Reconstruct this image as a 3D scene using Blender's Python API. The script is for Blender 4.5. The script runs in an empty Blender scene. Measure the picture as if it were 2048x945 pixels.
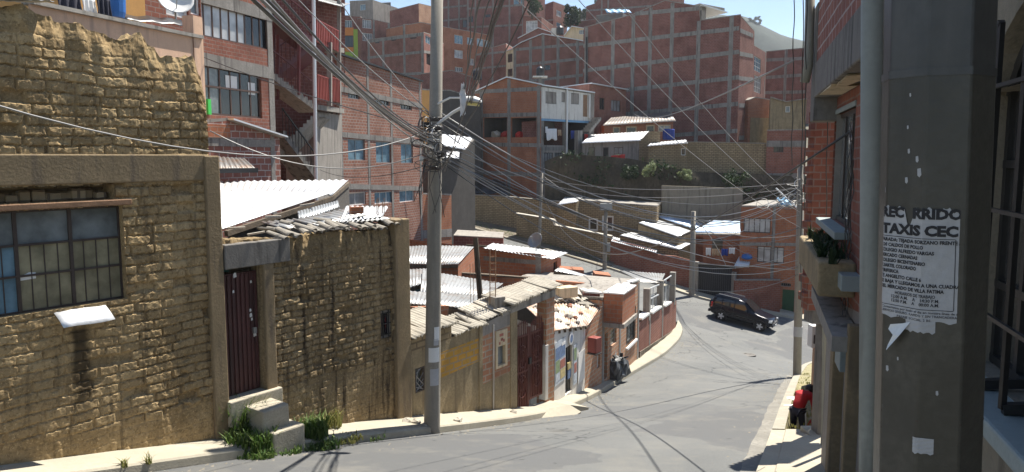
import bpy, math, random
import numpy as np
from mathutils import Vector, Matrix
V = Vector
RND = random.Random(7)
SC = bpy.context.scene
COL = SC.collection
# ---------------------------------------------------------------- camera model (photo measured in its own 2048x945 pixels)
FOC, PITCH = 1480.0, math.radians(6.08)
CP, SP = math.cos(PITCH), math.sin(PITCH)
def ray(px, py):
    x = (px - 1024) / FOC; y = -(py - 472.5) / FOC
    return V((x, CP + y * SP, -SP + y * CP))
def at(px, py, Y):
    d = ray(px, py); return d * (Y / d.y)
def onz(px, py, z):
    d = ray(px, py); return d * (z / d.z)
def on_plane(px, py, A, B):
    d = ray(px, py); ux, uy = B[0] - A[0], B[1] - A[1]
    n = (uy, -ux); t = (A[0] * n[0] + A[1] * n[1]) / (d.x * n[0] + d.y * n[1])
    return d * t
# ---------------------------------------------------------------- scene bookkeeping
def thing(name, label, cat, loc=(0, 0, 0), group=None, rz=0, kind=None):
    o = bpy.data.objects.new(name, None); COL.objects.link(o)
    o.empty_display_size = .2
    o.location = loc; o.rotation_euler = (0, 0, rz)
    o['label'] = label; o['category'] = cat
    if group: o['group'] = group
    if kind: o['kind'] = kind
    return o
def tag(o, label, cat, group=None, kind=None):
    o['label'] = label; o['category'] = cat
    if group: o['group'] = group
    if kind: o['kind'] = kind
    return o
def world_loc(o):
    p = V((0, 0, 0))
    while o is not None:
        p += V(o.location); o = o.parent
    return p
def copy_tree(o, parent=None):
    c = o.copy(); COL.objects.link(c); c.parent = parent
    for ch in list(o.children): copy_tree(ch, c)
    return c
class MB:
    def __init__(s): s.v = []; s.f = []; s.m = []; s.cur = 0
    def _add(s, pts):
        i = len(s.v); s.v.extend([tuple(p) for p in pts]); return i
    def poly(s, *pts):
        i = s._add(pts); s.f.append(tuple(range(i, i + len(pts)))); s.m.append(s.cur)
    def boxax(s, c, ex, ey, ez):
        c, ex, ey, ez = V(c), V(ex), V(ey), V(ez)
        i = s._add([c + a * ex + b * ey + d * ez for d in (-1, 1) for b in (-1, 1) for a in (-1, 1)])
        for q in ((0, 2, 3, 1), (4, 5, 7, 6), (0, 1, 5, 4), (2, 6, 7, 3), (0, 4, 6, 2), (1, 3, 7, 5)):
            s.f.append(tuple(i + k for k in q)); s.m.append(s.cur)
    def box(s, c, sx, sy, sz, rz=0):
        ca, sa = math.cos(rz), math.sin(rz)
        s.boxax(c, (sx / 2 * ca, sx / 2 * sa, 0), (-sy / 2 * sa, sy / 2 * ca, 0), (0, 0, sz / 2))
    def beam(s, a, b, w, h, up=(0, 0, 1)):
        a, b = V(a), V(b); d = b - a; L = d.length
        if L < 1e-6: return
        d /= L; up = V(up)
        side = d.cross(up)
        if side.length < 1e-3: side = d.cross(V((1, 0, 0)))
        side.normalize(); u = side.cross(d)
        s.boxax((a + b) / 2, d * L / 2, side * w / 2, u * h / 2)
    def tube(s, pts, r, n=6, caps=True):
        pts = [V(p) for p in pts]; rs = r if isinstance(r, (list, tuple)) else [r] * len(pts)
        rings = []; prev = None
        for k, p in enumerate(pts):
            d = (pts[min(k + 1, len(pts) - 1)] - pts[max(k - 1, 0)]).normalized()
            a = prev - d * prev.dot(d) if prev is not None else d.cross(V((0, 0, 1)) if abs(d.z) < .9 else V((1, 0, 0)))
            a.normalize(); prev = a; b = d.cross(a)
            rings.append(s._add([p + (a * math.cos(2 * math.pi * j / n) + b * math.sin(2 * math.pi * j / n)) * rs[k] for j in range(n)]))
        for k in range(len(pts) - 1):
            for j in range(n):
                j2 = (j + 1) % n
                s.f.append((rings[k] + j, rings[k] + j2, rings[k + 1] + j2, rings[k + 1] + j)); s.m.append(s.cur)
        if caps:
            s.f.append(tuple(rings[0] + j for j in reversed(range(n)))); s.m.append(s.cur)
            s.f.append(tuple(rings[-1] + j for j in range(n))); s.m.append(s.cur)
    def lathe(s, c, prof, n=16, ax=(0, 0, 1)):
        c = V(c); ax = V(ax).normalized()
        a = ax.cross(V((0, 0, 1)) if abs(ax.z) < .9 else V((1, 0, 0))).normalized(); b = ax.cross(a)
        rings = [s._add([c + ax * z + (a * math.cos(2 * math.pi * j / n) + b * math.sin(2 * math.pi * j / n)) * r for j in range(n)]) for r, z in prof]
        for k in range(len(prof) - 1):
            for j in range(n):
                j2 = (j + 1) % n
                s.f.append((rings[k] + j, rings[k] + j2, rings[k + 1] + j2, rings[k + 1] + j)); s.m.append(s.cur)
        s.f.append(tuple(rings[0] + j for j in reversed(range(n)))); s.m.append(s.cur)
        s.f.append(tuple(rings[-1] + j for j in range(n))); s.m.append(s.cur)
    def loft(s, rows, closed=False):
        ids = [s._add(r) for r in rows]; n = len(rows[0])
        for k in range(len(rows) - 1):
            for j in range(n if closed else n - 1):
                j2 = (j + 1) % n
                s.f.append((ids[k] + j, ids[k] + j2, ids[k + 1] + j2, ids[k + 1] + j)); s.m.append(s.cur)
    def grid(s, P):                               # P: (nu,nv,3) array
        nu, nv = P.shape[:2]; i = s._add(P.reshape(-1, 3).tolist())
        for a in range(nu - 1):
            for b in range(nv - 1):
                k = i + a * nv + b
                s.f.append((k, k + nv, k + nv + 1, k + 1)); s.m.append(s.cur)
    def build(s, name, mats, parent=None, smooth=False, bevel=0, base=None, local=False):
        if not isinstance(mats, (list, tuple)): mats = [mats]
        arr = np.array(s.v, dtype=float).reshape(-1, 3)
        if local: loc = V((0, 0, 0))
        elif parent is not None: loc = world_loc(parent)
        elif base is not None: loc = V(base)
        else:
            lo, hi = arr.min(0), arr.max(0); loc = V(((lo[0] + hi[0]) / 2, (lo[1] + hi[1]) / 2, lo[2]))
        wa = arr
        arr = arr - np.array(loc)
        me = bpy.data.meshes.new(name); me.from_pydata(arr.tolist(), [], s.f); 
        for m in mats: me.materials.append(MAT[m] if isinstance(m, str) else m)
        me.polygons.foreach_set('material_index', s.m)
        uvl = me.uv_layers.new(name='UVMap')
        uv = np.zeros((len(me.loops), 2))
        for p in me.polygons:
            n = p.normal
            ls = list(p.loop_indices); vs = wa[[me.loops[l].vertex_index for l in ls]]
            if abs(n.z) > .75: uv[ls, 0] = vs[:, 0]; uv[ls, 1] = vs[:, 1]
            else:
                l = math.hypot(n.x, n.y) or 1; tx, ty = -n.y / l, n.x / l
                uv[ls, 0] = vs[:, 0] * tx + vs[:, 1] * ty; uv[ls, 1] = vs[:, 2]
        uvl.data.foreach_set('uv', uv.reshape(-1))
        if smooth: me.polygons.foreach_set('use_smooth', [True] * len(me.polygons))
        me.update()
        o = bpy.data.objects.new(name, me); COL.objects.link(o)
        if parent is not None: o.parent = parent
        elif not local: o.location = loc
        if bevel:
            b = o.modifiers.new('bevel', 'BEVEL'); b.width = bevel; b.segments = 2; b.limit_method = 'ANGLE'
        return o
# ---------------------------------------------------------------- numpy value noise
def _hash(ix, iy, seed):
    h = (ix.astype(np.int64) * 374761393 + iy.astype(np.int64) * 668265263 + seed * 1442695041) & 0xFFFFFFFF
    h = ((h ^ (h >> 13)) * 1274126177) & 0xFFFFFFFF
    return ((h ^ (h >> 16)) & 0xFFFF) / 65535.0
def vn(x, y, seed=0):
    x = np.asarray(x, float); y = np.asarray(y, float)
    ix, iy = np.floor(x), np.floor(y); fx, fy = x - ix, y - iy
    fx = fx * fx * (3 - 2 * fx); fy = fy * fy * (3 - 2 * fy)
    a, b, c, d = _hash(ix, iy, seed), _hash(ix + 1, iy, seed), _hash(ix, iy + 1, seed), _hash(ix + 1, iy + 1, seed)
    return (a * (1 - fx) + b * fx) * (1 - fy) + (c * (1 - fx) + d * fx) * fy
def fbm(x, y, seed=0, oct=4):
    s = 0; a = .5
    for k in range(oct): s = s + a * vn(np.asarray(x) * 2 ** k, np.asarray(y) * 2 ** k, seed + k * 17); a *= .5
    return s
def sstep(a, b, x):
    t = np.clip((x - a) / (b - a), 0, 1); return t * t * (3 - 2 * t)
# ---------------------------------------------------------------- materials
MAT = {}
def _new(name):
    m = bpy.data.materials.new(name); m.use_nodes = True; nt = m.node_tree; nt.nodes.clear()
    out = nt.nodes.new('ShaderNodeOutputMaterial'); b = nt.nodes.new('ShaderNodeBsdfPrincipled')
    nt.links.new(b.outputs[0], out.inputs[0]); MAT[name] = m
    return m, nt, b
def _n(nt, t, **kw):
    n = nt.nodes.new(t)
    for k, v in kw.items():
        if k in n.inputs: n.inputs[k].default_value = v
        else: setattr(n, k, v)
    return n
def _mixc(nt, fac, a, b, mode='MIX'):
    n = nt.nodes.new('ShaderNodeMix'); n.data_type = 'RGBA'; n.blend_type = mode
    for s, i in ((fac, 0), (a, 6), (b, 7)):
        if hasattr(s, 'is_linked') or hasattr(s, 'links'): nt.links.new(s, n.inputs[i])
        elif i == 0: n.inputs[0].default_value = s
        else: n.inputs[i].default_value = (*s[:3], 1)
    return n.outputs[2]
def _ramp(nt, src, a, b):
    n = nt.nodes.new('ShaderNodeMapRange'); n.inputs[1].default_value = a; n.inputs[2].default_value = b
    nt.links.new(src, n.inputs[0]); return n.outputs[0]
def _coord(nt, uv=False, scale=(1, 1, 1)):
    t = nt.nodes.new('ShaderNodeNewGeometry') if not uv else nt.nodes.new('ShaderNodeTexCoord')
    src = t.outputs['Position'] if not uv else t.outputs['UV']
    if scale == (1, 1, 1): return src
    mp = nt.nodes.new('ShaderNodeMapping'); mp.inputs['Scale'].default_value = scale
    nt.links.new(src, mp.inputs[0]); return mp.outputs[0]
def _noise(nt, co, s, d=4, r=.55):
    n = _n(nt, 'ShaderNodeTexNoise', Scale=s, Detail=d, Roughness=r); nt.links.new(co, n.inputs['Vector']); return n.outputs[0]
def mul(c, k): return tuple(min(1, x * k) for x in c[:3])
def plain(name, col, rough=.8, var=.18, vs=1.5, bump=.15, bs=40, metal=0, streak=0, dark=None, spec=.4, coat=0, obj=False):
    """noisy matt surface: two scales of tone, optional vertical streaks of grime, bump"""
    m, nt, b = _new(name); co = _coord(nt)
    n1 = _noise(nt, co, vs, 5); n2 = _noise(nt, co, vs * 9, 4)
    c = _mixc(nt, _ramp(nt, n1, .3, .7), mul(col, 1 - var), mul(col, 1 + var))
    c = _mixc(nt, _ramp(nt, n2, .35, .75), c, mul(col, 1 - var * .9))
    if streak:
        st = _noise(nt, _coord(nt, scale=(2.6, 2.6, .22)), 2.2, 5)
        c = _mixc(nt, _ramp(nt, st, .52, .75 - .1 * streak), c, dark or mul(col, .45))
    nt.links.new(c, b.inputs['Base Color'])
    b.inputs['Roughness'].default_value = rough; b.inputs['Metallic'].default_value = metal
    b.inputs['Specular IOR Level'].default_value = spec; b.inputs['Coat Weight'].default_value = coat
    if bump:
        bp = _n(nt, 'ShaderNodeBump', Strength=bump, Distance=.02); nt.links.new(_noise(nt, co, bs, 5, .6), bp.inputs['Height'])
        nt.links.new(bp.outputs[0], b.inputs['Normal'])
    return m
def brickm(name, c1, c2, mortar, bw=.26, bh=.13, ms=.014, bump=.5, stain=.3, pale=.25, rough=.9, stc=None):
    m, nt, b = _new(name); uv = _coord(nt, True); co = _coord(nt)
    wob = _noise(nt, co, 3.0, 2); 
    br = _n(nt, 'ShaderNodeTexBrick'); br.inputs['Scale'].default_value = 1
    br.inputs['Brick Width'].default_value = bw; br.inputs['Row Height'].default_value = bh; br.inputs['Mortar Size'].default_value = ms
    br.inputs['Mortar Smooth'].default_value = .2; br.inputs['Bias'].default_value = -.1
    br.inputs['Color1'].default_value = (*c1, 1); br.inputs['Color2'].default_value = (*c2, 1); br.inputs['Mortar'].default_value = (*mortar, 1)
    ad = nt.nodes.new('ShaderNodeVectorMath'); ad.operation = 'MULTIPLY_ADD'
    wn = _n(nt, 'ShaderNodeTexNoise', Scale=2.5, Detail=2); nt.links.new(co, wn.inputs['Vector'])
    nt.links.new(wn.outputs['Color'], ad.inputs[0]); ad.inputs[1].default_value = (.035, .035, 0); nt.links.new(uv, ad.inputs[2])
    nt.links.new(ad.outputs[0], br.inputs['Vector'])
    c = br.outputs['Color']
    c = _mixc(nt, _ramp(nt, _noise(nt, co, .7, 5), .45, .8), c, mul(c1, .62))
    c = _mixc(nt, _ramp(nt, _noise(nt, co, 11, 3), .55, .9), c, mul(c2, .6))
    st = _noise(nt, _coord(nt, scale=(2, 2, .3)), 1.7, 5)
    n = nt.nodes.new('ShaderNodeMath'); n.operation = 'MULTIPLY'; nt.links.new(_ramp(nt, st, .5, .8), n.inputs[0]); n.inputs[1].default_value = stain
    c = _mixc(nt, n.outputs[0], c, stc or mul(c1, .35))
    n = nt.nodes.new('ShaderNodeMath'); n.operation = 'MULTIPLY'; nt.links.new(_ramp(nt, _noise(nt, co, 1.9, 6, .65), .56, .72), n.inputs[0]); n.inputs[1].default_value = pale
    c = _mixc(nt, n.outputs[0], c, mortar)
    nt.links.new(c, b.inputs['Base Color']); b.inputs['Roughness'].default_value = rough; b.inputs['Specular IOR Level'].default_value = .25
    h = nt.nodes.new('ShaderNodeMath'); h.operation = 'MULTIPLY_ADD'; nt.links.new(_noise(nt, co, 45, 4), h.inputs[0]); h.inputs[1].default_value = .35
    inv = nt.nodes.new('ShaderNodeMath'); inv.operation = 'SUBTRACT'; inv.inputs[0].default_value = 1; nt.links.new(br.outputs['Fac'], inv.inputs[1])
    nt.links.new(inv.outputs[0], h.inputs[2])
    bp = _n(nt, 'ShaderNodeBump', Strength=bump, Distance=.012); nt.links.new(h.outputs[0], bp.inputs['Height']); nt.links.new(bp.outputs[0], b.inputs['Normal'])
    return m
def adobem(name, col, col2, dark, s0=.51, s1=.66):
    m, nt, b = _new(name); co = _coord(nt)
    at_ = _n(nt, 'ShaderNodeAttribute', attribute_name='tone')
    c = _mixc(nt, at_.outputs['Fac'], col, col2)
    c = _mixc(nt, _ramp(nt, _noise(nt, co, 1.1, 6), .42, .72), c, mul(col, .66))
    c = _mixc(nt, _ramp(nt, _noise(nt, co, 17, 5, .8), .48, .68), c, mul(col, .5))
    c = _mixc(nt, _ramp(nt, _noise(nt, co, 31, 4, .75), .56, .7), c, mul(col2, 1.25))
    st = _noise(nt, _coord(nt, scale=(4, 4, .3)), 1.7, 6, .65)
    c = _mixc(nt, _ramp(nt, st, s0, s1), c, dark)
    dk = _n(nt, 'ShaderNodeAttribute', attribute_name='damp')
    c = _mixc(nt, dk.outputs['Fac'], c, mul(dark, .5))
    nt.links.new(c, b.inputs['Base Color']); b.inputs['Roughness'].default_value = .95; b.inputs['Specular IOR Level'].default_value = .12
    bp = _n(nt, 'ShaderNodeBump', Strength=.5, Distance=.012); nt.links.new(_noise(nt, co, 38, 6, .7), bp.inputs['Height']); nt.links.new(bp.outputs[0], b.inputs['Normal'])
def roofm(name, col, rust, amt, rough=.42, metal=.35):
    m, nt, b = _new(name); co = _coord(nt)
    c = _mixc(nt, _ramp(nt, _noise(nt, co, .9, 5), .35, .7), mul(col, .78), mul(col, 1.1))
    c = _mixc(nt, _ramp(nt, _noise(nt, co, 14, 4), .5, .8), c, mul(col, .7))
    c = _mixc(nt, _ramp(nt, _noise(nt, co, 2.2, 6, .7), .75 - amt, .95 - amt), c, rust)
    nt.links.new(c, b.inputs['Base Color']); b.inputs['Roughness'].default_value = rough; b.inputs['Metallic'].default_value = metal
def gloss(name, col, rough=.08, metal=0, coat=0, spec=.5, var=0):
    m, nt, b = _new(name); b.inputs['Base Color'].default_value = (*col, 1); b.inputs['Roughness'].default_value = rough
    b.inputs['Metallic'].default_value = metal; b.inputs['Coat Weight'].default_value = coat; b.inputs['Specular IOR Level'].default_value = spec
    if var:
        co = _coord(nt); nt.links.new(_mixc(nt, _ramp(nt, _noise(nt, co, 3, 4), .35, .7), mul(col, 1 - var), mul(col, 1 + var)), b.inputs['Base Color'])
    return m
def curtain(name, c1, c2, sc=18):
    m, nt, b = _new(name); uv = _coord(nt, True)
    w = _n(nt, 'ShaderNodeTexWave', Scale=sc, Distortion=2.5); w.inputs['Detail'].default_value = 2; nt.links.new(uv, w.inputs['Vector'])
    big = _noise(nt, uv, 1.3, 2)
    c = _mixc(nt, w.outputs[0], c1, c2); c = _mixc(nt, _ramp(nt, big, .42, .6), c, mul(c1, .45))
    nt.links.new(c, b.inputs['Base Color']); b.inputs['Roughness'].default_value = .35; b.inputs['Coat Weight'].default_value = .8; b.inputs['Coat Roughness'].default_value = .03
def foliage(name, c1, c2):
    m, nt, b = _new(name); oi = _n(nt, 'ShaderNodeNewGeometry')
    c = _mixc(nt, oi.outputs['Random Per Island'], c1, c2)
    nt.links.new(c, b.inputs['Base Color']); b.inputs['Roughness'].default_value = .6; b.inputs['Specular IOR Level'].default_value = .3
    b.inputs['Transmission Weight'].default_value = 0
    tr = nt.nodes.new('ShaderNodeBsdfTranslucent'); nt.links.new(c, tr.inputs[0])
    mx = nt.nodes.new('ShaderNodeMixShader'); mx.inputs[0].default_value = .3
    out = [n for n in nt.nodes if n.type == 'OUTPUT_MATERIAL'][0]
    nt.links.new(b.outputs[0], mx.inputs[1]); nt.links.new(tr.outputs[0], mx.inputs[2]); nt.links.new(mx.outputs[0], out.inputs[0])

adobem('adobe', (.32, .223, .112), (.47, .345, .185), (.08, .058, .036), .58, .78)
adobem('adobe_streaked', (.28, .2, .108), (.41, .31, .175), (.07, .05, .032), .52, .66)
adobem('adobe_pale', (.34, .265, .16), (.42, .34, .215), (.10, .08, .056))
brickm('brick_red', (.24, .088, .06), (.30, .115, .075), (.26, .19, .16))
brickm('brick_red2', (.22, .085, .06), (.28, .11, .078), (.30, .2, .17), bh=.15, stain=.35)
brickm('brick_dark', (.195, .075, .059), (.245, .097, .075), (.30, .19, .16), bh=.15, bw=.3, pale=.4)
brickm('brick_orange', (.36, .135, .07), (.43, .17, .085), (.30, .21, .16), bh=.15, pale=.18)
brickm('brick_rough', (.27, .115, .078), (.34, .155, .105), (.34, .27, .225), bw=.27, bh=.145, ms=.02, pale=.4)
brickm('brick_upper', (.25, .10, .075), (.31, .13, .095), (.42, .38, .35), bw=.34, bh=.2, ms=.016, pale=.15)
brickm('brick_street', (.40, .19, .11), (.48, .25, .14), (.40, .34, .26), bw=.3, bh=.15, ms=.02, stain=.45, stc=(.2, .14, .09))
brickm('brick_mud', (.33, .245, .14), (.40, .305, .18), (.14, .105, .07), bw=.36, bh=.14, ms=.022, stain=.5, pale=.0, bump=.9)
brickm('brick_yellow', (.50, .29, .06), (.58, .30, .05), (.36, .28, .18), bw=.3, bh=.15, ms=.022, stain=.4, stc=(.3, .16, .06))
brickm('stone_plinth', (.30, .26, .2), (.38, .32, .24), (.16, .13, .1), bw=.5, bh=.32, ms=.03, bump=.9, pale=.1)
brickm('paver', (.30, .265, .17), (.36, .32, .2), (.2, .18, .07), bw=.3, bh=.2, ms=.03, pale=.35)
plain('concrete', (.30, .275, .24), .9, .2, 1.2, .3, 30, streak=.6, dark=(.13, .115, .10))
plain('frame_concrete', (.26, .24, .215), .9, .28, 1.6, .3, 30, streak=.7, dark=(.10, .09, .08))
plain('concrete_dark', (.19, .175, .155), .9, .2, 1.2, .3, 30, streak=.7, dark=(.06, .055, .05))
plain('concrete_band', (.25, .185, .105), .93, .22, 1.8, .45, 26, streak=.7, dark=(.13, .10, .07))
plain('mud_plaster', (.31, .24, .14), .95, .3, 2.2, .8, 18, streak=.12, dark=(.17, .13, .08))
plain('sidewalk', (.37, .335, .26), .93, .14, 1.3, .3, 35)
plain('kerb', (.33, .305, .245), .93, .18, 2.0, .4, 25)
plain('gutter_concrete', (.22, .208, .18), .93, .3, 1.5, .5, 25)
plain('step', (.42, .375, .29), .93, .2, 4, .5, 30)
plain('pole_concrete', (.29, .262, .215), .85, .14, 2.5, .2, 60, streak=.3, dark=(.2, .18, .15))
plain('pole_paint', (.066, .062, .052), .38, .3, 5, .12, 40, streak=.5, dark=(.028, .026, .022), spec=.45)
plain('pole_upper', (.064, .064, .063), .42, .3, 3, .08, 40, streak=.5, dark=(.09, .085, .08), spec=.5)
plain('white_plaster', (.66, .63, .57), .9, .1, 2, .15, 30, streak=.4, dark=(.38, .34, .29))
plain('cream_plaster', (.62, .5, .33), .9, .1, 2, .15, 30, streak=.3)
plain('peach_plaster', (.62, .40, .27), .9, .1, 1.4, .15, 30, streak=.5, dark=(.40, .27, .2))
plain('grey_plaster', (.30, .27, .235), .92, .16, 1.5, .25, 25, streak=.6, dark=(.15, .13, .11))
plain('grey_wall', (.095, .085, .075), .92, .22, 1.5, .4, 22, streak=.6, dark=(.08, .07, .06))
plain('near_plaster', (.25, .215, .16), .92, .14, 3, .7, 24, streak=.3, dark=(.14, .12, .09))
plain('orange_plaster', (.62, .22, .05), .85, .1, 2, .1, 30)
plain('green_plaster', (.30, .42, .06), .85, .1, 2, .1, 30)
plain('ochre_plaster', (.52, .28, .09), .85, .1, 2, .1, 30)
plain('sill_blue', (.27, .31, .30), .7, .12, 3, .25, 30)
plain('pvc', (.34, .325, .265), .6, .1, 2.5, .05, 20, streak=.6, dark=(.2, .185, .15), spec=.2)
plain('rust_beam', (.26, .15, .085), .85, .25, 5, .4, 30)
plain('door_red', (.10, .035, .032), .55, .25, 2.5, .1, 20, streak=.5, dark=(.045, .02, .02))
plain('gate_red', (.15, .048, .036), .55, .2, 3, .1, 30, streak=.4)
plain('red_metal', (.27, .06, .045), .5, .12, 2, .06, 20, streak=.3)
plain('wine_metal', (.10, .024, .026), .5, .12, 2, .06, 20)
plain('black_metal', (.025, .024, .023), .45, .2, 4, .05, 30)
plain('gate_black', (.012, .016, .025), .45, .2, 1, .05, 30)
plain('dark_frame', (.06, .045, .038), .5, .2, 3, .05, 30)
plain('brown_frame', (.10, .06, .045), .5, .2, 3, .05, 30)
plain('white_paint', (.72, .71, .68), .5, .06, 3, .05, 30)
plain('white_metal', (.68, .70, .71), .35, .06, 2, .03, 30, metal=.2)
plain('steel_grey', (.30, .31, .31), .4, .1, 4, .03, 30, metal=.5)
plain('green_door', (.03, .10, .05), .5, .15, 2, .05, 30)
plain('teal', (.03, .12, .10), .6, .2, 2, .05, 30)
plain('wood_old', (.13, .10, .07), .9, .25, 4, .4, 30, streak=.6)
plain('tile', (.42, .385, .32), .9, .22, 5, .35, 30)
plain('tile_grey', (.27, .245, .205), .93, .25, 5, .45, 30)
plain('tile_white', (.48, .44, .37), .88, .18, 4, .3, 30)
plain('soil', (.16, .135, .10), .97, .3, .8, .8, 12)
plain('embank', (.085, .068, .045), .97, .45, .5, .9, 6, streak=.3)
plain('hill', (.12, .11, .082), .97, .3, .03, .3, 1)
plain('paper', (.43, .43, .44), .7, .1, 8, .25, 14)
plain('paper_white', (.74, .74, .72), .7, .06, 8, .1, 20)
plain('ink', (.02, .02, .024), .6, .1, 20, 0)
plain('cable', (.045, .043, .042), .38, .1, 4, 0, spec=.6)
plain('cable_pale', (.27, .26, .25), .4, .1, 4, 0, spec=.6)
plain('cable_white', (.66, .64, .6), .45, .08, 4, 0)
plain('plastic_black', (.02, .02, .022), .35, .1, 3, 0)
plain('plastic_blue', (.03, .14, .42), .4, .15, 3, 0)
plain('plastic_green', (.05, .42, .08), .4, .1, 3, 0)
plain('plastic_red', (.55, .03, .025), .4, .1, 3, 0)
plain('tarp_grey', (.10, .105, .11), .5, .25, 3, .3, 14)
plain('tarp_blue', (.16, .33, .5), .5, .2, 2, .2, 14)
plain('cloth_white', (.72, .71, .70), .9, .08, 3, .2, 12)
plain('cloth_red', (.5, .035, .03), .9, .15, 3, .2, 12)
plain('cloth_blue', (.03, .06, .28), .9, .15, 3, .2, 12)
plain('cloth_dark', (.03, .03, .045), .9, .15, 3, .2, 12)
plain('cloth_tan', (.42, .28, .17), .9, .15, 3, .2, 12)
plain('skin', (.30, .15, .09), .6, .06, 8, 0)
plain('jacket', (.42, .018, .022), .85, .2, 6, .3, 20)
plain('hair', (.012, .01, .01), .5, .1, 8, 0)
plain('rubber', (.02, .02, .02), .85, .1, 8, .1, 30)
plain('stone', (.42, .38, .31), .95, .2, 6, .5, 14)
plain('bark', (.10, .075, .05), .95, .3, 6, .5, 14)
roofm('tin', (.33, .335, .33), (.2, .14, .1), .24)
roofm('tin_bright', (.66, .67, .68), (.42, .39, .35), .1, rough=.36, metal=.25)
roofm('tin_rust', (.60, .54, .47), (.42, .22, .12), .32, rough=.6, metal=.1)
roofm('tin_dark', (.15, .145, .14), (.14, .09, .06), .3, rough=.55, metal=.3)
roofm('tin_blue', (.50, .62, .78), (.5, .52, .55), .1)
gloss('pane_dark', (.018, .02, .022), .06, spec=.6)
gloss('pane_blue', (.15, .25, .31), .12, spec=.6, var=.3)  # greyish blue sky reflection put into the base colour; also used for blue glass
gloss('pane_grey', (.16, .18, .18), .1, spec=.6, var=.35)
gloss('pane_olive', (.26, .235, .15), .2, spec=.35, var=.35)
gloss('pane_reflect', (.06, .055, .05), .03, spec=1, coat=1, var=.2)
curtain('pane_curtain', (.62, .62, .6), (.32, .33, .34))
curtain('pane_curtain_grey', (.36, .36, .35), (.16, .165, .17))
gloss('chrome', (.6, .6, .6), .15, metal=1)
gloss('car_black', (.004, .006, .013), .22, coat=.25, spec=.2)
gloss('car_glass', (.012, .014, .016), .03, spec=.9)
gloss('lamp_red', (.45, .015, .012), .1, coat=1)
gloss('lamp_clear', (.75, .76, .76), .08, coat=1)
gloss('lens_yellow', (.62, .56, .22), .3)
gloss('alloy', (.5, .51, .52), .35, metal=.25)
foliage('grass_green', (.055, .12, .02), (.14, .19, .05))
foliage('grass_dry', (.30, .27, .09), (.17, .19, .05))
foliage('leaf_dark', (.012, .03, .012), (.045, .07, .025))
foliage('leaf_olive', (.06, .08, .03), (.12, .13, .06))
foliage('leaf_pale', (.30, .33, .17), (.15, .19, .08))
plain('pa_blue', (.12, .2, .36), .4, .5, 9, 0); plain('pa_green', (.24, .32, .16), .4, .5, 12, 0)
plain('pa_red', (.4, .13, .09), .4, .5, 10, 0); plain('pa_yellow', (.52, .42, .18), .4, .4, 12, 0); plain('pa_pale', (.5, .55, .6), .4, .3, 9, 0)
# ---------------------------------------------------------------- camera, world, sun
cam = bpy.data.cameras.new('camera'); camo = bpy.data.objects.new('camera', cam); COL.objects.link(camo)
cam.sensor_width = 36; cam.lens = FOC / 2048 * 36; cam.clip_start = .05; cam.clip_end = 5000
camo.rotation_euler = (math.pi / 2 - PITCH, 0, 0); SC.camera = camo
SUN_AZ, SUN_EL = math.radians(39.5), math.radians(61)      # azimuth measured from straight ahead towards the right
w = bpy.data.worlds.new('World'); SC.world = w; w.use_nodes = True; nt = w.node_tree; nt.nodes.clear()
sky = nt.nodes.new('ShaderNodeTexSky'); sky.sky_type = 'NISHITA'; sky.sun_disc = False
sky.sun_elevation = SUN_EL; sky.sun_rotation = SUN_AZ; sky.altitude = 3600; sky.air_density = 1.4; sky.dust_density = 2.6; sky.ozone_density = 1.0
bg = nt.nodes.new('ShaderNodeBackground'); bg.inputs[1].default_value = .072; ou = nt.nodes.new('ShaderNodeOutputWorld')
nt.links.new(sky.outputs[0], bg.inputs[0]); nt.links.new(bg.outputs[0], ou.inputs[0])
sl = bpy.data.lights.new('sun', 'SUN'); sl.energy = 4.8; sl.angle = math.radians(.53); sl.color = (1, .95, .86)
so = bpy.data.objects.new('sun', sl); COL.objects.link(so)
sd = V((math.sin(SUN_AZ) * math.cos(SUN_EL), math.cos(SUN_AZ) * math.cos(SUN_EL), math.sin(SUN_EL)))
so.rotation_euler = sd.to_track_quat('Z', 'Y').to_euler(); so.location = sd * 60
SC.view_settings.view_transform = 'Standard'; SC.view_settings.look = 'None'; SC.view_settings.exposure = 1.15; SC.view_settings.gamma = 1
SC.cycles.max_bounces = 6; SC.cycles.diffuse_bounces = 4; SC.cycles.glossy_bounces = 3; SC.cycles.transmission_bounces = 4; SC.cycles.transparent_max_bounces = 6
SC.cycles.volume_bounces = 1
SC.cycles.caustics_reflective = False; SC.cycles.sample_clamp_indirect = 6
try:
    SC.cycles.use_denoising = True; SC.cycles.denoiser = 'OPENIMAGEDENOISE'
except Exception: pass
hz, hn, hb = _new('haze_air'); hn.nodes.remove(hb); pv = hn.nodes.new('ShaderNodeVolumePrincipled'); pv.inputs['Color'].default_value = (.86, .92, 1, 1); pv.inputs['Density'].default_value = .0002; pv.inputs['Anisotropy'].default_value = .3
hn.links.new(pv.outputs[0], [n for n in hn.nodes if n.type == 'OUTPUT_MATERIAL'][0].inputs['Volume'])
mb = MB(); mb.box((0, 1700, 44), 6400, 3900, 212); tag(mb.build('haze', 'haze_air'), 'thin bluish haze over the hillside', 'haze', kind='stuff')
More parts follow.
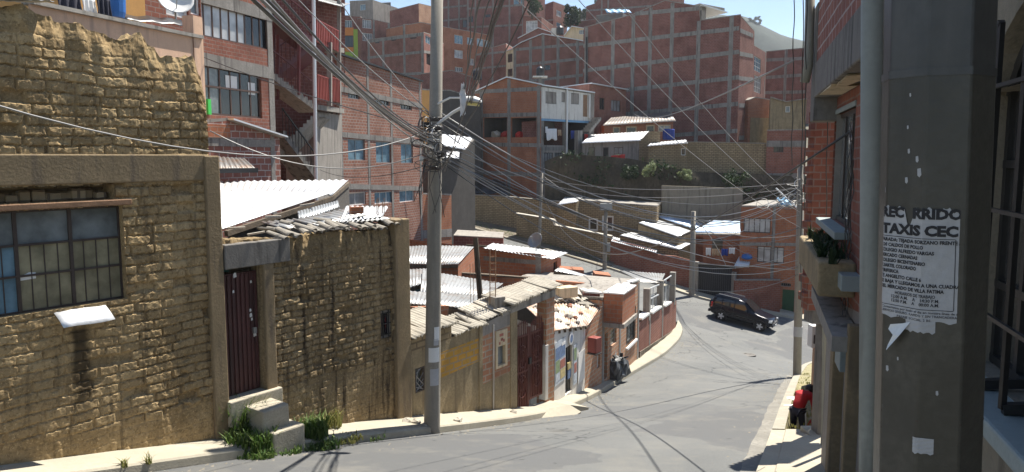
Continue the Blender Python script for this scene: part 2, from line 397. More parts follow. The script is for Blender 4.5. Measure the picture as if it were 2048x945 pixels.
# ---------------------------------------------------------------- street geometry
def resample(pts, n):
    P = np.array([tuple(p) for p in pts]); s = np.r_[0, np.cumsum(np.linalg.norm(np.diff(P, axis=0), axis=1))]
    t = np.linspace(0, s[-1], n); return np.stack([np.interp(t, s, P[:, k]) for k in range(3)], 1)
def smooth(P, k=3):
    for _ in range(k): P = np.vstack([P[:1], (P[:-2] + 2 * P[1:-1] + P[2:]) / 4, P[-1:]])
    return P
WD = V((.575, .818)); W0 = V((-4.70, 11.70))                  # line of the left-hand street front
def wl(t): return W0 + WD * t
WA, WB = wl(-8), wl(9.9)
kl = [(-3.9, 6.0, -3.55), at(300, 945, 10.0), at(600, 900, 12.1), at(870, 868, 14.6), at(1000, 851, 16.6), at(1090, 837, 18.6), at(1150, 815, 21.4),
      at(1200, 790, 24), at(1240, 765, 27), at(1330, 712, 32.5), at(1360, 682, 37), at(1368, 661, 40), at(1356, 645, 42)]
d0 = V(kl[1]) - V(kl[2]); kl[0] = V(kl[1]) + d0.normalized() * 8
KL = smooth(resample(kl, 70), 4)
kr = [at(1515, 940, 11.4), at(1540, 872, 14.5), at(1556, 825, 18), at(1570, 790, 22), at(1582, 763, 27), at(1590, 750, 30.5), at(1604, 733, 35), at(1640, 722, 38)]
d0 = V(kr[0]) - V(kr[1]); kr = [V(kr[0]) + V((d0.x, d0.y, 0)).normalized() * 12 + V((0, 0, 2.4))] + kr
KR = smooth(resample(kr, 70), 4)
FK = smooth(resample([at(780, 405, 72), at(905, 447, 60), at(1060, 492, 55), at(1200, 533, 51.5), at(1300, 567, 49.5), at(1395, 599, 48), at(1500, 621, 47), at(1590, 640, 46), at(1760, 672, 44)], 70), 3)
asph, nt_, b_ = _new('asphalt'); co = _coord(nt_)
c = _mixc(nt_, _ramp(nt_, _noise(nt_, co, .35, 5), .35, .7), (.105, .108, .105), (.145, .146, .138))
c = _mixc(nt_, _ramp(nt_, _noise(nt_, co, 60, 3, .7), .5, .8), c, (.215, .21, .2))
c = _mixc(nt_, _ramp(nt_, _noise(nt_, co, 2.4, 6, .7), .62, .8), c, (.085, .085, .083))
vo = _n(nt_, 'ShaderNodeTexVoronoi', Scale=.55); vo.feature = 'DISTANCE_TO_EDGE'
wn = _n(nt_, 'ShaderNodeTexNoise', Scale=1.1, Detail=5); nt_.links.new(co, wn.inputs['Vector'])
ad = nt_.nodes.new('ShaderNodeVectorMath'); ad.operation = 'MULTIPLY_ADD'; ad.inputs[1].default_value = (1.2, 1.2, 1.2); nt_.links.new(wn.outputs['Color'], ad.inputs[0]); nt_.links.new(co, ad.inputs[2]); nt_.links.new(ad.outputs[0], vo.inputs['Vector'])
ck = _n(nt_, 'ShaderNodeMath', operation='MULTIPLY'); nt_.links.new(_ramp(nt_, vo.outputs['Distance'], .02, .0), ck.inputs[0]); nt_.links.new(_ramp(nt_, _noise(nt_, co, .25, 2), .44, .56), ck.inputs[1])
c = _mixc(nt_, ck.outputs[0], c, (.05, .05, .05))
vp = _n(nt_, 'ShaderNodeTexVoronoi', Scale=.16); vp.distance = 'MANHATTAN'; nt_.links.new(ad.outputs[0], vp.inputs['Vector'])
sp = nt_.nodes.new('ShaderNodeSeparateColor'); nt_.links.new(vp.outputs['Color'], sp.inputs[0])
c = _mixc(nt_, _ramp(nt_, sp.outputs[0], .72, .74), c, (.104, .105, .104))
dn = _noise(nt_, co, .8, 7, .7); c = _mixc(nt_, _ramp(nt_, dn, .5, .85), c, (.19, .18, .155))
os_ = _noise(nt_, co, 3.3, 3, .5); c = _mixc(nt_, _ramp(nt_, os_, .70, .76), c, (.06, .06, .06))
nt_.links.new(c, b_.inputs['Base Color']); b_.inputs['Roughness'].default_value = .8; b_.inputs['Specular IOR Level'].default_value = .3
bp = _n(nt_, 'ShaderNodeBump', Strength=.7, Distance=.012); nt_.links.new(_noise(nt_, co, 55, 5, .75), bp.inputs['Height']); nt_.links.new(bp.outputs[0], b_.inputs['Normal'])
road = MB(); NA = 14
rows = []
for k in range(70):
    a, b = V(KL[k]), V(KR[k]); rows.append([a.lerp(b, j / NA) + V((0, 0, .05 * math.sin(math.pi * j / NA))) for j in range(NA + 1)])
road.loft(rows)
# junction: last row of the street out to the far kerb, and the cross street running up to the left
last = rows[-1]
fk_r = FK[44:70]; far = smooth(resample([V(p) for p in fk_r], NA + 1), 0)
road.loft([[V(last[j]).lerp(V(far[j]), k / 8) for j in range(NA + 1)] for k in range(9)])
near = []
for p in FK[:45]:
    near.append(V(p) + V((-3.0, -6.2, -.3)))
near[-1] = V(last[0])
for k in range(6): near[-2 - k] = near[-2 - k].lerp(V(last[0]), (6 - k) / 8)
road.loft([[V(near[k]).lerp(V(FK[k]), j / 8) for j in range(9)] for k in range(45)])
rd = road.build('road', 'asphalt', smooth=True); tag(rd, 'grey asphalt street winding down to the junction', 'road', kind='structure')
# right end of the cross street, going on down behind the houses on the right
mb = MB(); mb.loft([[V(last[NA]).lerp(V(FK[69]), j / 6) + V((20 * k / 6, -6 * k / 6, -5 * k / 6)) for j in range(7)] for k in range(7)])
o = mb.build('road', 'asphalt'); o['kind'] = 'structure'
# left pavement
def nearest_wall(p):
    q = V((p[0], p[1])); t = (q - W0).dot(WD)
    if t < 9.4: return wl(t)
    return None
backs = [V((*wl(9.4), 0)), at(1110, 792, 21.0), at(1172, 772, 23.8), at(1200, 760, 25.4), at(1275, 735, 30.5), at(1352, 652, 40)]
BK = resample(backs, 60)
lp = MB(); rows_i = []
for k in range(70):
    p = V(KL[k]); q = nearest_wall(p)
    if q is None:
        d = np.hypot(BK[:, 0] - p.x, BK[:, 1] - p.y); i = int(np.argmin(d)); q = V((BK[i, 0], BK[i, 1]))
    n = V((q.x - p.x, q.y - p.y, 0)); L = max(n.length, .25); n = n.normalized() if n.length > .05 else V((-.8, .5, 0))
    w_ = .02 * math.sin(k * 1.7)
    rows_i.append([p + V((0, 0, -.15)), p + n * .02 + V((0, 0, .12)), p + n * .05 + V((0, 0, .15)), p + n * .16 + V((0, 0, .155 + w_ * .3)), p + n * (.16 + (L - .16) * .5) + V((0, 0, .17 + w_ * .3)), p + n * (L + .25) + V((0, 0, .19))])
lp.loft(rows_i)
o = lp.build('pavement', 'sidewalk', smooth=False); tag(o, 'narrow pale concrete pavement along the left-hand house fronts', 'pavement', kind='structure')
LPAVE = rows_i
from mathutils.bvhtree import BVHTree
bpy.context.view_layer.update()
def bvh_of(o): return BVHTree.FromPolygons([o.matrix_world @ v.co for v in o.data.vertices], [tuple(p.vertices) for p in o.data.polygons])
BR, BP = bvh_of(rd), bvh_of(o)
def onroad(px, py): h_ = BR.ray_cast(V((0, 0, 0)), ray(px, py).normalized()); return h_[0], h_[1]
def onstreet(px, py):
    d = ray(px, py).normalized(); hs = [h_ for h_ in (BR.ray_cast(V((0, 0, 0)), d), BP.ray_cast(V((0, 0, 0)), d)) if h_[0]]
    return min(hs, key=lambda h_: h_[3])[0] if hs else None
# kerb joints and a drain cover lie flat on the road
mb = MB(); cxy = at(1493, 710, 34); 
def road_z(x, y):
    best = None
    for k in range(69):
        for j in (0, 3, 6, 9, 12, 14):
            p = rows[k][j]; d = (p.x - x) ** 2 + (p.y - y) ** 2
            if best is None or d < best[0]: best = (d, p.z)
    return best[1]
mh = at(1493, 710, 33.0); zz = road_z(mh.x, mh.y)
ts = np.linspace(30, 37, 141)
mh, mn = onroad(1493, 710); dzdy = -mn.y / mn.z
mb.lathe((mh.x, mh.y, mh.z - .04), [(.45, 0), (.45, .055), (.36, .06), (.34, .05), (.1, .052)], 20)
for i in range(len(mb.v)): x, y, z = mb.v[i]; mb.v[i] = (x, y, z + (y - mh.y) * dzdy)
tag(mb.build('manhole_cover', 'concrete_dark'), 'round pale manhole cover in the road before the black car', 'manhole cover')
# right pavement: concrete near, weedy pavers beyond a drop
rp = MB(); rw = lambda Y: 1.4 + .31 * Y
idx = [k for k in range(70) if KR[k][1] < 14.9]
def rprow(k, inner, dz=0):
    p = V(KR[k]); n = V((1, -.28, 0)).normalized()
    return [p + V((0, 0, -.3)), p + n * .02 + V((0, 0, .1 + dz)), p + n * .28 + V((0, 0, .12 + dz)), p + n * .3 + V((0, 0, .14 + dz)), V((inner, p.y - .2, p.z + .18 + dz))]
rp.loft([rprow(k, rw(KR[k][1]) + .3) for k in idx])
e = rprow(idx[-1], rw(KR[idx[-1]][1]) + 1.4); rp.loft([e, [V(q) + V((0, .02, -.7)) for q in e]])
o = rp.build('pavement', 'sidewalk'); tag(o, 'concrete pavement ending in a drop on the right-hand side', 'pavement', kind='structure')
rp = MB()
idx2 = [k for k in range(70) if KR[k][1] > 14.6]
rp.loft([[V(KR[k]) + V((0, 0, -.3)), V(KR[k]) + V((.03, 0, .12)), V(KR[k]) + V((.27, -.05, .13))] for k in idx2])
o = rp.build('kerb', 'kerb'); tag(o, 'pale concrete kerb down the right edge of the road', 'kerb', kind='structure')
rp = MB()
sink = lambda k: -.38 * float(np.interp(KR[k][1], [14.6, 17, 22, 26], [1, 1, .35, 0]))
rp.loft([[V(KR[k]) + V((.26, -.05, .115)), V(KR[k]) + V((.34, -.06, .1 + sink(k) * .8)), V(KR[k]) + V((1.2, -.2, .1 + sink(k))), V(KR[k]) + V((4.5, -.8, .08 + sink(k)))] for k in idx2])
o = rp.build('pavement', 'paver'); tag(o, 'weedy yellowish paved strip beside the right kerb', 'pavement', kind='structure')
# gutter apron: cracked concrete strip at the right edge of the asphalt, a thin sheet over it
rp = MB(); gw = [.12 + .55 * abs(math.sin(k * .9)) * (1 if KR[k][1] < 22 else .45) for k in range(70)]
gr_rows = []
for k in range(70):
    if KR[k][1] > 30: break
    a, b = V(KR[k]), V(KL[k]); d = (b - a); d.z = 0; wd = .2 + .16 * float(fbm(np.array(k * .9), np.array(3.1), 5, 3))
    q = []
    for s in (0.0, .5, 1):
        t = wd * s / d.length; tt = 1 - t
        q.append(a.lerp(V(KL[k]), t) + V((0, 0, .05 * math.sin(math.pi * tt) + .006)))
    gr_rows.append(q)
rp.loft(gr_rows); o = rp.build('gutter', 'gutter_concrete'); tag(o, 'cracked concrete gutter strip along the right road edge', 'gutter', kind='structure')
# far pavement of the cross street
mb = MB(); mb.loft([[V(p) + V((0, 0, -.2)), V(p) + V((.05, .12, .13)), V(p) + V((.5, 1.1, .15)), V(p) + V((.9, 2.2, .16))] for p in FK[18:]])
o = mb.build('pavement', 'sidewalk'); tag(o, 'pavement on the far side of the cross street', 'pavement', kind='structure')
mb = MB(); rg = random.Random(17)
for _ in range(900):
    k = rg.randrange(69); a, b = V(KL[k]), V(KR[k]); d = b - a; side = rg.random() < .6; w_ = abs(rg.gauss(0, .45)) + .02; t = min(.5, w_ / d.length); t = t if side else 1 - t
    p = a.lerp(V(KL[k + 1]), rg.random()) + d * t + V((0, 0, .05 * math.sin(math.pi * t) + .004)); s = rg.uniform(.008, .03)
    mb.poly(p + V((-s, -s * .6, 0)), p + V((s, -s, .002)), p + V((s * .4, s, s * .5))); mb.poly(p + V((-s, -s * .6, 0)), p + V((s * .4, s, s * .5)), p + V((-s * .8, s * .7, 0)))
plain('grit', (.25, .225, .18), .95, .4, 9, 0); tag(mb.build('grit', 'grit'), 'loose grit and crumbs of adobe along the road edges', 'grit', kind='stuff')
# ---------------------------------------------------------------- terrain
def ground_z(x, y):
    g = np.interp(y, [-30, 0, 10, 20, 30, 40, 52, 58, 64, 70, 90, 115, 170, 260, 400], [-1, -4.2, -6.2, -8.4, -10.2, -11.2, -11.2, -8.5, -2.2, -1.2, 4, 11.5, 27, 40, 48])
    left = np.interp(x, [-60, -20, -12, -4, 14], [1, 1, .6, 0, 0]) * np.interp(y, [30, 45, 60, 70, 90], [0, .6, 1, .5, 0])
    g = g + left * 3.0
    g = g - np.interp(x, [-14, -6, 4, 8], [0, 4, 4, 0]) * np.interp(y, [54, 59, 66, 80], [0, 1, 1, 0])
    far_r = np.interp(x, [20, 45, 90, 200], [0, .25, .75, 1]) * np.interp(y, [45, 70, 200], [0, 1, 1]) 
    g = g - far_r * np.interp(y, [45, 100, 260, 400], [0, 6, 22, 26])
    return g
xs = np.r_[np.linspace(-260, -40, 23), np.linspace(-36, 44, 61), np.linspace(50, 300, 26)]; ys = np.r_[np.linspace(-30, 50, 21), np.linspace(51, 75, 25), np.linspace(78, 420, 60)]
X, Y = np.meshgrid(xs, ys, indexing='ij'); Z = ground_z(X, Y) + (fbm(X * .12, Y * .12, 3) - .5) * np.interp(Y, [40, 70, 150], [.3, .6, 3])
mb = MB(); mb.grid(np.stack([X, Y, Z], -1)); o = mb.build('ground', 'hill', smooth=True); tag(o, 'bare hillside ground under the brick houses', 'ground', kind='structure')
# far ground and mountain
mb = MB(); mb.poly((-3000, 400, -60), (3000, 400, -60), (3000, 3500, -60), (-3000, 3500, -60)); o = mb.build('terrain', 'hill'); o['kind'] = 'structure'
xs = np.linspace(-200, 700, 120); ys = np.linspace(520, 900, 50); X, Y = np.meshgrid(xs, ys, indexing='ij')
pk = np.interp(X, [-200, 60, 150, 180, 205, 215, 225, 240, 270, 320, 400, 700], [60, 100, 126, 124, 123, 118, 114, 107, 92, 70, 40, -20])
Z = -60 + (pk + 60) * np.sin(np.clip((Y - 520) / 150, 0, 1) * math.pi / 2) * np.interp(Y, [520, 700, 900], [1, 1, .75]) + (fbm(X * .03, Y * .03, 9) - .5) * 16
plain('mountain', (.04, .052, .043), .97, .35, .03, .2, .3)
mb = MB(); mb.grid(np.stack([X, Y, Z], -1)); o = mb.build('hill', 'mountain', smooth=True); tag(o, 'distant bluish mountain slope beyond the houses', 'mountain', kind='structure')
# ---------------------------------------------------------------- wall faces with real openings
class Face:
    def __init__(s, A, B):
        s.A = V((A[0], A[1])); s.B = V((B[0], B[1])); s.L = (s.B - s.A).length; s.d = (s.B - s.A) / s.L; s.n = V((s.d.y, -s.d.x))
    def p(s, u, z, out=0): q = s.A + s.d * u + s.n * out; return V((q.x, q.y, z))
    def hit(s, px, py):
        q = on_plane(px, py, s.A, s.B); return (V((q.x, q.y)) - s.A).dot(s.d), q.z
    def rect(s, x0, y0, x1, y1):
        ua, za = s.hit(x0, y0); ub, zb = s.hit(x1, y1); uc, zc = s.hit(x0, y1); ud, zd = s.hit(x1, y0)
        u0, u1 = sorted(((ua + uc) / 2, (ub + ud) / 2)); z1, z0 = (za + zd) / 2, (zb + zc) / 2
        return u0, u1, min(z0, z1), max(z0, z1)
def face_px(pL, YL, pR, YR, py): return Face(at(pL, py, YL), at(pR, py, YR))
def wall(mb, F, zb, zt, holes=(), th=.2):
    """zb, zt: lists of (u,z) polylines"""
    f = lambda pl, u: float(np.interp(u, [a for a, _ in pl], [b for _, b in pl]))
    us = sorted(set([0, F.L] + [min(max(a, 0), F.L) for pl in (zb, zt) for a, _ in pl] + [x for h in holes for x in h[:2]]))
    us = [u for i, u in enumerate(us) if i == 0 or u - us[i - 1] > 1e-4]
    zs = sorted(set([z for h in holes for z in h[2:4]]))
    for i in range(len(us) - 1):
        a, b = us[i], us[i + 1]; m = (a + b) / 2
        hh = sorted([h for h in holes if h[0] - 1e-4 < m < h[1] + 1e-4], key=lambda h: h[2])
        cur = (f(zb, a), f(zb, b))
        for h in hh:
            mb.poly(F.p(a, cur[0]), F.p(b, cur[1]), F.p(b, h[2]), F.p(a, h[2])); cur = (h[3], h[3])
        mb.poly(F.p(a, cur[0]), F.p(b, cur[1]), F.p(b, f(zt, b)), F.p(a, f(zt, a)))
    for u0, u1, z0, z1 in [h[:4] for h in holes]:
        mb.poly(F.p(u0, z0), F.p(u1, z0), F.p(u1, z0, -th), F.p(u0, z0, -th)); mb.poly(F.p(u0, z1), F.p(u0, z1, -th), F.p(u1, z1, -th), F.p(u1, z1))
        mb.poly(F.p(u0, z0), F.p(u0, z0, -th), F.p(u0, z1, -th), F.p(u0, z1)); mb.poly(F.p(u1, z0), F.p(u1, z1), F.p(u1, z1, -th), F.p(u1, z0, -th))
def fbox(mb, F, u0, u1, z0, z1, o0, o1):
    """box on a face between outward offsets o0 and o1"""
    c = F.p((u0 + u1) / 2, (z0 + z1) / 2, (o0 + o1) / 2)
    mb.boxax(c, V((F.d.x, F.d.y, 0)) * (u1 - u0) / 2, V((F.n.x, F.n.y, 0)) * (o1 - o0) / 2, V((0, 0, (z1 - z0) / 2)))
def window(F, r, parent, nx=2, ny=1, fm='brown_frame', pane='pane_dark', fw=.05, bars=0, sill=None, deep=.1, name='window', label=None, grille_mat='black_metal', pane2=None):
    u0, u1, z0, z1 = r; mb = MB()
    fbox(mb, F, u0, u0 + fw, z0, z1, -deep - .02, -deep + .03); fbox(mb, F, u1 - fw, u1, z0, z1, -deep - .02, -deep + .03)
    fbox(mb, F, u0 + fw, u1 - fw, z0, z0 + fw, -deep - .02, -deep + .03); fbox(mb, F, u0 + fw, u1 - fw, z1 - fw, z1, -deep - .02, -deep + .03)
    for i in range(1, nx): u = u0 + (u1 - u0) * i / nx; fbox(mb, F, u - fw * .4, u + fw * .4, z0 + fw, z1 - fw, -deep - .015, -deep + .025)
    for j in range(1, ny): z = z0 + (z1 - z0) * j / ny; fbox(mb, F, u0 + fw, u1 - fw, z - fw * .4, z + fw * .4, -deep - .01, -deep + .02)
    w = mb.build(name, fm, parent)
    if label: w['label'] = label
    mb = MB(); g = .004
    if pane2:
        m = u0 + (u1 - u0) * pane2[1]
        mb.poly(F.p(u0 + g, z0 + g, -deep), F.p(m, z0 + g, -deep), F.p(m, z1 - g, -deep), F.p(u0 + g, z1 - g, -deep)); mb.cur = 1
        mb.poly(F.p(m, z0 + g, -deep), F.p(u1 - g, z0 + g, -deep), F.p(u1 - g, z1 - g, -deep), F.p(m, z1 - g, -deep))
        mb.build('pane', [pane, pane2[0]], w)
    else:
        mb.poly(F.p(u0 + g, z0 + g, -deep), F.p(u1 - g, z0 + g, -deep), F.p(u1 - g, z1 - g, -deep), F.p(u0 + g, z1 - g, -deep)); mb.build('pane', pane, w)
    if bars:
        mb = MB()
        for i in range(bars): u = u0 + (u1 - u0) * (i + .5) / bars; fbox(mb, F, u - .009, u + .009, z0 + .01, z1 - .01, .005, .023)
        for t in (.12, .5, .88): z = z0 + (z1 - z0) * t; fbox(mb, F, u0 + .002, u1 - .002, z - .012, z + .012, -.002, .003)
        mb.build('grille', grille_mat, w)
    if sill:
        mb = MB(); fbox(mb, F, u0 - .08, u1 + .08, z0 - .09, z0 - .003, -.08, .09); mb.build('sill', sill, w)
    return w
# ---------------------------------------------------------------- brick houses
class House:
    def __init__(s, name, label, cat='house', group=None, mat='brick_red', frame='frame_concrete'):
        s.name, s.label, s.cat, s.group, s.mat, s.frame = name, label, cat, group, mat, frame
        s.faces = []; s.wins = []
    def face(s, pR, YR, top, bot, pL=None, YL=None, py=None, holes=(), cols=(), beams=(), mat=None, cw=.26, bh=.26):
        """top: list of (px,py) along the roof line; bot: list of (px,py) or a z; holes: (x0,y0,x1,y1,kwargs)"""
        ref = py if py is not None else sum(b for _, b in top) / len(top)
        A = (at(pL, ref, YL) if pL is not None else s.last); B = at(pR, ref, YR)
        F = Face(A, B); s.last = (F.B.x, F.B.y)
        zt = sorted([F.hit(x, y) for x, y in top]); zt[0] = (min(zt[0][0], 0), zt[0][1]); zt[-1] = (max(zt[-1][0], F.L), zt[-1][1])
        zb = [(0, bot)] if isinstance(bot, (int, float)) else sorted([F.hit(x, y) for x, y in bot])
        hs = []
        for h in holes:
            r = F.rect(*h[:4]); r = (max(.03, r[0]), min(F.L - .03, r[1]), r[2], r[3]); hs.append(r); s.wins.append((F, r, h[4] if len(h) > 4 else {}))
        s.faces.append(dict(F=F, zt=zt, zb=zb, holes=hs, cols=cols, beams=beams, mat=mat or s.mat, cw=cw, bh=bh, ref=ref))
        return F
    def done(s, depth=6, roof='slab', over=.0, roof_mat='concrete', back=None):
        f = lambda pl, u: float(np.interp(u, [a for a, _ in pl], [b for _, b in pl]))
        P = [s.faces[0]['F'].A] + [x['F'].B for x in s.faces]
        ztop = [f(s.faces[0]['zt'], 0)] + [f(x['zt'], x['F'].L) for x in s.faces]
        zlow = min(b for x in s.faces for _, b in x['zb'])
        nrm = V((0, 0))
        for x in s.faces: nrm += x['F'].n * x['F'].L
        nrm.normalize()
        if back is None: back = -nrm * depth
        root = thing(s.name, s.label, s.cat, ((P[0].x + P[-1].x) / 2 + back.x / 2, (P[0].y + P[-1].y) / 2 + back.y / 2, zlow), s.group)
        s.root = root
        mats = []
        mb = MB()
        for x in s.faces:
            if x['mat'] not in mats: mats.append(x['mat'])
            mb.cur = mats.index(x['mat']); wall(mb, x['F'], x['zb'], x['zt'], x['holes'])
        mb.cur = 0
        Q = [p + back for p in P]
        mb.poly((P[0].x, P[0].y, zlow), (P[0].x, P[0].y, ztop[0]), (Q[0].x, Q[0].y, ztop[0]), (Q[0].x, Q[0].y, zlow))
        mb.poly((P[-1].x, P[-1].y, zlow), (Q[-1].x, Q[-1].y, zlow), (Q[-1].x, Q[-1].y, ztop[-1]), (P[-1].x, P[-1].y, ztop[-1]))
        mb.poly((Q[0].x, Q[0].y, zlow), (Q[0].x, Q[0].y, ztop[0]), (Q[-1].x, Q[-1].y, ztop[-1]), (Q[-1].x, Q[-1].y, zlow))
        # dark interior floor plate so that openings never look through to the sky
        mb.build('wall', mats, root)
        if any(x['cols'] or x['beams'] for x in s.faces):
            mb = MB()
            for x in s.faces:
                F = x['F']
                for c in x['cols']:
                    u = F.hit(c, x['ref'])[0]; u = min(max(u, x['cw'] / 2 - .014), F.L - x['cw'] / 2 + .014)
                    fbox(mb, F, u - x['cw'] / 2, u + x['cw'] / 2, f(x['zb'], u) + .01, min(f(x['zt'], u - x['cw'] / 2), f(x['zt'], u + x['cw'] / 2)) - .012, -.02, .016)
                for bm in x['beams']:
                    if len(bm) == 2: z0 = z1 = F.hit(*bm)[1]; u0, u1 = 0, F.L
                    else:
                        (u0, z0), (u1, z1) = F.hit(*bm[:2]), F.hit(*bm[2:4]); u0, u1 = max(u0, 0), min(u1, F.L)
                    u0 -= .012; u1 += .012
                    a, b = F.p(u0, z0, .003), F.p(u1, z1, .003); mb.beam(a, b, .046, x['bh'])
            mb.build('concrete_frame', s.frame, root)
        # roof: follows the wall heads, one strip per face from front to back
        mb = MB()
        pts = []
        for x in s.faces:
            for u, z in x['zt']:
                if -1e-3 <= u <= x['F'].L + 1e-3 or True:
                    u = min(max(u, 0), x['F'].L); pts.append((x['F'].p(u, z)))
        cl = [pts[0]]
        for p in pts[1:]:
            if (p - cl[-1]).length > .02: cl.append(p)
        t = .09
        fr = [p + V((nrm.x * over, nrm.y * over, .004)) for p in cl]; bk = [p + V((back.x, back.y, .004)) for p in cl]
        up = V((0, 0, t))
        mb.loft([bk, fr, [p + up for p in fr], [p + up for p in bk]])
        for e in (0, -1): mb.poly(fr[e], bk[e], bk[e] + up, fr[e] + up)
        if roof: mb.build('roof', roof_mat, root)
        for F, r, kw in s.wins:
            kw = dict(kw); k = kw.pop('kind', 'window')
            if k == 'window': window(F, r, root, **kw)
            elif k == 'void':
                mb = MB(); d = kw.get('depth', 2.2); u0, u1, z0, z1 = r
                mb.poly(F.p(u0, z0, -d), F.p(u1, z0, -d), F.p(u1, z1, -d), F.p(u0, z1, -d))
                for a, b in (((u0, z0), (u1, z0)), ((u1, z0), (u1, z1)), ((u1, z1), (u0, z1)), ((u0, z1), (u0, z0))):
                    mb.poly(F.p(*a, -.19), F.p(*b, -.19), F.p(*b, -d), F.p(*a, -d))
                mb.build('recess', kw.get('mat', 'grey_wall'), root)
            elif k == 'door':
                mb = MB(); u0, u1, z0, z1 = r; fbox(mb, F, u0, u1, z0, z1, -.14, -.09)
                n = kw.get('n', 6)
                for i in range(n): u = u0 + (u1 - u0) * (i + .5) / n; fbox(mb, F, u - .012, u + .012, z0 + .03, z1 - .03, -.09, -.075)
                d = mb.build('door', kw.get('mat', 'dark_frame'), root)
        return root
# ---------------------------------------------------------------- corrugated sheets and roof tiles
def corr(mb, a, b, c, d, wl_=.15, amp=.018, n_along=2, jit=0, seg=4):
    """sheet with corners a-b (upper edge) and d-c (lower edge); the ribs run from a to d"""
    a, b, c, d = V(a), V(b), V(c), V(d); W = ((b - a).length + (c - d).length) / 2; n = max(4, int(W / wl_ * seg))
    nrm = (b - a).cross(d - a).normalized()
    if nrm.z < 0: nrm = -nrm
    P = np.zeros((n + 1, n_along + 1, 3))
    for i in range(n + 1):
        s = i / n; off = amp * math.sin(2 * math.pi * s * W / wl_)
        for j in range(n_along + 1):
            t = j / n_along; p = (a.lerp(b, s)).lerp(d.lerp(c, s), t) + nrm * off
            if jit and j == n_along: p = p + nrm * RND.uniform(-jit, jit) * .3
            P[i, j] = p
    mb.grid(P)
def solidify(o, t=.012):
    m = o.modifiers.new('thickness', 'SOLIDIFY'); m.thickness = t; return o
def sheet(name, label, cat, pts, mat, group=None, parent=None, wl_=.15, amp=.018, **k):
    mb = MB(); corr(mb, *pts, wl_=wl_, amp=amp, **k); o = mb.build(name, mat, parent, smooth=True); solidify(o)
    if parent is None: tag(o, label, cat, group)
    return o
def roof_tile(mb, p, q, r=.09, up=V((0, 0, 1)), flip=False, n=6, t=.018):
    """one half-round tile from p (upper end) to q (lower end)"""
    p, q = V(p), V(q); d = (q - p).normalized(); s = d.cross(up).normalized(); u = s.cross(d)
    sg = -1 if flip else 1
    rows = []
    for e, rr in ((p, r * .85), (q, r)):
        rows.append([e + s * math.cos(math.pi * k / n) * rr + u * sg * math.sin(math.pi * k / n) * rr * .75 for k in range(n + 1)] +
                    [e + s * math.cos(math.pi * k / n) * (rr - t) + u * sg * math.sin(math.pi * k / n) * (rr - t) * .75 for k in reversed(range(n + 1))])
    mb.loft(rows, closed=True); mb.poly(*rows[0]); mb.poly(*reversed(rows[1]))
def grass(mb, c, r, n, h=.3, rnd=RND, lean=.4, w=.012):
    for _ in range(n):
        a = rnd.uniform(0, 6.283); rr = r * math.sqrt(rnd.random()); b = V(c) + V((math.cos(a) * rr, math.sin(a) * rr, 0))
        hh = h * rnd.uniform(.45, 1.1); la = rnd.uniform(0, 6.283); l = lean * hh * rnd.uniform(.2, 1.3); L = V((math.cos(la) * l, math.sin(la) * l, 0))
        s = V((math.cos(la + 1.57), math.sin(la + 1.57), 0)) * w * rnd.uniform(.6, 1.4)
        m = b + L * .35 + V((0, 0, hh * .6)); t = b + L + V((0, 0, hh * rnd.uniform(.7, 1)))
        i = mb._add([b - s, b + s, m + s * .8, m - s * .8, t]); mb.f += [(i, i + 1, i + 2, i + 3), (i + 3, i + 2, i + 4)]; mb.m += [mb.cur] * 2
def leaves(mb, pts, size, rnd=RND):
    for p in pts:
        a = V((rnd.gauss(0, 1), rnd.gauss(0, 1), rnd.gauss(0, 1))).normalized(); b = a.cross(V((rnd.gauss(0, 1), rnd.gauss(0, 1), rnd.gauss(0, 1)))).normalized()
        s = size * rnd.uniform(.6, 1.4); p = V(p)
        mb.poly(p - a * s, p - b * s * .45, p + a * s, p + b * s * .45)
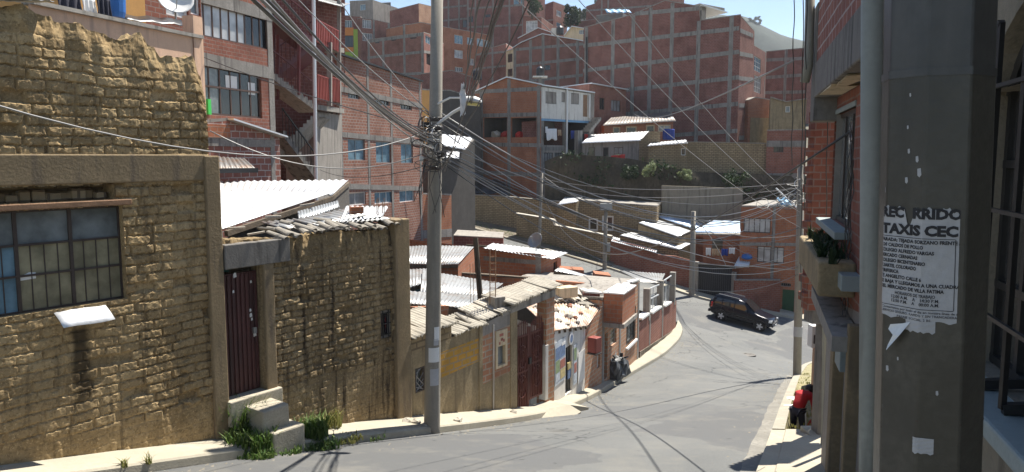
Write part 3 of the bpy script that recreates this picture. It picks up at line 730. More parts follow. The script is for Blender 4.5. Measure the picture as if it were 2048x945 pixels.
# ---------------------------------------------------------------- adobe walls in relief
def adobe_wall(F, zb, ztop, holes=(), du=.021, row=.14, seed=1, smoothmask=None, thick=.38, name='wall', parent=None, mat='adobe', courses_slope=0, band=None, rough=1.0, damp=None, blen=(.27, .42)):
    nu = int(F.L / du) + 1; u = np.linspace(0, F.L, nu)
    b = np.interp(u, [a for a, _ in zb], [z for _, z in zb]); t = ztop(u)
    nv = int((t - b).max() / du) + 1; vv = np.linspace(0, 1, nv)
    U = np.repeat(u[:, None], nv, 1); Z = b[:, None] + (t - b)[:, None] * vv[None, :]
    zz = Z - courses_slope * U + (fbm(U * 1.6, Z * 1.6, seed + 5, 3) - .5) * .09
    ru = np.floor(zz / row); fz = zz / row - ru
    uw = U + (fbm(U * 3, Z * 3, seed + 9, 3) - .5) * .1
    ln = blen[0] + (blen[1] - blen[0]) * _hash(ru, ru * 0, seed + 3); off = _hash(ru, ru * 0 + 7, seed + 4) * ln
    k = np.floor((uw + off) / ln); fu = (uw + off) / ln - k
    jog = (_hash(k, ru, seed + 11) - .5) * .25; fu = np.clip(fu + jog * (fu - .5), 0, 1)
    dz = np.minimum(fz, 1 - fz) * row; dx = np.minimum(fu, 1 - fu) * ln
    e = np.minimum(dz, dx) + (fbm(U * 22, Z * 22, seed + 21, 3) - .45) * .022
    br = sstep(.003, .019, e); bid = _hash(k, ru, seed + 1); bid2 = _hash(k, ru, seed + 2)
    D = br * (.037 + (bid - .5) * .014 * rough) + (fz - .5) * (bid2 - .4) * .012 * br
    missing = (bid2 > .965) * br; D = D - missing * .07 - .03 * sstep(.62, .72, fbm(U * 3.2, Z * 4.5, seed + 36, 3))
    D = D + (fbm(U * 9, Z * 9, seed + 31, 4) - .5) * .016 * rough + (fbm(U * 28, Z * 24, seed + 33, 2) - .37) * .022 + (fbm(U * 1.2, Z * 1.2, seed + 41, 3) - .5) * .035
    tone = bid * .9 + .05
    if smoothmask is not None:
        M = smoothmask(U, Z); D2 = .022 + (fbm(U * 5, Z * 1.4, seed + 51, 4) - .5) * .05 + (fbm(U * 18, Z * 7, seed + 52, 3) - .5) * .02
        D = D * (1 - M) + D2 * M; tone = tone * (1 - M) + .5 * M
    if band is not None: 
        M = band(U, Z); D = D * (1 - M) + M * (.034 + (fbm(U * 6, Z * 6, seed + 61, 3) - .5) * .01); tone = tone * (1 - M) + .25 * M
    # crumbling head: melted lobes near the top
    depth = t[:, None] - Z; lob = fbm(U * 4.5, Z * .8, seed + 71, 3)
    m = sstep(.75, .0, depth); D = D * (1 - m) + m * (.02 + (lob - .5) * .2 - .05 * (1 - sstep(0, .25, depth)) + (fbm(U * 16, Z * 10, seed + 72, 3) - .5) * .06)
    P = np.stack([F.A.x + F.d.x * U + F.n.x * D, F.A.y + F.d.y * U + F.n.y * D, Z], -1)
    mb = MB(); mb.v = P.reshape(-1, 3).tolist(); keep = []
    Uc = (U[:-1, :-1] + U[1:, 1:]) / 2; Zc = (Z[:-1, :-1] + Z[1:, 1:]) / 2; ok = np.ones_like(Uc, bool)
    for h in holes: ok &= ~((Uc > h[0]) & (Uc < h[1]) & (Zc > h[2]) & (Zc < h[3]))
    ii, jj = np.nonzero(ok); kk = ii * nv + jj
    mb.f = list(map(tuple, np.stack([kk, kk + nv, kk + nv + 1, kk + 1], 1).tolist())); mb.m = [0] * len(mb.f)
    # head strip and the returns of the openings
    nb = 7; top = P[:, -1, :]; S = np.zeros((nu, nb, 3)); tn = list(tone[:, :].reshape(-1)); 
    for j in range(nb):
        s = j / (nb - 1); hgt = (fbm(u * 9, u * 0 + j * 1.3, seed + 81, 4) - .5) * .12 * math.sin(math.pi * min(1, s * 1.2))
        S[:, j, 0] = top[:, 0] - F.n.x * thick * s; S[:, j, 1] = top[:, 1] - F.n.y * thick * s; S[:, j, 2] = top[:, 2] + hgt
    mb.grid(S); n_extra = nu * nb
    z1 = np.array(S[:, -1, :]); mb.grid(np.stack([z1, np.stack([z1[:, 0], z1[:, 1], b], -1)], 1)); n_extra += nu * 2
    for e_ in (0, -1):
        c = P[e_, :, :]; bk = c - np.array([F.n.x, F.n.y, 0]) * thick; mb.grid(np.stack([c, bk], 1)); n_extra += nv * 2
    for h in holes:
        u0, u1, z0, z1_ = h; i0 = len(mb.v)
        fr = [F.p(u0, z0, .03), F.p(u1, z0, .03), F.p(u1, z1_, .03), F.p(u0, z1_, .03)]; bk = [F.p(u0, z0, -.3), F.p(u1, z0, -.3), F.p(u1, z1_, -.3), F.p(u0, z1_, -.3)]
        mb.loft([fr, bk], closed=True); n_extra += 8
    o = mb.build(name, mat, parent, smooth=False)
    me = o.data; a = me.attributes.new('tone', 'FLOAT', 'POINT'); a.data.foreach_set('value', np.r_[tone.reshape(-1), np.full(n_extra, .6)].astype(np.float32))
    dp = damp(U, Z) if damp else np.zeros_like(U)
    a = me.attributes.new('damp', 'FLOAT', 'POINT'); a.data.foreach_set('value', np.r_[dp.reshape(-1), np.zeros(n_extra)].astype(np.float32))
    return o
# ---------------------------------------------------------------- tall adobe house at the left edge
FW = Face(wl(-7.2), wl(12))                      # the whole street front; u along it
off = FW.hit(0, 500)[0]
u_at = lambda px, py: FW.hit(px, py)[0]
z_at = lambda px, py: FW.hit(px, py)[1]
# separate faces for each house, all in the street-front plane
uA = u_at(428, 600)
FA = Face(wl(-7.2), FW.A + FW.d * uA)
root = thing('adobe_house', 'tall crumbling mud brick house front with melted ragged top at left edge', 'house', (*FA.A.lerp(FA.B, .5), z_at(430, 900)))
ADOBE_HOUSE = root
tx = [FA.hit(x, y) for x, y in [(-700, -160), (-200, -60), (0, 8), (60, 14), (105, 32), (112, 48), (140, 42), (165, 48), (172, 62), (215, 66), (225, 80), (262, 78), (285, 66), (300, 88), (312, 96), (325, 118), (345, 112), (365, 118), (385, 108), (400, 135), (408, 150)]]
def topA(u): return np.interp(u, [a for a, _ in tx], [z for _, z in tx]) + (fbm(u * 8, u * 0, 3, 4) - .5) * .14
zbA = [FA.hit(-900, 1060), FA.hit(0, 935), FA.hit(430, 893)]; zbA = sorted([(u, z - .12) for u, z in zbA])
b0, b1 = z_at(200, 309), z_at(200, 367)
win = FA.rect(2, 428, 249, 618); zw = [FA.hit(0, 425)[1], FA.hit(0, 634)[1]]
uw1 = FA.hit(249, 520)[0]; win = (uw1 - 2.0, uw1, FA.hit(125, 617)[1] + .0, FA.hit(125, 420)[1] + .02)
cav = (win[0], uw1 - .1, win[3] + .09, FA.hit(125, 372)[1])
def smA(U, Z):
    m = sstep(.52, .62, fbm(U * 1.1, Z * .9, 77, 4)) * .8 + .15
    low = sstep(zw[1] + .1, zw[1] - .4, Z) * sstep(uw1 + .3, uw1 - .2, U); m = np.maximum(m * .35 - .05, low * (.1 + .7 * fbm(U * 1.4, Z * 1.4, 78, 3)))
    pl = np.interp(U, [FA.hit(0, 900)[0], FA.hit(265, 847)[0], FA.hit(430, 795)[0]], [FA.hit(0, 890)[1], FA.hit(265, 847)[1], FA.hit(430, 795)[1]])
    return np.maximum(m, sstep(.03, -.03, Z - pl) * .85)
bandA = lambda U, Z: sstep(b1 - .02, b1 + .01, Z) * sstep(b0 + .02, b0 - .01, Z) 
us_, zs_ = FA.hit(158, 700)
def dampA(U, Z):
    c = us_ + (fbm(Z * 2, Z * 0 + 2, 5, 3) - .5) * .25
    m = sstep(.16, .04, np.abs(U - c) + (fbm(U * 7, Z * 7, 8, 3) - .5) * .12) * sstep(FA.hit(160, 840)[1], FA.hit(160, 780)[1], Z) * sstep(FA.hit(160, 645)[1], FA.hit(160, 665)[1], Z)
    return np.clip(m, 0, 1) * .85
adobe_wall(FA, zbA, topA, [win, cav], seed=3, smoothmask=smA, parent=root, band=bandA, damp=dampA, thick=.45)
mb = MB(); u0, u1, z0, z1 = cav                                       # recess over the lintel, with loose adobe in it
mb.poly(FA.p(u0, z0, -.29), FA.p(u1, z0, -.29), FA.p(u1, z1, -.29), FA.p(u0, z1, -.29))
for i in range(12):
    a = u0 + (u1 - u0) * (i + .5) / 12; fbox(mb, FA, a - .1, a + .07 + .03 * math.sin(i), z0, z0 + .1 + .07 * math.sin(i * 2.3) ** 2, -.28, -.1 - .1 * math.sin(i * 1.7) ** 2)
mb.build('recess', 'brick_mud', root, bevel=.02)
mb = MB(); fbox(mb, FA, win[0] - .2, uw1 + .12, win[3] + .004, win[3] + .085, -.28, .07); mb.build('lintel', 'rust_beam', root, bevel=.012)
mb = MB(); fbox(mb, FA, .01, FA.L - .02, b1, b0, -.2, .058); mb.build('tie_beam', 'concrete_band', root, bevel=.02)
# iron window with wired glass
mb = MB(); u0, u1, z0, z1 = win
for i in range(4): fbox(mb, FA, u0 + (u1 - u0) * i / 3 - .022, u0 + (u1 - u0) * i / 3 + .022, z0, z1, -.13, -.08)
for i in range(13):
    if i % 4: fbox(mb, FA, u0 + (u1 - u0) * i / 12 - .006, u0 + (u1 - u0) * i / 12 + .006, z0, z1 - (z1 - z0) * .33, -.118, -.1)
for t in (0.01, .36, .66, .985): z = z0 + (z1 - z0) * t; fbox(mb, FA, u0, u1, z - .014, z + .014, -.127, -.083)
wdw = mb.build('window', 'dark_frame', root)
mb = MB(); 
pm = ['pane_grey', 'pane_blue', 'pane_olive', 'pane_olive']
for i in range(3):
    for j in range(2):
        mb.cur = 0 if j == 1 else (1 if i == 0 else 2 + i % 2)
        a, b = u0 + (u1 - u0) * i / 3, u0 + (u1 - u0) * (i + 1) / 3; c, d = (z0, z0 + (z1 - z0) * .66) if j == 0 else (z0 + (z1 - z0) * .66, z1)
        mb.poly(FA.p(a, c, -.11), FA.p(b, c, -.11), FA.p(b, d, -.11), FA.p(a, d, -.11))
mb.build('pane', pm, wdw)
mb = MB(); uu, zz = FA.hit(62, 556)
mb.poly(*[FA.p(uu + a, zz + b, -.104) for a, b in ((-.12, -.04), (.1, -.03), (.1, .05), (.02, .06), (-.02, .04), (-.1, .02))]); mb.build('torn_paper', 'paper_white', wdw)
# bright tin flap under the window
uu, zz = FA.hit(165, 613)
a, b = FA.p(FA.hit(105, 624)[0], FA.hit(105, 626)[1], .03), FA.p(FA.hit(208, 608)[0], FA.hit(208, 608)[1], .03); dn = V((FA.n.x * .26 - FA.d.x * .0, FA.n.y * .26, -.13))
mb = MB(); mb.grid(np.array([[tuple(a.lerp(b, s) + dn * t + V((0, 0, -.05 * t * t + .012 * math.sin(s * 5 + t)))) for t in (0, .33, .66, 1)] for s in np.linspace(0, 1, 7)]))
o = mb.build('tin_flap', 'tin_bright', root, smooth=True); solidify(o, .003); o['label'] = 'bright white tin flap under the window'
# concrete corner post
uc, _ = FW.hit(428, 600); mb = MB(); zlo, zhi = z_at(430, 905), z_at(430, 312)
mb.box(FW.p(uc + .02, (zlo + zhi) / 2, -.1), .26, .36, zhi - zlo, rz=math.atan2(FW.d.y, FW.d.x)); o = mb.build('corner_post', 'concrete_band', root, bevel=.02)
# sheet scraps on the wall head, at the left
p = [FA.p(FA.hit(-60, 2)[0], FA.hit(-60, -6)[1], .12), FA.p(FA.hit(100, 10)[0], FA.hit(100, 5)[1], .12)]
mb = MB(); corr(mb, p[0] - V((FA.n.x, FA.n.y, -.1)) * .7, p[1] - V((FA.n.x, FA.n.y, -.1)) * .7, p[1], p[0], wl_=.13, amp=.02); o = mb.build('roof_sheet', 'tin', root, smooth=True); solidify(o)
# ---------------------------------------------------------------- lower adobe house with the red door
FB = Face(FW.A + FW.d * (uc + .15), FW.A + FW.d * u_at(813, 640))
root = thing('adobe_house', 'low mud brick house with dark red door and tiled wall head', 'house', (*FB.A.lerp(FB.B, .5), z_at(700, 850)))
dr = FB.rect(447, 542, 526, 790); dz0 = FB.hit(447, 800)[1]
ud0, ud1 = FB.hit(446, 680)[0], FB.hit(526, 680)[0]; dtop = FB.hit(490, 532)[1]; dbot = FB.hit(490, 792)[1]
wr = FB.rect(759, 620, 782, 676)
zbB = sorted([(u, z - .12) for u, z in (FB.hit(440, 890), FB.hit(620, 866), FB.hit(813, 843))])
tB = sorted([FB.hit(x, y) for x, y in [(440, 480), (576, 478), (580, 476), (640, 468), (700, 462), (760, 462), (770, 455), (813, 450)]])
def topB(u): return np.interp(u, [a for a, _ in tB], [z for _, z in tB]) + (fbm(u * 7, u * 0, 13, 3) - .5) * .06
def smB(U, Z):
    s = fbm(U * 2.6, Z * .25, 91, 3); m = sstep(.5, .62, s) * .9
    pl = np.interp(U, [FB.hit(545, 790)[0], FB.hit(650, 745)[0], FB.hit(813, 720)[0]], [FB.hit(545, 790)[1], FB.hit(650, 745)[1], FB.hit(813, 720)[1]])
    return np.maximum(m, sstep(.04, -.04, Z - pl) * .75)
hole_d = (ud0 - .02, ud1, dbot - .4, dtop)
adobe_wall(FB, zbB, topB, [hole_d, wr], seed=23, smoothmask=smB, parent=root, mat='adobe_streaked', row=.118, blen=(.17, .27), rough=1.5, thick=.4)
mb = MB(); u0, u1 = FB.hit(449, 500)[0], FB.hit(574, 500)[0]; fbox(mb, FB, .02, u1, FB.hit(500, 532)[1], FB.hit(500, 484)[1], -.3, .09)
mb.build('lintel', 'concrete_dark', root, bevel=.015)
mb = MB(); fbox(mb, FB, ud1 + .004, FB.hit(547, 680)[0], dbot - .25, dtop - .004, -.28, .085); mb.build('door_jamb', 'concrete_band', root, bevel=.02)
mb = MB(); fbox(mb, FB, FB.hit(786, 640)[0], FB.L + .03, FB.hit(800, 850)[1], FB.hit(800, 438)[1], -.4, .1); mb.build('corner_post', 'concrete_band', root, bevel=.02)
# door leaf: ribbed steel sheet, with the gap above it
zt0, zt1 = FB.hit(446, 553)[1], FB.hit(526, 538)[1]
mb = MB(); n = 9; zt_ = min(zt0, zt1)
fbox(mb, FB, ud0, ud1, dbot + .02, zt_, -.16, -.12)
for i in range(n): u = ud0 + (ud1 - ud0) * (i + .5) / n; fbox(mb, FB, u - .026, u + .026, dbot + .05, zt_ - .03, -.12, -.098)
d = mb.build('door', 'door_red', root, bevel=.006)
mb = MB(); fbox(mb, FB, ud1 - .13, ud1 - .07, dbot + 1.0, dbot + 1.1, -.098, -.06); mb.build('lock', 'steel_grey', d)
mb = MB()
for x, y, s in [(477, 552, .035), (474, 585, .02), (509, 632, .03), (508, 622, .022), (511, 640, .02), (517, 670, .035), (509, 565, .02)]:
    u, z = FB.hit(x, y); mb.poly(*[FB.p(u + s * a, z + s * b * 1.3, -.0965) for a, b in ((-.8, -1), (.9, -.7), (.6, .8), (-.2, 1), (-.9, .4))])
mb.build('torn_paper', 'paper_white', d)
mb = MB(); fbox(mb, FB, ud0, ud1, zt_ + .005, dtop, -.3, -.26); mb.cur = 1; fbox(mb, FB, ud0 + .02, ud0 + .32, zt_ + .02, dtop - .01, -.255, -.24); mb.build('transom', ['wood_old', 'teal'], root)
mb = MB(); fbox(mb, FB, ud0 - .02, ud1 + .25, dbot - .42, dbot + .015, -.35, .16); mb.build('threshold', 'step', root, bevel=.02)
window(FB, wr, root, nx=1, ny=1, fm='concrete', pane='pane_dark', bars=2, fw=.06, deep=.05)
# half-round tiles along the wall head and the junk roofing on it
mb = MB()
for i, u in enumerate(np.arange(FB.hit(566, 470)[0], FB.hit(790, 470)[0], .15)):
    z = float(topB(np.array([u]))[0]) + .04 + RND.uniform(-.05, .05); sk = RND.uniform(-.12, .12)
    a = FB.p(u + sk, z + .1, -.3); b = FB.p(u - .02, z, .1 + RND.uniform(-.06, .06)); roof_tile(mb, a, b, .08 * RND.uniform(.8, 1.15))
    if i % 3: roof_tile(mb, FB.p(u + RND.uniform(-.2, .2), z + .13, -.62), FB.p(u + RND.uniform(-.2, .2), z + .1, -.3), .075, flip=i % 2)
mb.build('roof_tiles', 'tile_grey', root)
mb = MB()
for k, (x0, y0, x1, y1, dp) in enumerate([(650, 455, 750, 432, .2), (690, 448, 790, 440, .1), (600, 462, 690, 452, .4)]):
    ua, za = FB.hit(x0, y0); ub, zb_ = FB.hit(x1, y1)
    a, b = FB.p(ua, za, -dp), FB.p(ub, zb_, -dp); h = V((-FB.n.x, -FB.n.y, .12)) * .7
    corr(mb, a + h, b + h, b, a, wl_=.14, amp=.02)
o = mb.build('roof_sheet', 'tin', root, smooth=True); solidify(o)
# things lying on it
sheet('corrugated_sheet', 'loose pale corrugated sheet weighed down by a brick on the low adobe house', 'metal sheet', (at(692, 414, 15.2), at(776, 414, 16.4), at(764, 435, 15.0), at(678, 446, 13.9)), 'tin_bright')
mb = MB(); q = at(713, 430, 14.75); mb.box(q + V((0, 0, .08)), .26, .14, .16, .5); tag(mb.build('brick', 'brick_orange', bevel=.008), 'single orange brick lying on the loose pale sheet', 'brick')
sheet('corrugated_sheet', 'dented grey metal sheet leaning under the bright shed roof', 'metal sheet', (at(595, 424, 14.6), at(676, 402, 16.3), at(679, 415, 16.0), at(598, 446, 14.2)), 'steel_grey', wl_=.12, amp=.012)
for k, (x, y0, y1) in enumerate([(775, 400, 452), (783, 397, 448), (797, 405, 440), (806, 398, 440)]):
    u, z0 = FB.hit(x, y1); z1 = FB.hit(x, y0)[1]; mb = MB(); mb.tube([FB.p(u, z0 - .2, -.3 - .08 * k), FB.p(u + .01, z1, -.3 - .08 * k)], .008, 5)
    tag(mb.build('rebar', 'rust_beam'), 'thin steel rod sticking up from the corner post of the low adobe house', 'rebar', 'steel rods above the corner post')
# two stair blocks
def stepblock(x0, x1, y0, y1, o0, o1, label, top):
    ua, ub = FB.hit(x0, 830)[0], FB.hit(x1, 830)[0]; z1 = top; z0 = top - .75
    mb = MB(); fbox(mb, FB, ua, ub, z0, z1, o0, o1)
    for i in range(len(mb.v)): v = V(mb.v[i]); mb.v[i] = tuple(v + V((RND.uniform(-.025, .025), RND.uniform(-.025, .025), RND.uniform(-.02, .02))))
    tag(mb.build('stone_step', 'step', bevel=.03), label, 'step')
stepblock(478, 534, 0, 0, .06, .62, 'upper concrete block step below the dark red door', dbot - .12)
stepblock(484, 552, 0, 0, .10, .78, 'lower concrete block step beside the weeds', dbot - .47)
# weeds and rubble at the wall foot
for x, y, Y, r, n, h, m, lab in [(478, 868, 11.4, .34, 900, .75, 'grass_green', 'tall green weed clump left of the block steps'), (505, 885, 11.5, .4, 520, .36, 'grass_green', 'low green weeds spilling over the pavement below the steps'), (625, 872, 12.7, .26, 420, .42, 'grass_green', 'green weeds right of the lower block step'),
                         (655, 852, 13.2, .26, 220, .4, 'grass_dry', 'dry yellow grass tuft at the foot of the adobe wall'), (632, 895, 12.35, .4, 420, .2, 'grass_green', 'flat green weeds on the kerb edge below the steps'), (510, 915, 11.2, .3, 320, .2, 'grass_green', 'small green weed patch on the road edge'),
                         (560, 905, 11.7, .35, 300, .14, 'grass_green', 'thin weeds growing out of the kerb joint'), (700, 878, 13.2, .24, 110, .13, 'grass_dry', 'sparse weeds on the kerb near the utility pole'), (750, 874, 13.6, .22, 80, .1, 'grass_green', 'faint green growth on the kerb between steps and pole'), (248, 932, 10.3, .05, 26, .16, 'grass_dry', 'tiny dry weed in the pavement, left one'), (297, 925, 10.7, .05, 22, .2, 'grass_dry', 'tiny dry weed in the pavement, right one')]:
    p = onstreet(x, y) or at(x, y, Y); p.z -= .02
    mb = MB(); grass(mb, p, r, n, h, w=.014 if n > 100 else .01, lean=.6); tag(mb.build('weed_tuft', m, base=p), lab, 'weeds')
for x, Y, s, lab in [(832, 14.6, .12, 'broken pale stone beside the utility pole foot'), (812, 14.7, .1, 'grey rubble stone at the end of the adobe wall'), (848, 14.5, .08, 'flat broken stone touching the pole foot'), (1028, 18.3, .1, 'white round stone at the gate post'), (915, 16.1, .11, 'grey lump of rubble at the foot of the block wall')]:
    p = best = onstreet(x, {832: 846, 812: 843, 848: 851, 1028: 826, 915: 842}[x])
    mb = MB(); prof = [(s * .55, 0), (s, s * .25), (s * .8, s * .7), (s * .2, s * .85)]; mb.lathe((p.x, p.y, best.z - .02), prof, 7)
    for i in range(len(mb.v)): v = V(mb.v[i]); mb.v[i] = tuple(v + V((RND.uniform(-.3, .3), RND.uniform(-.3, .3), RND.uniform(-.12, .12))) * s)
    tag(mb.build('rubble_stone', 'stone'), lab, 'stone')
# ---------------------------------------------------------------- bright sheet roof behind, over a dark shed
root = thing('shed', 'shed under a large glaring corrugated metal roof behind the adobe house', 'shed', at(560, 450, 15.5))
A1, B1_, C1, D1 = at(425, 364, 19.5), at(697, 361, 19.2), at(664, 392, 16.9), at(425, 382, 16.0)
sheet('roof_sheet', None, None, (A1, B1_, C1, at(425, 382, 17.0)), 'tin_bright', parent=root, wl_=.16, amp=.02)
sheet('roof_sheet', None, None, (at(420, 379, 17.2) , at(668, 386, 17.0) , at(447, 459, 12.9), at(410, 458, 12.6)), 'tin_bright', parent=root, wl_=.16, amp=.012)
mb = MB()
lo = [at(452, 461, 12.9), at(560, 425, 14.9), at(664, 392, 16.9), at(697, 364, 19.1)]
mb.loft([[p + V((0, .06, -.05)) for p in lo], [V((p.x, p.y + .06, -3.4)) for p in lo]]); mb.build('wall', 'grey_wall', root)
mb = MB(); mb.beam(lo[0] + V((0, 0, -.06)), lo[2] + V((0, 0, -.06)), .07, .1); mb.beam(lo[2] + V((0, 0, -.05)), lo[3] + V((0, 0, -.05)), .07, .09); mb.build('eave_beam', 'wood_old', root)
for k, (x, y, Y) in enumerate([(455, 457, 12.6), (495, 470, 12.7), (530, 434, 13.6), (600, 412, 15.0)]):
    mb = MB(); p = at(x, y, Y); mb.beam(p, p + V((.26, .12, .04 * (k % 2))), .07, .03); tag(mb.build('timber_offcut', 'tile_white'), 'short pale offcut of timber poking out under the bright shed roof', 'timber', 'timber offcuts under the shed roof')
# ---------------------------------------------------------------- long block wall with the small windows
FC = Face(FW.A + FW.d * (u_at(813, 640) + .12), FW.A + FW.d * (u_at(1032, 700)))
root = thing('street_house', 'low house behind a patched block wall with cream framed window and ridged tiles', 'house', (*FC.A.lerp(FC.B, .5), z_at(920, 840)))
H = FC.hit
def pl(*pts): return sorted([H(x, y) for x, y in pts])
def wpiece(mb, zb, zt, holes=()):                 # a stretch of wall between two polylines, over its own u range
    u0, u1 = zb[0][0], zb[-1][0]; F2 = Face(FC.A + FC.d * u0, FC.A + FC.d * u1); sh = lambda p: [(u - u0, z) for u, z in p]
    wall(mb, F2, sh(zb), sh(zt), [(a - u0, b - u0, c, d) for a, b, c, d in holes])
lw = FC.rect(831, 735, 849, 784); cw_ = FC.rect(990, 660, 1013, 735)
mb = MB(); low = pl((815, 850), (880, 845), (960, 836), (1032, 828))
base = [(u, z - .15) for u, z in low]
wpiece(mb, [base[0], base[1]], pl((815, 713), (880, 686)), [lw])
wpiece(mb, [base[1], base[2]], pl((880, 757), (960, 722)))
wpiece(mb, [base[2], base[3]], pl((960, 772), (1032, 738)))
mb.cur = 1; wpiece(mb, pl((880, 757), (960, 722)), pl((880, 706), (960, 676)))
mb.cur = 2; wpiece(mb, pl((960, 772), (1032, 738)), pl((960, 676), (1032, 644)), [cw_])
mb.cur = 3; wpiece(mb, pl((815, 713), (880, 686), (903, 676)), pl((815, 684), (880, 657), (903, 648)))
mb.cur = 0; wpiece(mb, pl((880, 706), (960, 676)), pl((880, 685), (960, 652)))
mb.cur = 4; wpiece(mb, pl((960, 676), (1032, 644)), pl((960, 652), (1005, 629), (1032, 612)))
# back of the house so that it is solid
zt_ = H(900, 690)[1]
for u, z0, z1 in ((0.0, base[0][1], H(815, 686)[1]), (FC.L, base[3][1], H(1032, 612)[1])):
    mb.poly(FC.p(u, z0), FC.p(u, z1), FC.p(u, z1, -.25), FC.p(u, z0, -.25))
for a, b, c, d in ((815, 684, 903, 648), (880, 685, 960, 652), (960, 652, 1032, 612)):
    (ua, za), (ub, zb_) = H(a, b), H(c, d); mb.poly(FC.p(ua, za), FC.p(ub, zb_), FC.p(ub, zb_, -.25), FC.p(ua, za, -.25)); mb.poly(FC.p(ua, za, -.25), FC.p(ub, zb_, -.25), FC.p(ub, base[3][1], -.25), FC.p(ua, base[0][1], -.25))
mb.build('wall', ['mud_plaster', 'brick_yellow', 'brick_street', 'brick_mud', 'grey_plaster'], root)
mb = MB()
for x, w in ((961, .14), (1027, .3)):
    u = H(x, 700)[0]; z0 = float(np.interp(u, [p[0] for p in base], [p[1] for p in base])) + .02; fbox(mb, FC, u - w / 2, u + w / 2, z0, H(x, 650 if x < 1000 else 618)[1], -.2, .02)
mb.build('concrete_post', 'mud_plaster', root, bevel=.01)
# lattice window
mb = MB(); u0, u1, z0, z1 = lw
for a, b in (((u0, z0), (u1, z0)), ((u1, z0), (u1, z1)), ((u1, z1), (u0, z1)), ((u0, z1), (u0, z0))): mb.beam(FC.p(*a, -.03), FC.p(*b, -.03), .05, .06)
wdw = mb.build('window', 'dark_frame', root); mb = MB()
for i in range(1, 4):
    t = i / 4
    mb.tube([FC.p(u0, z0 + (z1 - z0) * t, -.02), FC.p(u0 + (u1 - u0) * min(1, t * 1.6), z1 if t > .6 else z0 + (z1 - z0) * t + (u1 - u0) * 1.3, -.02)], .009, 4)
    mb.tube([FC.p(u1, z0 + (z1 - z0) * t, -.02), FC.p(u0, z0 + (z1 - z0) * t - (u1 - u0) * 1.0 * (1 if t > .3 else .4), -.02)], .009, 4)
    mb.tube([FC.p(u0, z0 + (z1 - z0) * t, -.02), FC.p(u1, z0 + (z1 - z0) * t - (u1 - u0) * 1.0 * (1 if t > .3 else .4), -.02)], .009, 4)
mb.build('lattice', 'cable_pale', wdw); mb = MB(); mb.poly(FC.p(u0, z0, -.12), FC.p(u1, z0, -.12), FC.p(u1, z1, -.12), FC.p(u0, z1, -.12)); mb.build('pane', 'pane_grey', wdw)
# cream framed window with the arched light
mb = MB(); u0, u1, z0, z1 = cw_; fw = .085
for a, b, c, d in ((u0, u0 + fw, z0, z1), (u1 - fw, u1, z0, z1), (u0 + fw, u1 - fw, z0, z0 + .07), (u0 + fw, u1 - fw, z0 + (z1 - z0) * .58, z1)): fbox(mb, FC, a, b, c, d, -.08, .035)
wdw = mb.build('window', 'cream_plaster', root, bevel=.01)
mb = MB(); mb.poly(FC.p(u0, z0, -.06), FC.p(u1, z0, -.06), FC.p(u1, z1, -.06), FC.p(u0, z1, -.06)); mb.build('pane', 'pane_grey', wdw)
mb = MB(); um, zm = (u0 + u1) / 2, z0 + (z1 - z0) * .77
for du_, dz_, w in ((-.09, -.1, .06), (-.02, .1, .16), (.08, -.06, .07), (.0, -.02, .1)): fbox(mb, FC, um + du_ - w / 2, um + du_ + w / 2, zm + dz_ - .035, zm + dz_ + .035, .036, .039)
mb.build('painted_mark', 'pa_red', wdw)
mb = MB(); u, z = H(986, 655); mb.tube([FC.p(u, H(986, 650)[1], .02), FC.p(u - .01, H(986, 740)[1], .022), FC.p(u - .02, H(985, 826)[1], .02)], [.02, .026, .018], 5); mb.build('lime_streak', 'white_plaster', root)
mb = MB(); fbox(mb, FC, H(966, 790)[0], H(968, 790)[0] + .02, H(966, 790)[1], H(966, 770)[1], .0, .03)
# ridged roof tiles on the wall head
def tilerow(F, p0, p1, r, out, back, rise, mat, parent, pitch=.16, both=True):
    (ua, za), (ub, zb_) = F.hit(*p0), F.hit(*p1); n = max(2, int((ub - ua) / pitch)); mb = MB()
    for i in range(n):
        t = (i + .5) / n; u = ua + (ub - ua) * t; z = za + (zb_ - za) * t + RND.uniform(-.03, .035); sk = RND.uniform(-.07, .07)
        roof_tile(mb, F.p(u + sk, z + rise, -back), F.p(u, z + .03, out + RND.uniform(-.12, .07)), r * RND.uniform(.85, 1.1))
        if both: roof_tile(mb, F.p(u + pitch / 2, z + rise - .03, -back), F.p(u + pitch / 2, z, out - .05), r * .9, flip=True)
    return mb.build('roof_tiles', mat, parent)
def sheetrow(F, p0, p1, out, back, rise, mat, parent, wd=.55):
    (ua, za), (ub, zb_) = F.hit(*p0), F.hit(*p1); n = max(2, round((ub - ua) / wd)); mb = MB()
    for i in range(n):
        t0, t1 = i / n, (i + 1.12) / n; jz, jo = RND.uniform(-.02, .03), RND.uniform(-.1, .06)
        q = lambda t, o, h: F.p(ua + (ub - ua) * t, za + (zb_ - za) * t + h + jz + .01 * (i % 2), o)
        sk = RND.uniform(-.04, .04); corr(mb, q(t0 + sk, -back, rise), q(t1 + sk, -back, rise), q(t1, out + jo, .02), q(t0, out + jo, .02), wl_=.105, amp=.026, n_along=3, jit=.12)
    o = mb.build('roof_sheet', mat, parent, smooth=True); solidify(o, .012); return o
sheetrow(FC, (818, 679), (903, 645), .14, 1.0, .22, 'tile', root)
sheetrow(FC, (906, 672), (966, 648), .14, .8, .16, 'tile', root)
sheetrow(FC, (966, 645), (1024, 620), .12, .8, .2, 'tile_white', root)
tilerow(FC, (940, 655), (1010, 628), .07, -.1, .6, .2, 'tile_grey', root, pitch=.3, both=False)
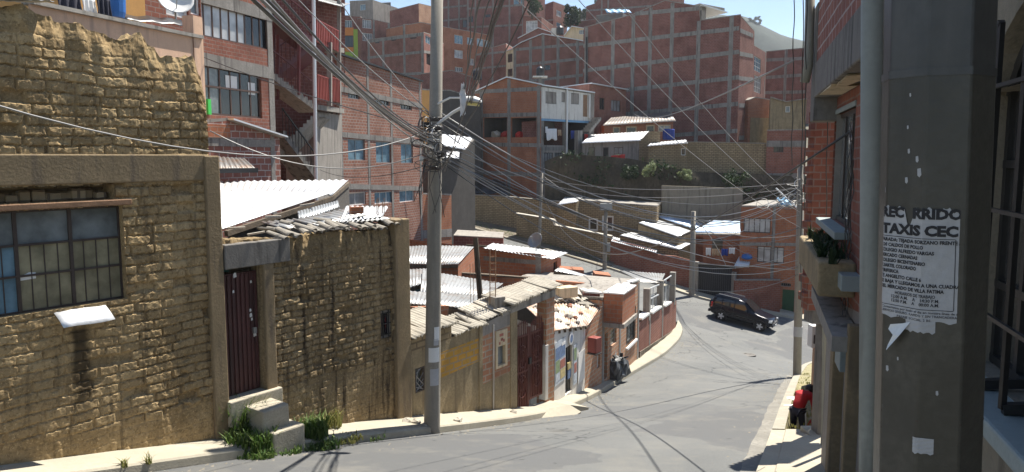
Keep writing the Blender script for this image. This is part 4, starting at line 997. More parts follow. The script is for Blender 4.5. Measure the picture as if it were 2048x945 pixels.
# strip of orange hollow brick and a block on it
(ua, za), (ub, zb_) = H(905, 648), H(962, 640)
mb = MB(); mb.beam(FC.p(ua, za + .12, -1.25), FC.p(ub + .2, zb_ + .05, -1.25), .15, .24); tag(mb.build('brick_course', 'brick_orange'), 'short course of orange hollow bricks behind the pale tiles', 'bricks')
u, z = H(1010, 607); mb = MB(); mb.box(FC.p(u, z, -.25), .32, .3, .3, .6); o = mb.build('concrete_block', 'concrete', bevel=.01); tag(o, 'grey concrete block under the thin rebar column', 'concrete block')
# rebar column above it
mb = MB(); q = FC.p(H(1005, 560)[0], H(1010, 607)[1], -.3); top = at(1005, 497, q.y + .1).z
for dx, dy in ((-.07, -.07), (.07, -.07), (.07, .07), (-.07, .07)): mb.tube([q + V((dx, dy, 0)), V((q.x + dx, q.y + dy, top + .15 * dx))], .011, 5)
zz = q.z + .2
while zz < top - .1:
    c = [V((q.x + a, q.y + b, zz)) for a, b in ((-.08, -.08), (.08, -.08), (.08, .08), (-.08, .08), (-.08, -.08))]
    mb.tube(c, .007, 4); zz += .16
tag(mb.build('rebar_column', 'rust_beam'), 'square cage of rusty steel rods rising from a grey block', 'rebar cage')
mb = MB(); a = at(963, 628, 19.6); b = at(951, 476, 19.8); mb.tube([a + V((0, 0, -2)), a, b], [.085, .08, .07], 8); p_ = mb
o = mb.build('wooden_post', 'wood_old'); tag(o, 'dark wooden post with crosspiece rising from the tin roofs', 'post')
mb = MB(); mb.beam(b + V((-.25, 0, -.2)), b + V((.3, .1, -.25)), .05, .05); mb.build('crosspiece', 'wood_old', o)
for k, x in enumerate((942, 948)):
    mb = MB(); a = at(x, 630, 19.3); mb.tube([a, at(x - 2, 528, 19.4)], .008, 5); tag(mb.build('steel_rod', 'rust_beam'), 'thin upright steel rod beside the dark wooden post', 'rebar', 'steel rods by the wooden post')
# ---------------------------------------------------------------- gateway
FG = Face(FW.A + FW.d * (u_at(1032, 700) + .004), FW.A + FW.d * u_at(1108, 700))
root = thing('gateway', 'gateway with wine red double gate under a tiled concrete lintel', 'gate', (*FG.A.lerp(FG.B, .5), FG.hit(1060, 815)[1]))
H2 = FG.hit
ug0, ug1 = H2(1034, 740)[0], H2(1092, 720)[0]
mb = MB(); fbox(mb, FG, ug1, FG.L, H2(1100, 812)[1], H2(1100, 580)[1], -.3, .01); mb.build('pillar', 'brick_street', root)
mb = MB(); fbox(mb, FG, ug1 - .05, ug1 + .1, H2(1093, 800)[1], H2(1093, 690)[1], -.2, .02); mb.build('worn_plaster', 'white_plaster', root, bevel=.015)
za, zb_ = FC.hit(1003, 633)[1], H2(1107, 587)[1]
uA_ = -(FC.L - FC.hit(1003, 640)[0]) 
zm = max(za, zb_)
mb = MB(); a = FG.p(uA_, FC.hit(1003, 626)[1], -.13); b = FG.p(FG.L + .02, H2(1107, 586)[1], -.13); mb.beam(a, b, .32, .2); mb.build('lintel', 'concrete', root, bevel=.01)
sheetrow(FG, (1012, 612), (1110, 572), .2, .75, .16, 'tile', root)
leaf_w = (ug1 - ug0) / 2
zt0, zt1, zb0, zb1 = H2(1034, 655)[1], H2(1092, 640)[1], H2(1034, 826)[1], H2(1092, 800)[1]
for k in range(2):
    a, b = ug0 + .01 + leaf_w * k, ug0 + leaf_w * (k + 1) - .01; zb_l = max(zb0, zb1) if k else zb0; zb_l = (zb0 + zb1) / 2 + (.15 if k else -.12); zt = (zt0 + zt1) / 2
    mb = MB(); fbox(mb, FG, a + .04, b - .04, zb_l + .05, zt - .28, -.12, -.105)
    leaf = mb.build('gate_leaf', 'gate_red', root); mb = MB()
    for x in (a, b - .045): fbox(mb, FG, x, x + .045, zb_l, zt - .1, -.14, -.08)
    for z in (zb_l, zt - .32, (zb_l + zt) / 2 - .1): fbox(mb, FG, a + .045, b - .045, z, z + .05, -.135, -.085)
    mb.build('gate_frame', 'gate_red', leaf); mb = MB()
    nb_ = 7
    for i in range(nb_):
        u = a + .05 + (b - a - .1) * (i + .5) / nb_; sw = .13 * math.sin((i + .5 * (1 - k)) / nb_ * 3.0)
        fbox(mb, FG, u - .011, u + .011, zb_l + .05, zt - .1 + sw, -.1, -.078)
        mb.lathe(FG.p(u, zt - .1 + sw, -.089), [(.012, 0), (.026, .03), (.002, .13)], 6)
    mb.build('gate_bars', 'gate_red', leaf); mb = MB()
    um = (a + b) / 2
    for zc, R_ in (((zb_l + zt) / 2 + .35, .2), ((zb_l + zt) / 2 - .45, .2)):
        mb.tube([FG.p(um + R_ * math.cos(t), zc + R_ * 1.5 * math.sin(t), -.07) for t in np.linspace(0, 6.283, 17)], .014, 5)
        mb.tube([FG.p(um + R_ * .5 * math.cos(t) * (1 - t / 14), zc + R_ * math.sin(t) * (1 - t / 14), -.07) for t in np.linspace(0, 9, 15)], .011, 5)
    mb.build('scrollwork', 'gate_red', leaf)
mb = MB(); fbox(mb, FG, ug0 + leaf_w - .05, ug0 + leaf_w + .05, (zt + zb_l) / 2 - .05, (zt + zb_l) / 2 + .12, -.08, -.04); mb.build('lock', 'black_metal', root)
# ramps of pavement in front of the gate
a, b = FG.p(ug0 - .2, zb0 - .02, -.1), FG.p(ug1 + .2, H2(1095, 802)[1] - .02, -.1); mb = MB(); n_ = V((FG.n.x, FG.n.y, 0))
mb.poly(a, a + n_ * .5 + V((0, 0, -.12)), b + n_ * .75 + V((0, 0, .0)), b); mb.poly(a + n_ * .5 + V((0, 0, -.12)), a + n_ * 1.05 + V((.2, .3, -.3)), b + n_ * 1.1 + V((0, 0, -.12)), b + n_ * .75)
mb.poly(b, b + n_ * .75, b + n_ * .75 + V((.6, .8, -.35)), b + V((.6, .8, -.3)))
o = mb.build('ramp', 'sidewalk'); solidify(o, .25); tag(o, 'pale concrete ramp in front of the wine red gate', 'ramp', kind='structure')
# ---------------------------------------------------------------- little shop
h = House('shop', 'small white fronted shop with posters and a stone weighted rusty roof', 'shop', mat='white_plaster')
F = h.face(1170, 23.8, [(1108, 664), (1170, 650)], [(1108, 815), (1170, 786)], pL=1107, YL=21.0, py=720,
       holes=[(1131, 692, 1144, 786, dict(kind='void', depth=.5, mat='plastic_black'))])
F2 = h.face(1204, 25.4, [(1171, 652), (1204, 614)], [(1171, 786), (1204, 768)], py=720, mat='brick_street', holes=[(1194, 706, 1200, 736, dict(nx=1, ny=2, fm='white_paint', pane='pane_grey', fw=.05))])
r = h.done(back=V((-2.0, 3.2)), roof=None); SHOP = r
mb = MB(); eL, eR = at(1103, 663, 20.75), at(1175, 652, 23.65); tR, tL = at(1210, 601, 26.6), at(1040, 604, 24.0)
for k in range(3):
    a0, a1 = k / 3, (k + 1) / 3 + .01; corr(mb, tL.lerp(tR, a0), tL.lerp(tR, a1), eL.lerp(eR, a1), eL.lerp(eR, a0), wl_=.15, amp=.022, jit=.05); 
    for i in range(1): pass
o = mb.build('roof_sheet', 'tin_rust', r, smooth=True); solidify(o)
mb = MB()
for t in np.linspace(.06, .94, 7):
    p = eL.lerp(eR, t); q = tL.lerp(tR, t); d = (q - p).normalized(); mb.beam(p + V((0, 0, -.07)) + d * .02, p + d * .8 + V((0, 0, -.07)), .07, .08)
mb.build('rafters', 'wood_old', r)
for k, (s, t, sz) in enumerate([(.12, .75, .12), (.2, .45, .1), (.35, .6, .14), (.3, .25, .11), (.5, .35, .16), (.62, .3, .1), (.72, .45, .09), (.55, .75, .12), (.8, .7, .1), (.45, .12, .1), (.1, .15, .09), (.68, .12, .1)]):
    p = tL.lerp(tR, s).lerp(eL.lerp(eR, s), 1 - t) + V((0, 0, .02)); mb = MB(); mb.lathe(p, [(sz * .8, 0), (sz, sz * .3), (sz * .5, sz * .75)], 6)
    for i in range(len(mb.v)): v = V(mb.v[i]); mb.v[i] = tuple(v + V((RND.uniform(-.3, .3), RND.uniform(-.3, .3), RND.uniform(-.1, .1))) * sz)
    tag(mb.build('roof_stone', RND.choice(['brick_orange', 'stone', 'stone', 'concrete_dark'])), 'rough stone or brick bit weighing down the rusty shop roof', 'stone', 'stones weighing down the shop roof')
def panel(F, x0, y0, x1, y1, mat, name, parent, out=.012, lab=None, t=.008):
    mb = MB(); u0, u1, z0, z1 = F.rect(x0, y0, x1, y1); fbox(mb, F, u0, u1, z0, z1, out - t, out); o = mb.build(name, mat, parent)
    if lab: o['label'] = lab
    return o
po = panel(F, 1109, 680, 1130, 765, 'pa_pale', 'poster_board', r, out=.02)
for i, (x0, y0, x1, y1, m) in enumerate([(1110, 692, 1129, 716, 'pa_blue'), (1110, 722, 1118, 746, 'pa_green'), (1119, 718, 1129, 735, 'pa_red'), (1119, 737, 1129, 755, 'pa_yellow'), (1110, 748, 1118, 762, 'pa_pale'), (1122, 684, 1129, 690, 'white_paint')]):
    panel(F, x0, y0, x1, y1, m, 'poster', po, out=.026 + .001 * i, t=.004)
po2 = panel(F, 1146, 690, 1153, 768, 'pa_pale', 'poster_board', r, out=.02)
for i, (x0, y0, x1, y1, m) in enumerate([(1147, 696, 1152, 720, 'pa_green'), (1147, 726, 1152, 745, 'pa_red'), (1147, 748, 1152, 762, 'pa_pale')]): panel(F, x0, y0, x1, y1, m, 'poster', po2, out=.026, t=.004)
panel(F, 1155, 702, 1168, 762, 'white_paint', 'white_board', r, out=.03)
mb = MB(); u, z = F.hit(1140, 677); 
mb.lathe(F.p(u, z, .02), [(.2, 0), (.2, .03), (.16, .034)], 20, ax=(F.n.x, F.n.y, 0)); mb.cur = 1; mb.lathe(F.p(u, z, .054), [(.13, 0), (.13, .004)], 16, ax=(F.n.x, F.n.y, 0)); mb.build('round_sign', ['white_paint', 'pa_blue'], r)
mb = MB(); ud, zd = F.hit(1139, 735); u0, u1, z0, z1 = F.rect(1138, 725, 1144, 738); fbox(mb, F, u0, u1, z0, z1, -.1, -.02); mb.cur = 1; fbox(mb, F, u0, u1, z0 - .3, z0 - .02, -.1, -.03); mb.build('door_goods', ['pa_yellow', 'pa_blue'], r)
mb = MB(); u0, u1, z0, z1 = F.rect(1131, 692, 1144, 786)
for i in range(5): fbox(mb, F, u0 + (u1 - u0) * i / 4 - .01, u0 + (u1 - u0) * i / 4 + .01, z0, z1, -.09, -.06)
mb.build('door_grille', 'black_metal', r)
mb = MB(); u, z = F2.hit(1172, 700); c = F2.p(.12, F2.hit(1172, 688)[1], .28); mb.box(c, .34, .34, .5, .9); mb.cur = 1; mb.box(c + V((0, 0, -.29)), .36, .36, .06, .9); o = mb.build('hanging_box', ['red_metal', 'dark_frame'], r, bevel=.02); o['label'] = 'red box lamp fixed to the shop corner'
# ---------------------------------------------------------------- brick house with the barred window
h = House('brick_house', 'two level brick house with black barred window on the bend of the street', mat='brick_street')
F = h.face(1278, 30.8, [(1204, 602), (1231, 600), (1233, 592), (1246, 587), (1258, 573), (1278, 565)], [(1206, 772), (1278, 742)], pL=1205, YL=25.5, py=660,
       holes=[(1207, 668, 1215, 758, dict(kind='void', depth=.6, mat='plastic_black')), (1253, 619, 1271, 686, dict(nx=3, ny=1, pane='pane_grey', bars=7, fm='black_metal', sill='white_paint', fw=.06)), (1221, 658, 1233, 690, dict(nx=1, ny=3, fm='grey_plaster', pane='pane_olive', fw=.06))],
       cols=[1206, 1240, 1276], beams=[], cw=.24)
r = h.done(back=V((-4.2, 2.2)))
mb = MB(); u0, u1, z0, z1 = F.rect(1206, 579, 1233, 634); fbox(mb, F, u0, u1, z0, z1, .02, .7); mb.cur = 1; fbox(mb, F, u0 - .04, u1 + .04, z0 - .16, z0 - .004, .0, .78); mb.cur = 2; fbox(mb, F, u0 - .02, u1 + .03, z1 + .004, z1 + .05, .0, .74)
mb.build('balcony_box', ['brick_orange', 'concrete', 'white_paint'], r)
mb = MB()
for x0, y0, x1, y1 in ((1235, 592, 1246, 588), (1248, 584, 1258, 573), (1262, 571, 1276, 566)):
    (ua, za), (ub, zb_) = F.hit(x0, y0), F.hit(x1, y1); mb.beam(F.p(ua, za + .12, -.08), F.p(ub, zb_ + .12, -.08), .24, .06)
mb.build('coping', 'white_paint', r)
mb = MB(); p = at(1229, 745, 26.9); 
for q in (KL,): bz = min((V(x) for x in q), key=lambda a: (a.x - p.x) ** 2 + (a.y - p.y) ** 2).z + .17
rows_ = []
for z, rr in ((0, .42), (.14, .52), (.34, .5), (.55, .45), (.7, .4), (.76, .26)):
    rows_.append([V((p.x + .0 + math.cos(a) * rr * (1 + .16 * math.sin(a * 3 + z * 5) + .06 * math.sin(a * 7 + z * 9)), p.y + math.sin(a) * rr * (1 + .1 * math.sin(a * 4 + z * 3)), bz + z + .04 * math.sin(a * 5))) for a in np.linspace(0, 6.283, 30)[:-1]])
for r_ in rows_:
    for i in range(len(r_)): r_[i] = r_[i] + V((RND.uniform(-.07, .07), RND.uniform(-.07, .07), RND.uniform(-.06, .06)))
mb.loft(rows_, closed=True); mb.poly(*rows_[-1]); o = mb.build('rubbish_bag', 'tarp_grey', smooth=False); tag(o, 'bulging grey tarpaulin bag of rubbish standing on the pavement', 'rubbish bag')
mb = MB()
for k in range(5): a = p + V((RND.uniform(-.3, .3), RND.uniform(-.3, .3), bz - p.z + .76)); mb.beam(a, a + V((RND.uniform(-.3, .3), RND.uniform(-.2, .2), .1)), .12, .05)
mb.build('rubbish', 'plastic_black', o)
# ---------------------------------------------------------------- walled yard on the corner
h = House('yard_wall', 'brick yard wall on a stone plinth with posts and white coping at the corner', 'wall', mat='brick_red')
F = h.face(1352, 40.0, [(1279, 645), (1298, 632), (1325, 618), (1350, 604)], [(1279, 704), (1352, 657)], pL=1279, YL=31.0, py=640, cols=[1300, 1325])
r = h.done(back=V((-.25, .14)), roof=None)
mb = MB(); wall(mb, F, [F.hit(1279, 748), F.hit(1352, 680)], [(F.hit(1279, 704)[0], F.hit(1279, 703)[1]), F.hit(1352, 656)]); 
for i in range(len(mb.v)): v = V(mb.v[i]); mb.v[i] = (v.x + F.n.x * .05, v.y + F.n.y * .05, v.z)
a, b = F.hit(1279, 704), F.hit(1352, 657); mb.beam(F.p(a[0], a[1] - .1, -.0), F.p(b[0], b[1] - .1, -.0), .1, .2)
mb.build('plinth', 'stone_plinth', r)
mb = MB()
for x, yb, yt in ((1299, 640, 578), (1325, 622, 562), (1349, 610, 546)):
    u = F.hit(x, 600)[0]; u = min(u, F.L - .12); fbox(mb, F, u - .15, u + .15, F.hit(x, yb)[1], F.hit(x, yt)[1], -.26, .03)
mb.build('concrete_post', 'concrete', r)
mb = MB()
for x0, y0, x1, y1 in ((1281, 640, 1296, 629), (1302, 628, 1321, 615), (1328, 614, 1341, 606)):
    (ua, za), (ub, zb_) = F.hit(x0, y0), F.hit(x1, y1); mb.beam(F.p(ua, za + .03, -.1), F.p(ub, zb_ + .03, -.1), .36, .09)
mb.build('coping', 'white_paint', r)
mb = MB()
for (x0, y0, x1, y1) in ((1301, 580, 1323, 570), (1327, 566, 1347, 552), (1303, 600, 1322, 590)):
    (ua, za), (ub, zb_) = F.hit(x0, y0), F.hit(x1, y1); mb.beam(F.p(ua, za, -.12), F.p(ub, zb_, -.12), .05, .05)
for x, y0, y1 in ((1311, 576, 622), (1336, 560, 609)): u = F.hit(x, 600)[0]; mb.beam(F.p(u, F.hit(x, y1)[1], -.12), F.p(u, F.hit(x, y0)[1], -.12), .04, .04, up=(1, 0, 0))
mb.build('railing', 'white_metal', r)
mb = MB(); 
for x0, y0, x1, y1 in ((1302, 584, 1322, 622), (1328, 568, 1346, 610)):
    u0, u1, z0, z1 = F.rect(x0, y0, x1, y1); mb.poly(F.p(u0, z0, -.2), F.p(u1, z0, -.2), F.p(u1, z1 - .25, -.2), F.p(u0, z1 - .05, -.2))
mb.build('panel', 'pane_curtain_grey', r)
# white van parked in the yard
p = at(1282, 600, 33.2); root = thing('van', 'white van parked behind the coping of the corner yard', 'van', (p.x - .9, p.y + 1.2, p.z - 1.75), rz=math.radians(35))
mb = MB(); prof = [(-.85, .35), (-.88, 1.2), (-.78, 1.95), (-.5, 2.15), (.5, 2.15), (.78, 1.95), (.88, 1.2), (.85, .35)]
mb.loft([[V((x * s, y, z * (1 if s == 1 else .97))) for x, z in prof] for y, s in ((-.0, .93), (.12, 1), (4.0, 1), (4.2, .95))]); 
for y in (0, 4.2): mb.poly(*[V((x * .93, y, z * .97)) for x, z in prof])
mb.build('body', 'white_paint', root, local=True, bevel=.04)
mb = MB(); mb.poly((-.7, -.012, 1.25), (.7, -.012, 1.25), (.6, -.012, 1.85), (-.6, -.012, 1.85)); mb.build('rear_window', 'car_glass', root, local=True)
for s in (-1, 1):
    mb = MB(); mb.poly((s * .9, .4, 1.25), (s * .9, 3.4, 1.25), (s * .82, 3.2, 1.85), (s * .82, .5, 1.85)); mb.build('side_window', 'car_glass', root, local=True)
for x, y in ((-.8, .8), (.8, .8), (-.8, 3.4), (.8, 3.4)):
    mb = MB(); mb.lathe((x - .1, y, .33), [(.2, 0), (.33, .02), (.33, .18), (.2, .2)], 16, ax=(1, 0, 0)); mb.build('wheel', 'rubber', root, local=True)
sheet('awning', 'thin grey curved sheet awning over the corner yard', 'awning', (at(1240, 542, 38), at(1330, 548, 40), at(1322, 566, 36), at(1285, 566, 34)), 'tin', wl_=.2)
# ---------------------------------------------------------------- courtyard houses and their tin roofs
def tinhouse(label, mat, roofpts, wallpts, zdown, roofmat='tin', hname='tin_roof_house', beams=True, wl_=.12):
    """roofpts: tl,tr,br,bl ; wallpts: list of 3D points along the visible wall heads"""
    c = sum((V(p) for p in roofpts), V((0, 0, 0))) / 4
    root = thing(hname, label, 'house', (c.x, c.y, c.z - zdown)); mb = MB(); W = [V(p) for p in wallpts] 
    mb.loft([[p + V((0, 0, -.04)) for p in W], [V((p.x, p.y, c.z - zdown)) for p in W]]); mb.build('wall', mat, root)
    sheet('roof_sheet', None, None, roofpts, roofmat, parent=root, wl_=wl_, amp=.013, jit=.03)
    if beams:
        mb = MB(); mb.beam(V(roofpts[3]) + V((0, .05, -.08)), V(roofpts[2]) + V((0, .05, -.08)), .07, .1); mb.build('eave_beam', 'wood_old', root)
    return root
tinhouse('brick house with a bright pale tin roof just right of the street pole', 'brick_orange', [at(870, 492, 30.5), at(949, 493, 30.0), at(916, 529, 26.2), at(858, 531, 26.2)], [at(858, 531, 26.4), at(916, 529, 26.4), at(949, 494, 30)], 3.2)
tinhouse('house under a pale tin roof left of the street pole', 'brick_dark', [at(805, 494, 29.5), at(872, 491, 30.4), at(857, 529, 26.3), at(800, 528, 26.0)], [at(800, 528, 26.2), at(857, 529, 26.5)], 3.2)
tinhouse('long shed with wide white tin roof in the courtyard', 'grey_wall', [at(845, 541, 24.6), at(1006, 568, 25.4), at(970, 595, 22.6), at(840, 586, 22.0)], [at(840, 586, 22.2), at(970, 595, 22.8), at(1006, 569, 25.4)], 2.6)
tinhouse('lean-to under the lowest white tin roof beside the block wall', 'grey_plaster', [at(800, 582, 22.0), at(962, 593, 22.3), at(932, 617, 20.2), at(800, 607, 19.8)], [at(800, 607, 20.0), at(932, 617, 20.4), at(962, 594, 22.3)], 2.4)
tinhouse('small shed under a bluish white sheet roof left of the street pole', 'tarp_blue', [at(790, 541, 25), at(854, 538, 25.4), at(853, 566, 23.2), at(790, 584, 22.6)], [at(790, 586, 22.7), at(853, 567, 23.3)], .6)
tinhouse('low outhouse with a rusty pink sheet roof behind the tiles', 'brick_mud', [at(800, 622, 19.6), at(870, 625, 20), at(866, 632, 19.3), at(800, 634, 19.0)], [at(800, 635, 19.1), at(866, 633, 19.4)], 1.6, 'tin_rust')
tinhouse('low outhouse with dusty tiles behind the block wall', 'brick_mud', [at(860, 622, 20.2), at(910, 634, 20.6), at(905, 645, 19.7), at(860, 640, 19.3)], [at(860, 641, 19.5), at(905, 646, 19.9)], 1.6, 'tin_rust')
h = House('brick_house', 'red brick house with flat white metal roof and satellite dish', mat='brick_orange')
F = h.face(1081, 32.0, [(970, 499), (1081, 508)], -8.5, pL=968, YL=33.5, py=530, beams=[(1020, 521)], cols=[1080], bh=.2)
F2 = h.face(1122, 36.0, [(1082, 509), (1121, 517)], -8.5, py=530, holes=[(1107, 524, 1114, 546, dict(nx=1, pane='pane_dark', fm='brown_frame'))])
r = h.done(back=V((-4.5, 4.5)), roof=None)
sheet('roof_sheet', None, None, (at(985, 487, 37.5), at(1136, 506, 38), at(1104, 519, 31.8), at(966, 497, 32.8)), 'tin_bright', parent=r, wl_=.2)
def dish(p, r_, aim, label, mat='white_paint'):
    root = thing('satellite_dish', label, 'satellite dish', p); aim = V(aim).normalized(); mb = MB()
    c = V(p) + V((0, 0, r_ * 1.2)); mb.lathe(c, [(.0 + .001, 0), (r_ * .5, r_ * .08), (r_ * .85, r_ * .2), (r_, r_ * .3), (r_ * .98, r_ * .32), (r_ * .83, r_ * .23), (r_ * .48, r_ * .11), (.001, r_ * .03)], 20, ax=aim); mb.build('reflector', mat, root, smooth=True)
    mb = MB(); mb.tube([V(p), c - aim * .02], .025, 6); mb.build('mast', 'steel_grey', root); mb = MB(); f = c + aim * r_ * 1.1; mb.tube([c + V((0, 0, -r_ * .8)) + aim * r_ * .25, f], .015, 5); mb.box(f, .1, .1, .1); mb.build('feed_arm', 'steel_grey', root)
    return root
dish(at(1072, 503, 33.2), .38, (-.6, -.75, .55), 'white satellite dish on the flat metal roof in the courtyard', 'steel_grey')
# low parapets
def lowwall(label, pts, h_, t, mat, name='parapet_wall', cat='wall', cap=None, toothed=False):
    root = thing(name, label, cat, V(pts[0]) + V((0, 0, -h_))); mb = MB(); P = [V(p) for p in pts]
    mb.loft([[p + V((0, t, 0)) for p in P], [p for p in P], [p + V((0, 0, -h_)) for p in P]]); mb.loft([[p + V((0, t, -h_)) for p in P], [p + V((0, t, 0)) for p in P]])
    for e in (0, -1): mb.poly(P[e], P[e] + V((0, t, 0)), P[e] + V((0, t, -h_)), P[e] + V((0, 0, -h_)))
    mb.build('wall', mat, root)
    if cap:
        mb = MB()
        for a, b in zip(P[:-1], P[1:]): mb.beam(a + V((0, t / 2, .035)), b + V((0, t / 2, .035)), t + .1, .06)
        mb.build('coping', cap, root)
    return root
lowwall('long low parapet of dark orange brick behind the white tin roof', [at(884, 546, 27), at(935, 550, 27.2), at(1010, 555, 27.4), at(1090, 561, 27.6)], 1.0, .15, 'brick_orange', cap='wood_old')
lowwall('brick parapet behind the rusty shop roof', [at(1112, 562, 29), at(1160, 566, 29.4), at(1215, 570, 29.8)], 3.5, .2, 'brick_orange')
lowwall('brick parapet on the house with the barred window, seen over the shop roof', [at(1150, 558, 31.5), at(1262, 562, 33)], 4.5, .2, 'brick_orange', cap='white_paint')
lowwall('small dark red brick box room behind the flat white roof', [at(907, 473, 41), at(1006, 478, 41)], 3, 3, 'brick_dark', name='roof_room', cat='room', cap='concrete')
lowwall('small brick upstand beside the thin white roof', [at(1120, 538, 35), at(1168, 541, 35)], 3, 1, 'brick_orange', name='roof_room', cat='room')
lowwall('short brick upstand right of the satellite dish roof', [at(1190, 548, 34), at(1222, 552, 34)], 3, 1, 'brick_orange', name='roof_room', cat='room')
lowwall('grey courtyard wall under the orange parapet', [at(1020, 575, 25), at(1100, 583, 25.2)], 3, .2, 'grey_wall')
tinhouse('narrow house under a thin white tin roof above the shop', 'brick_dark', [at(1116, 537, 34.5), at(1126, 537, 35), at(1209, 562, 31.2), at(1108, 542, 32.0)], [at(1108, 543, 32.2), at(1208, 563, 31.4)], 3.5, 'tin_bright')
mb = MB(); p = at(1130, 584, 25.3); mb.box(p, .75, .5, .36, .5); tag(mb.build('crate', 'cream_plaster', bevel=.02), 'dusty beige box on the roof behind the shop', 'box')
TR = thing('tiled_roof', 'jumbled roof of broken round tiles behind the shop', 'roof', at(1150, 605, 24.8)); mb = MB()
for i in range(26):
    x = 1108 + i * 3.6; y = 604 + 3 * math.sin(i * 1.3); p = at(x, y, 24.6 + i * .06); q = p + V((-.15, .55, .14)); roof_tile(mb, q, p, .09)
    if i > 12: roof_tile(mb, q + V((.1, .3, .12)), p + V((.05, .35, .1)), .09)
mb.build('tiles', 'tile_white', TR); mb = MB()
for i in range(9): x = 1160 + i * 4.5; p = at(x, 612 + .3 * i, 25.2 + i * .05); roof_tile(mb, p + V((-.15, .7, .16)), p, .1)
mb.build('tiles', 'tile_grey', TR)
lowwall('pale topped brick chimney box behind the shop roof', [at(1166, 586, 25.9), at(1200, 589, 26.1)], .8, .5, 'brick_dark', name='roof_box', cat='brick box', cap='white_paint')
W_ = lambda x0, y0, x1, y1, **k: (x0, y0, x1, y1, k)
# ---------------------------------------------------------------- plain brick block with blue panes, left of the street pole
h = House('apartment_house', 'rough brick building with three bluish windows and concrete grid left of the street pole', mat='brick_rough')
h.face(845, 44, [(680, 111), (845, 165)], -7.5, pL=680, YL=36, py=300, cols=[683, 738, 784, 841], beams=[(680, 178, 845, 213), (680, 269, 845, 286), (690, 373, 845, 378)], cw=.2, bh=.26,
       holes=[W_(696, 279, 730, 321, pane='pane_blue', nx=2, fm='steel_grey', fw=.04), W_(752, 284, 782, 326, pane='pane_blue', nx=2, fm='steel_grey', fw=.04), W_(802, 288, 826, 327, pane='pane_blue', nx=2, fm='steel_grey', fw=.04),
              W_(692, 386, 732, 411, pane='pane_curtain_grey', nx=2, fm='white_paint', fw=.04), W_(749, 384, 787, 407, pane='pane_blue', nx=3, fm='white_paint', fw=.04), W_(799, 381, 829, 404, pane='pane_blue', nx=2, fm='white_paint', fw=.04),
              W_(696, 184, 719, 198, pane='pane_dark', nx=4, fm='steel_grey', fw=.04), W_(752, 197, 779, 211, pane='pane_dark', nx=4, fm='steel_grey', fw=.04), W_(801, 207, 824, 220, pane='pane_dark', nx=4, fm='steel_grey', fw=.04)])
h.done(back=V((-6, 3)), roof_mat='black_metal', over=.12)
h = House('brick_annex', 'low brick annex on a concrete base behind the street pole', mat='brick_orange')
h.face(903, 47, [(838, 389), (870, 390), (903, 391)], -9, pL=838, YL=43.6, py=430, cols=[865], beams=[(838, 470, 903, 466)], cw=.2, bh=.5)
h.done(back=V((-5, 3)))
# ---------------------------------------------------------------- house with the long windows
h = House('brick_house', 'brick house with long curtained window bands over the ragged adobe wall', mat='brick_red')
F = h.face(546, 28.2, [(392, -140), (546, -90)], -4, pL=392, YL=24.5, py=120, cols=[541], cw=.3, bh=.42, beams=[(400, -8, 546, 33), (392, 115, 546, 148)],
       holes=[W_(394, 20, 537, 86, nx=9, pane='pane_curtain', pane2=('pane_dark', .68), fm='brown_frame', fw=.06), W_(400, 139, 523, 233, nx=6, ny=1, pane='pane_grey', fm='brown_frame', fw=.06, pane2=('pane_dark', .3))])
r = h.done(back=V((-8, 4))); 
mb = MB()
for x0, y0, x1, y1 in ((455, 152, 478, 178), (500, 166, 514, 190)):
    u0, u1, z0, z1 = F.rect(x0, y0, x1, y1); mb = MB(); mb.poly(F.p(u0, z0, -.085), F.p(u1, z0, -.085), F.p(u1, z1, -.085), F.p(u0, z1, -.085)); mb.build('window_light', 'white_paint', r)
mb = MB(); u0, u1, z0, z1 = F.rect(400, 170, 521, 180); fbox(mb, F, u0, u1, z0, z0 + .06, -.09, -.04); mb.build('transom_bar', 'brown_frame', r)
mb = MB(); u, z = F.hit(412, 214); mb.box(F.p(u, z, -.03), .3, .25, .5); tag(mb.build('chair_back', 'plastic_green'), 'bright green plastic chair behind the lower window band', 'chair')
# ---------------------------------------------------------------- open stair between the two houses
root = thing('outside_stair', 'zigzag concrete stair with wine red railings between two brick houses', 'stair', at(600, 355, 31))
def flight(a, b, w, n, mat, parent, name='flight', rail=None, railmat='wine_metal', nb=10, rh=.9, side=None):
    a, b = V(a), V(b); d = b - a; dh = V((d.x, d.y, 0)).normalized(); s = V((-dh.y, dh.x, 0)) * w if side is None else V(side) * w; mb = MB()
    up = [a]; 
    for i in range(n):
        p = a + d * (i / n); q = a + d * ((i + 1) / n)
        up += [V((q.x, q.y, p.z)), V((q.x, q.y, q.z))]
    th = V((0, 0, -.22)); dn = [a + th, b + th]
    mb.loft([up, [p + s for p in up]])
    lo = [a + d * (i / (2 * n)) + th for i in range(2 * n + 1)]
    mb.loft([lo, up]); mb.loft([[p + s for p in up], [p + s for p in lo]]); mb.loft([[p + s for p in lo], lo])
    mb.build(name, mat, parent)
    if rail:
        mb = MB(); h_ = V((0, 0, rh)); mb.beam(a + h_, b + h_, .05, .05)
        for i in range(nb + 1): p = a + d * (i / nb); mb.beam(p, p + h_, .022, .022, up=(1, 0, 0))
        mb.build('railing', railmat, parent)
flight(at(547, 148, 29.2), at(634, 214, 31.0), 1.1, 9, 'concrete', root, rail=True)
flight(at(636, 226, 32.3), at(560, 300, 31.0), 1.1, 10, 'concrete', root, side=(0.25, 1, 0))
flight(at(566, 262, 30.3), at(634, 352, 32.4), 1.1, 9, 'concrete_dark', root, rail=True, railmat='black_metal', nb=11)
flight(at(548, 20, 29.0), at(632, 84, 31.2), 1.1, 9, 'wine_metal', root, rail=True, nb=12)
flight(at(636, 78, 32.0), at(556, 142, 30.3), 1.1, 9, 'wine_metal', root, side=(.2, 1, 0), rail=True)
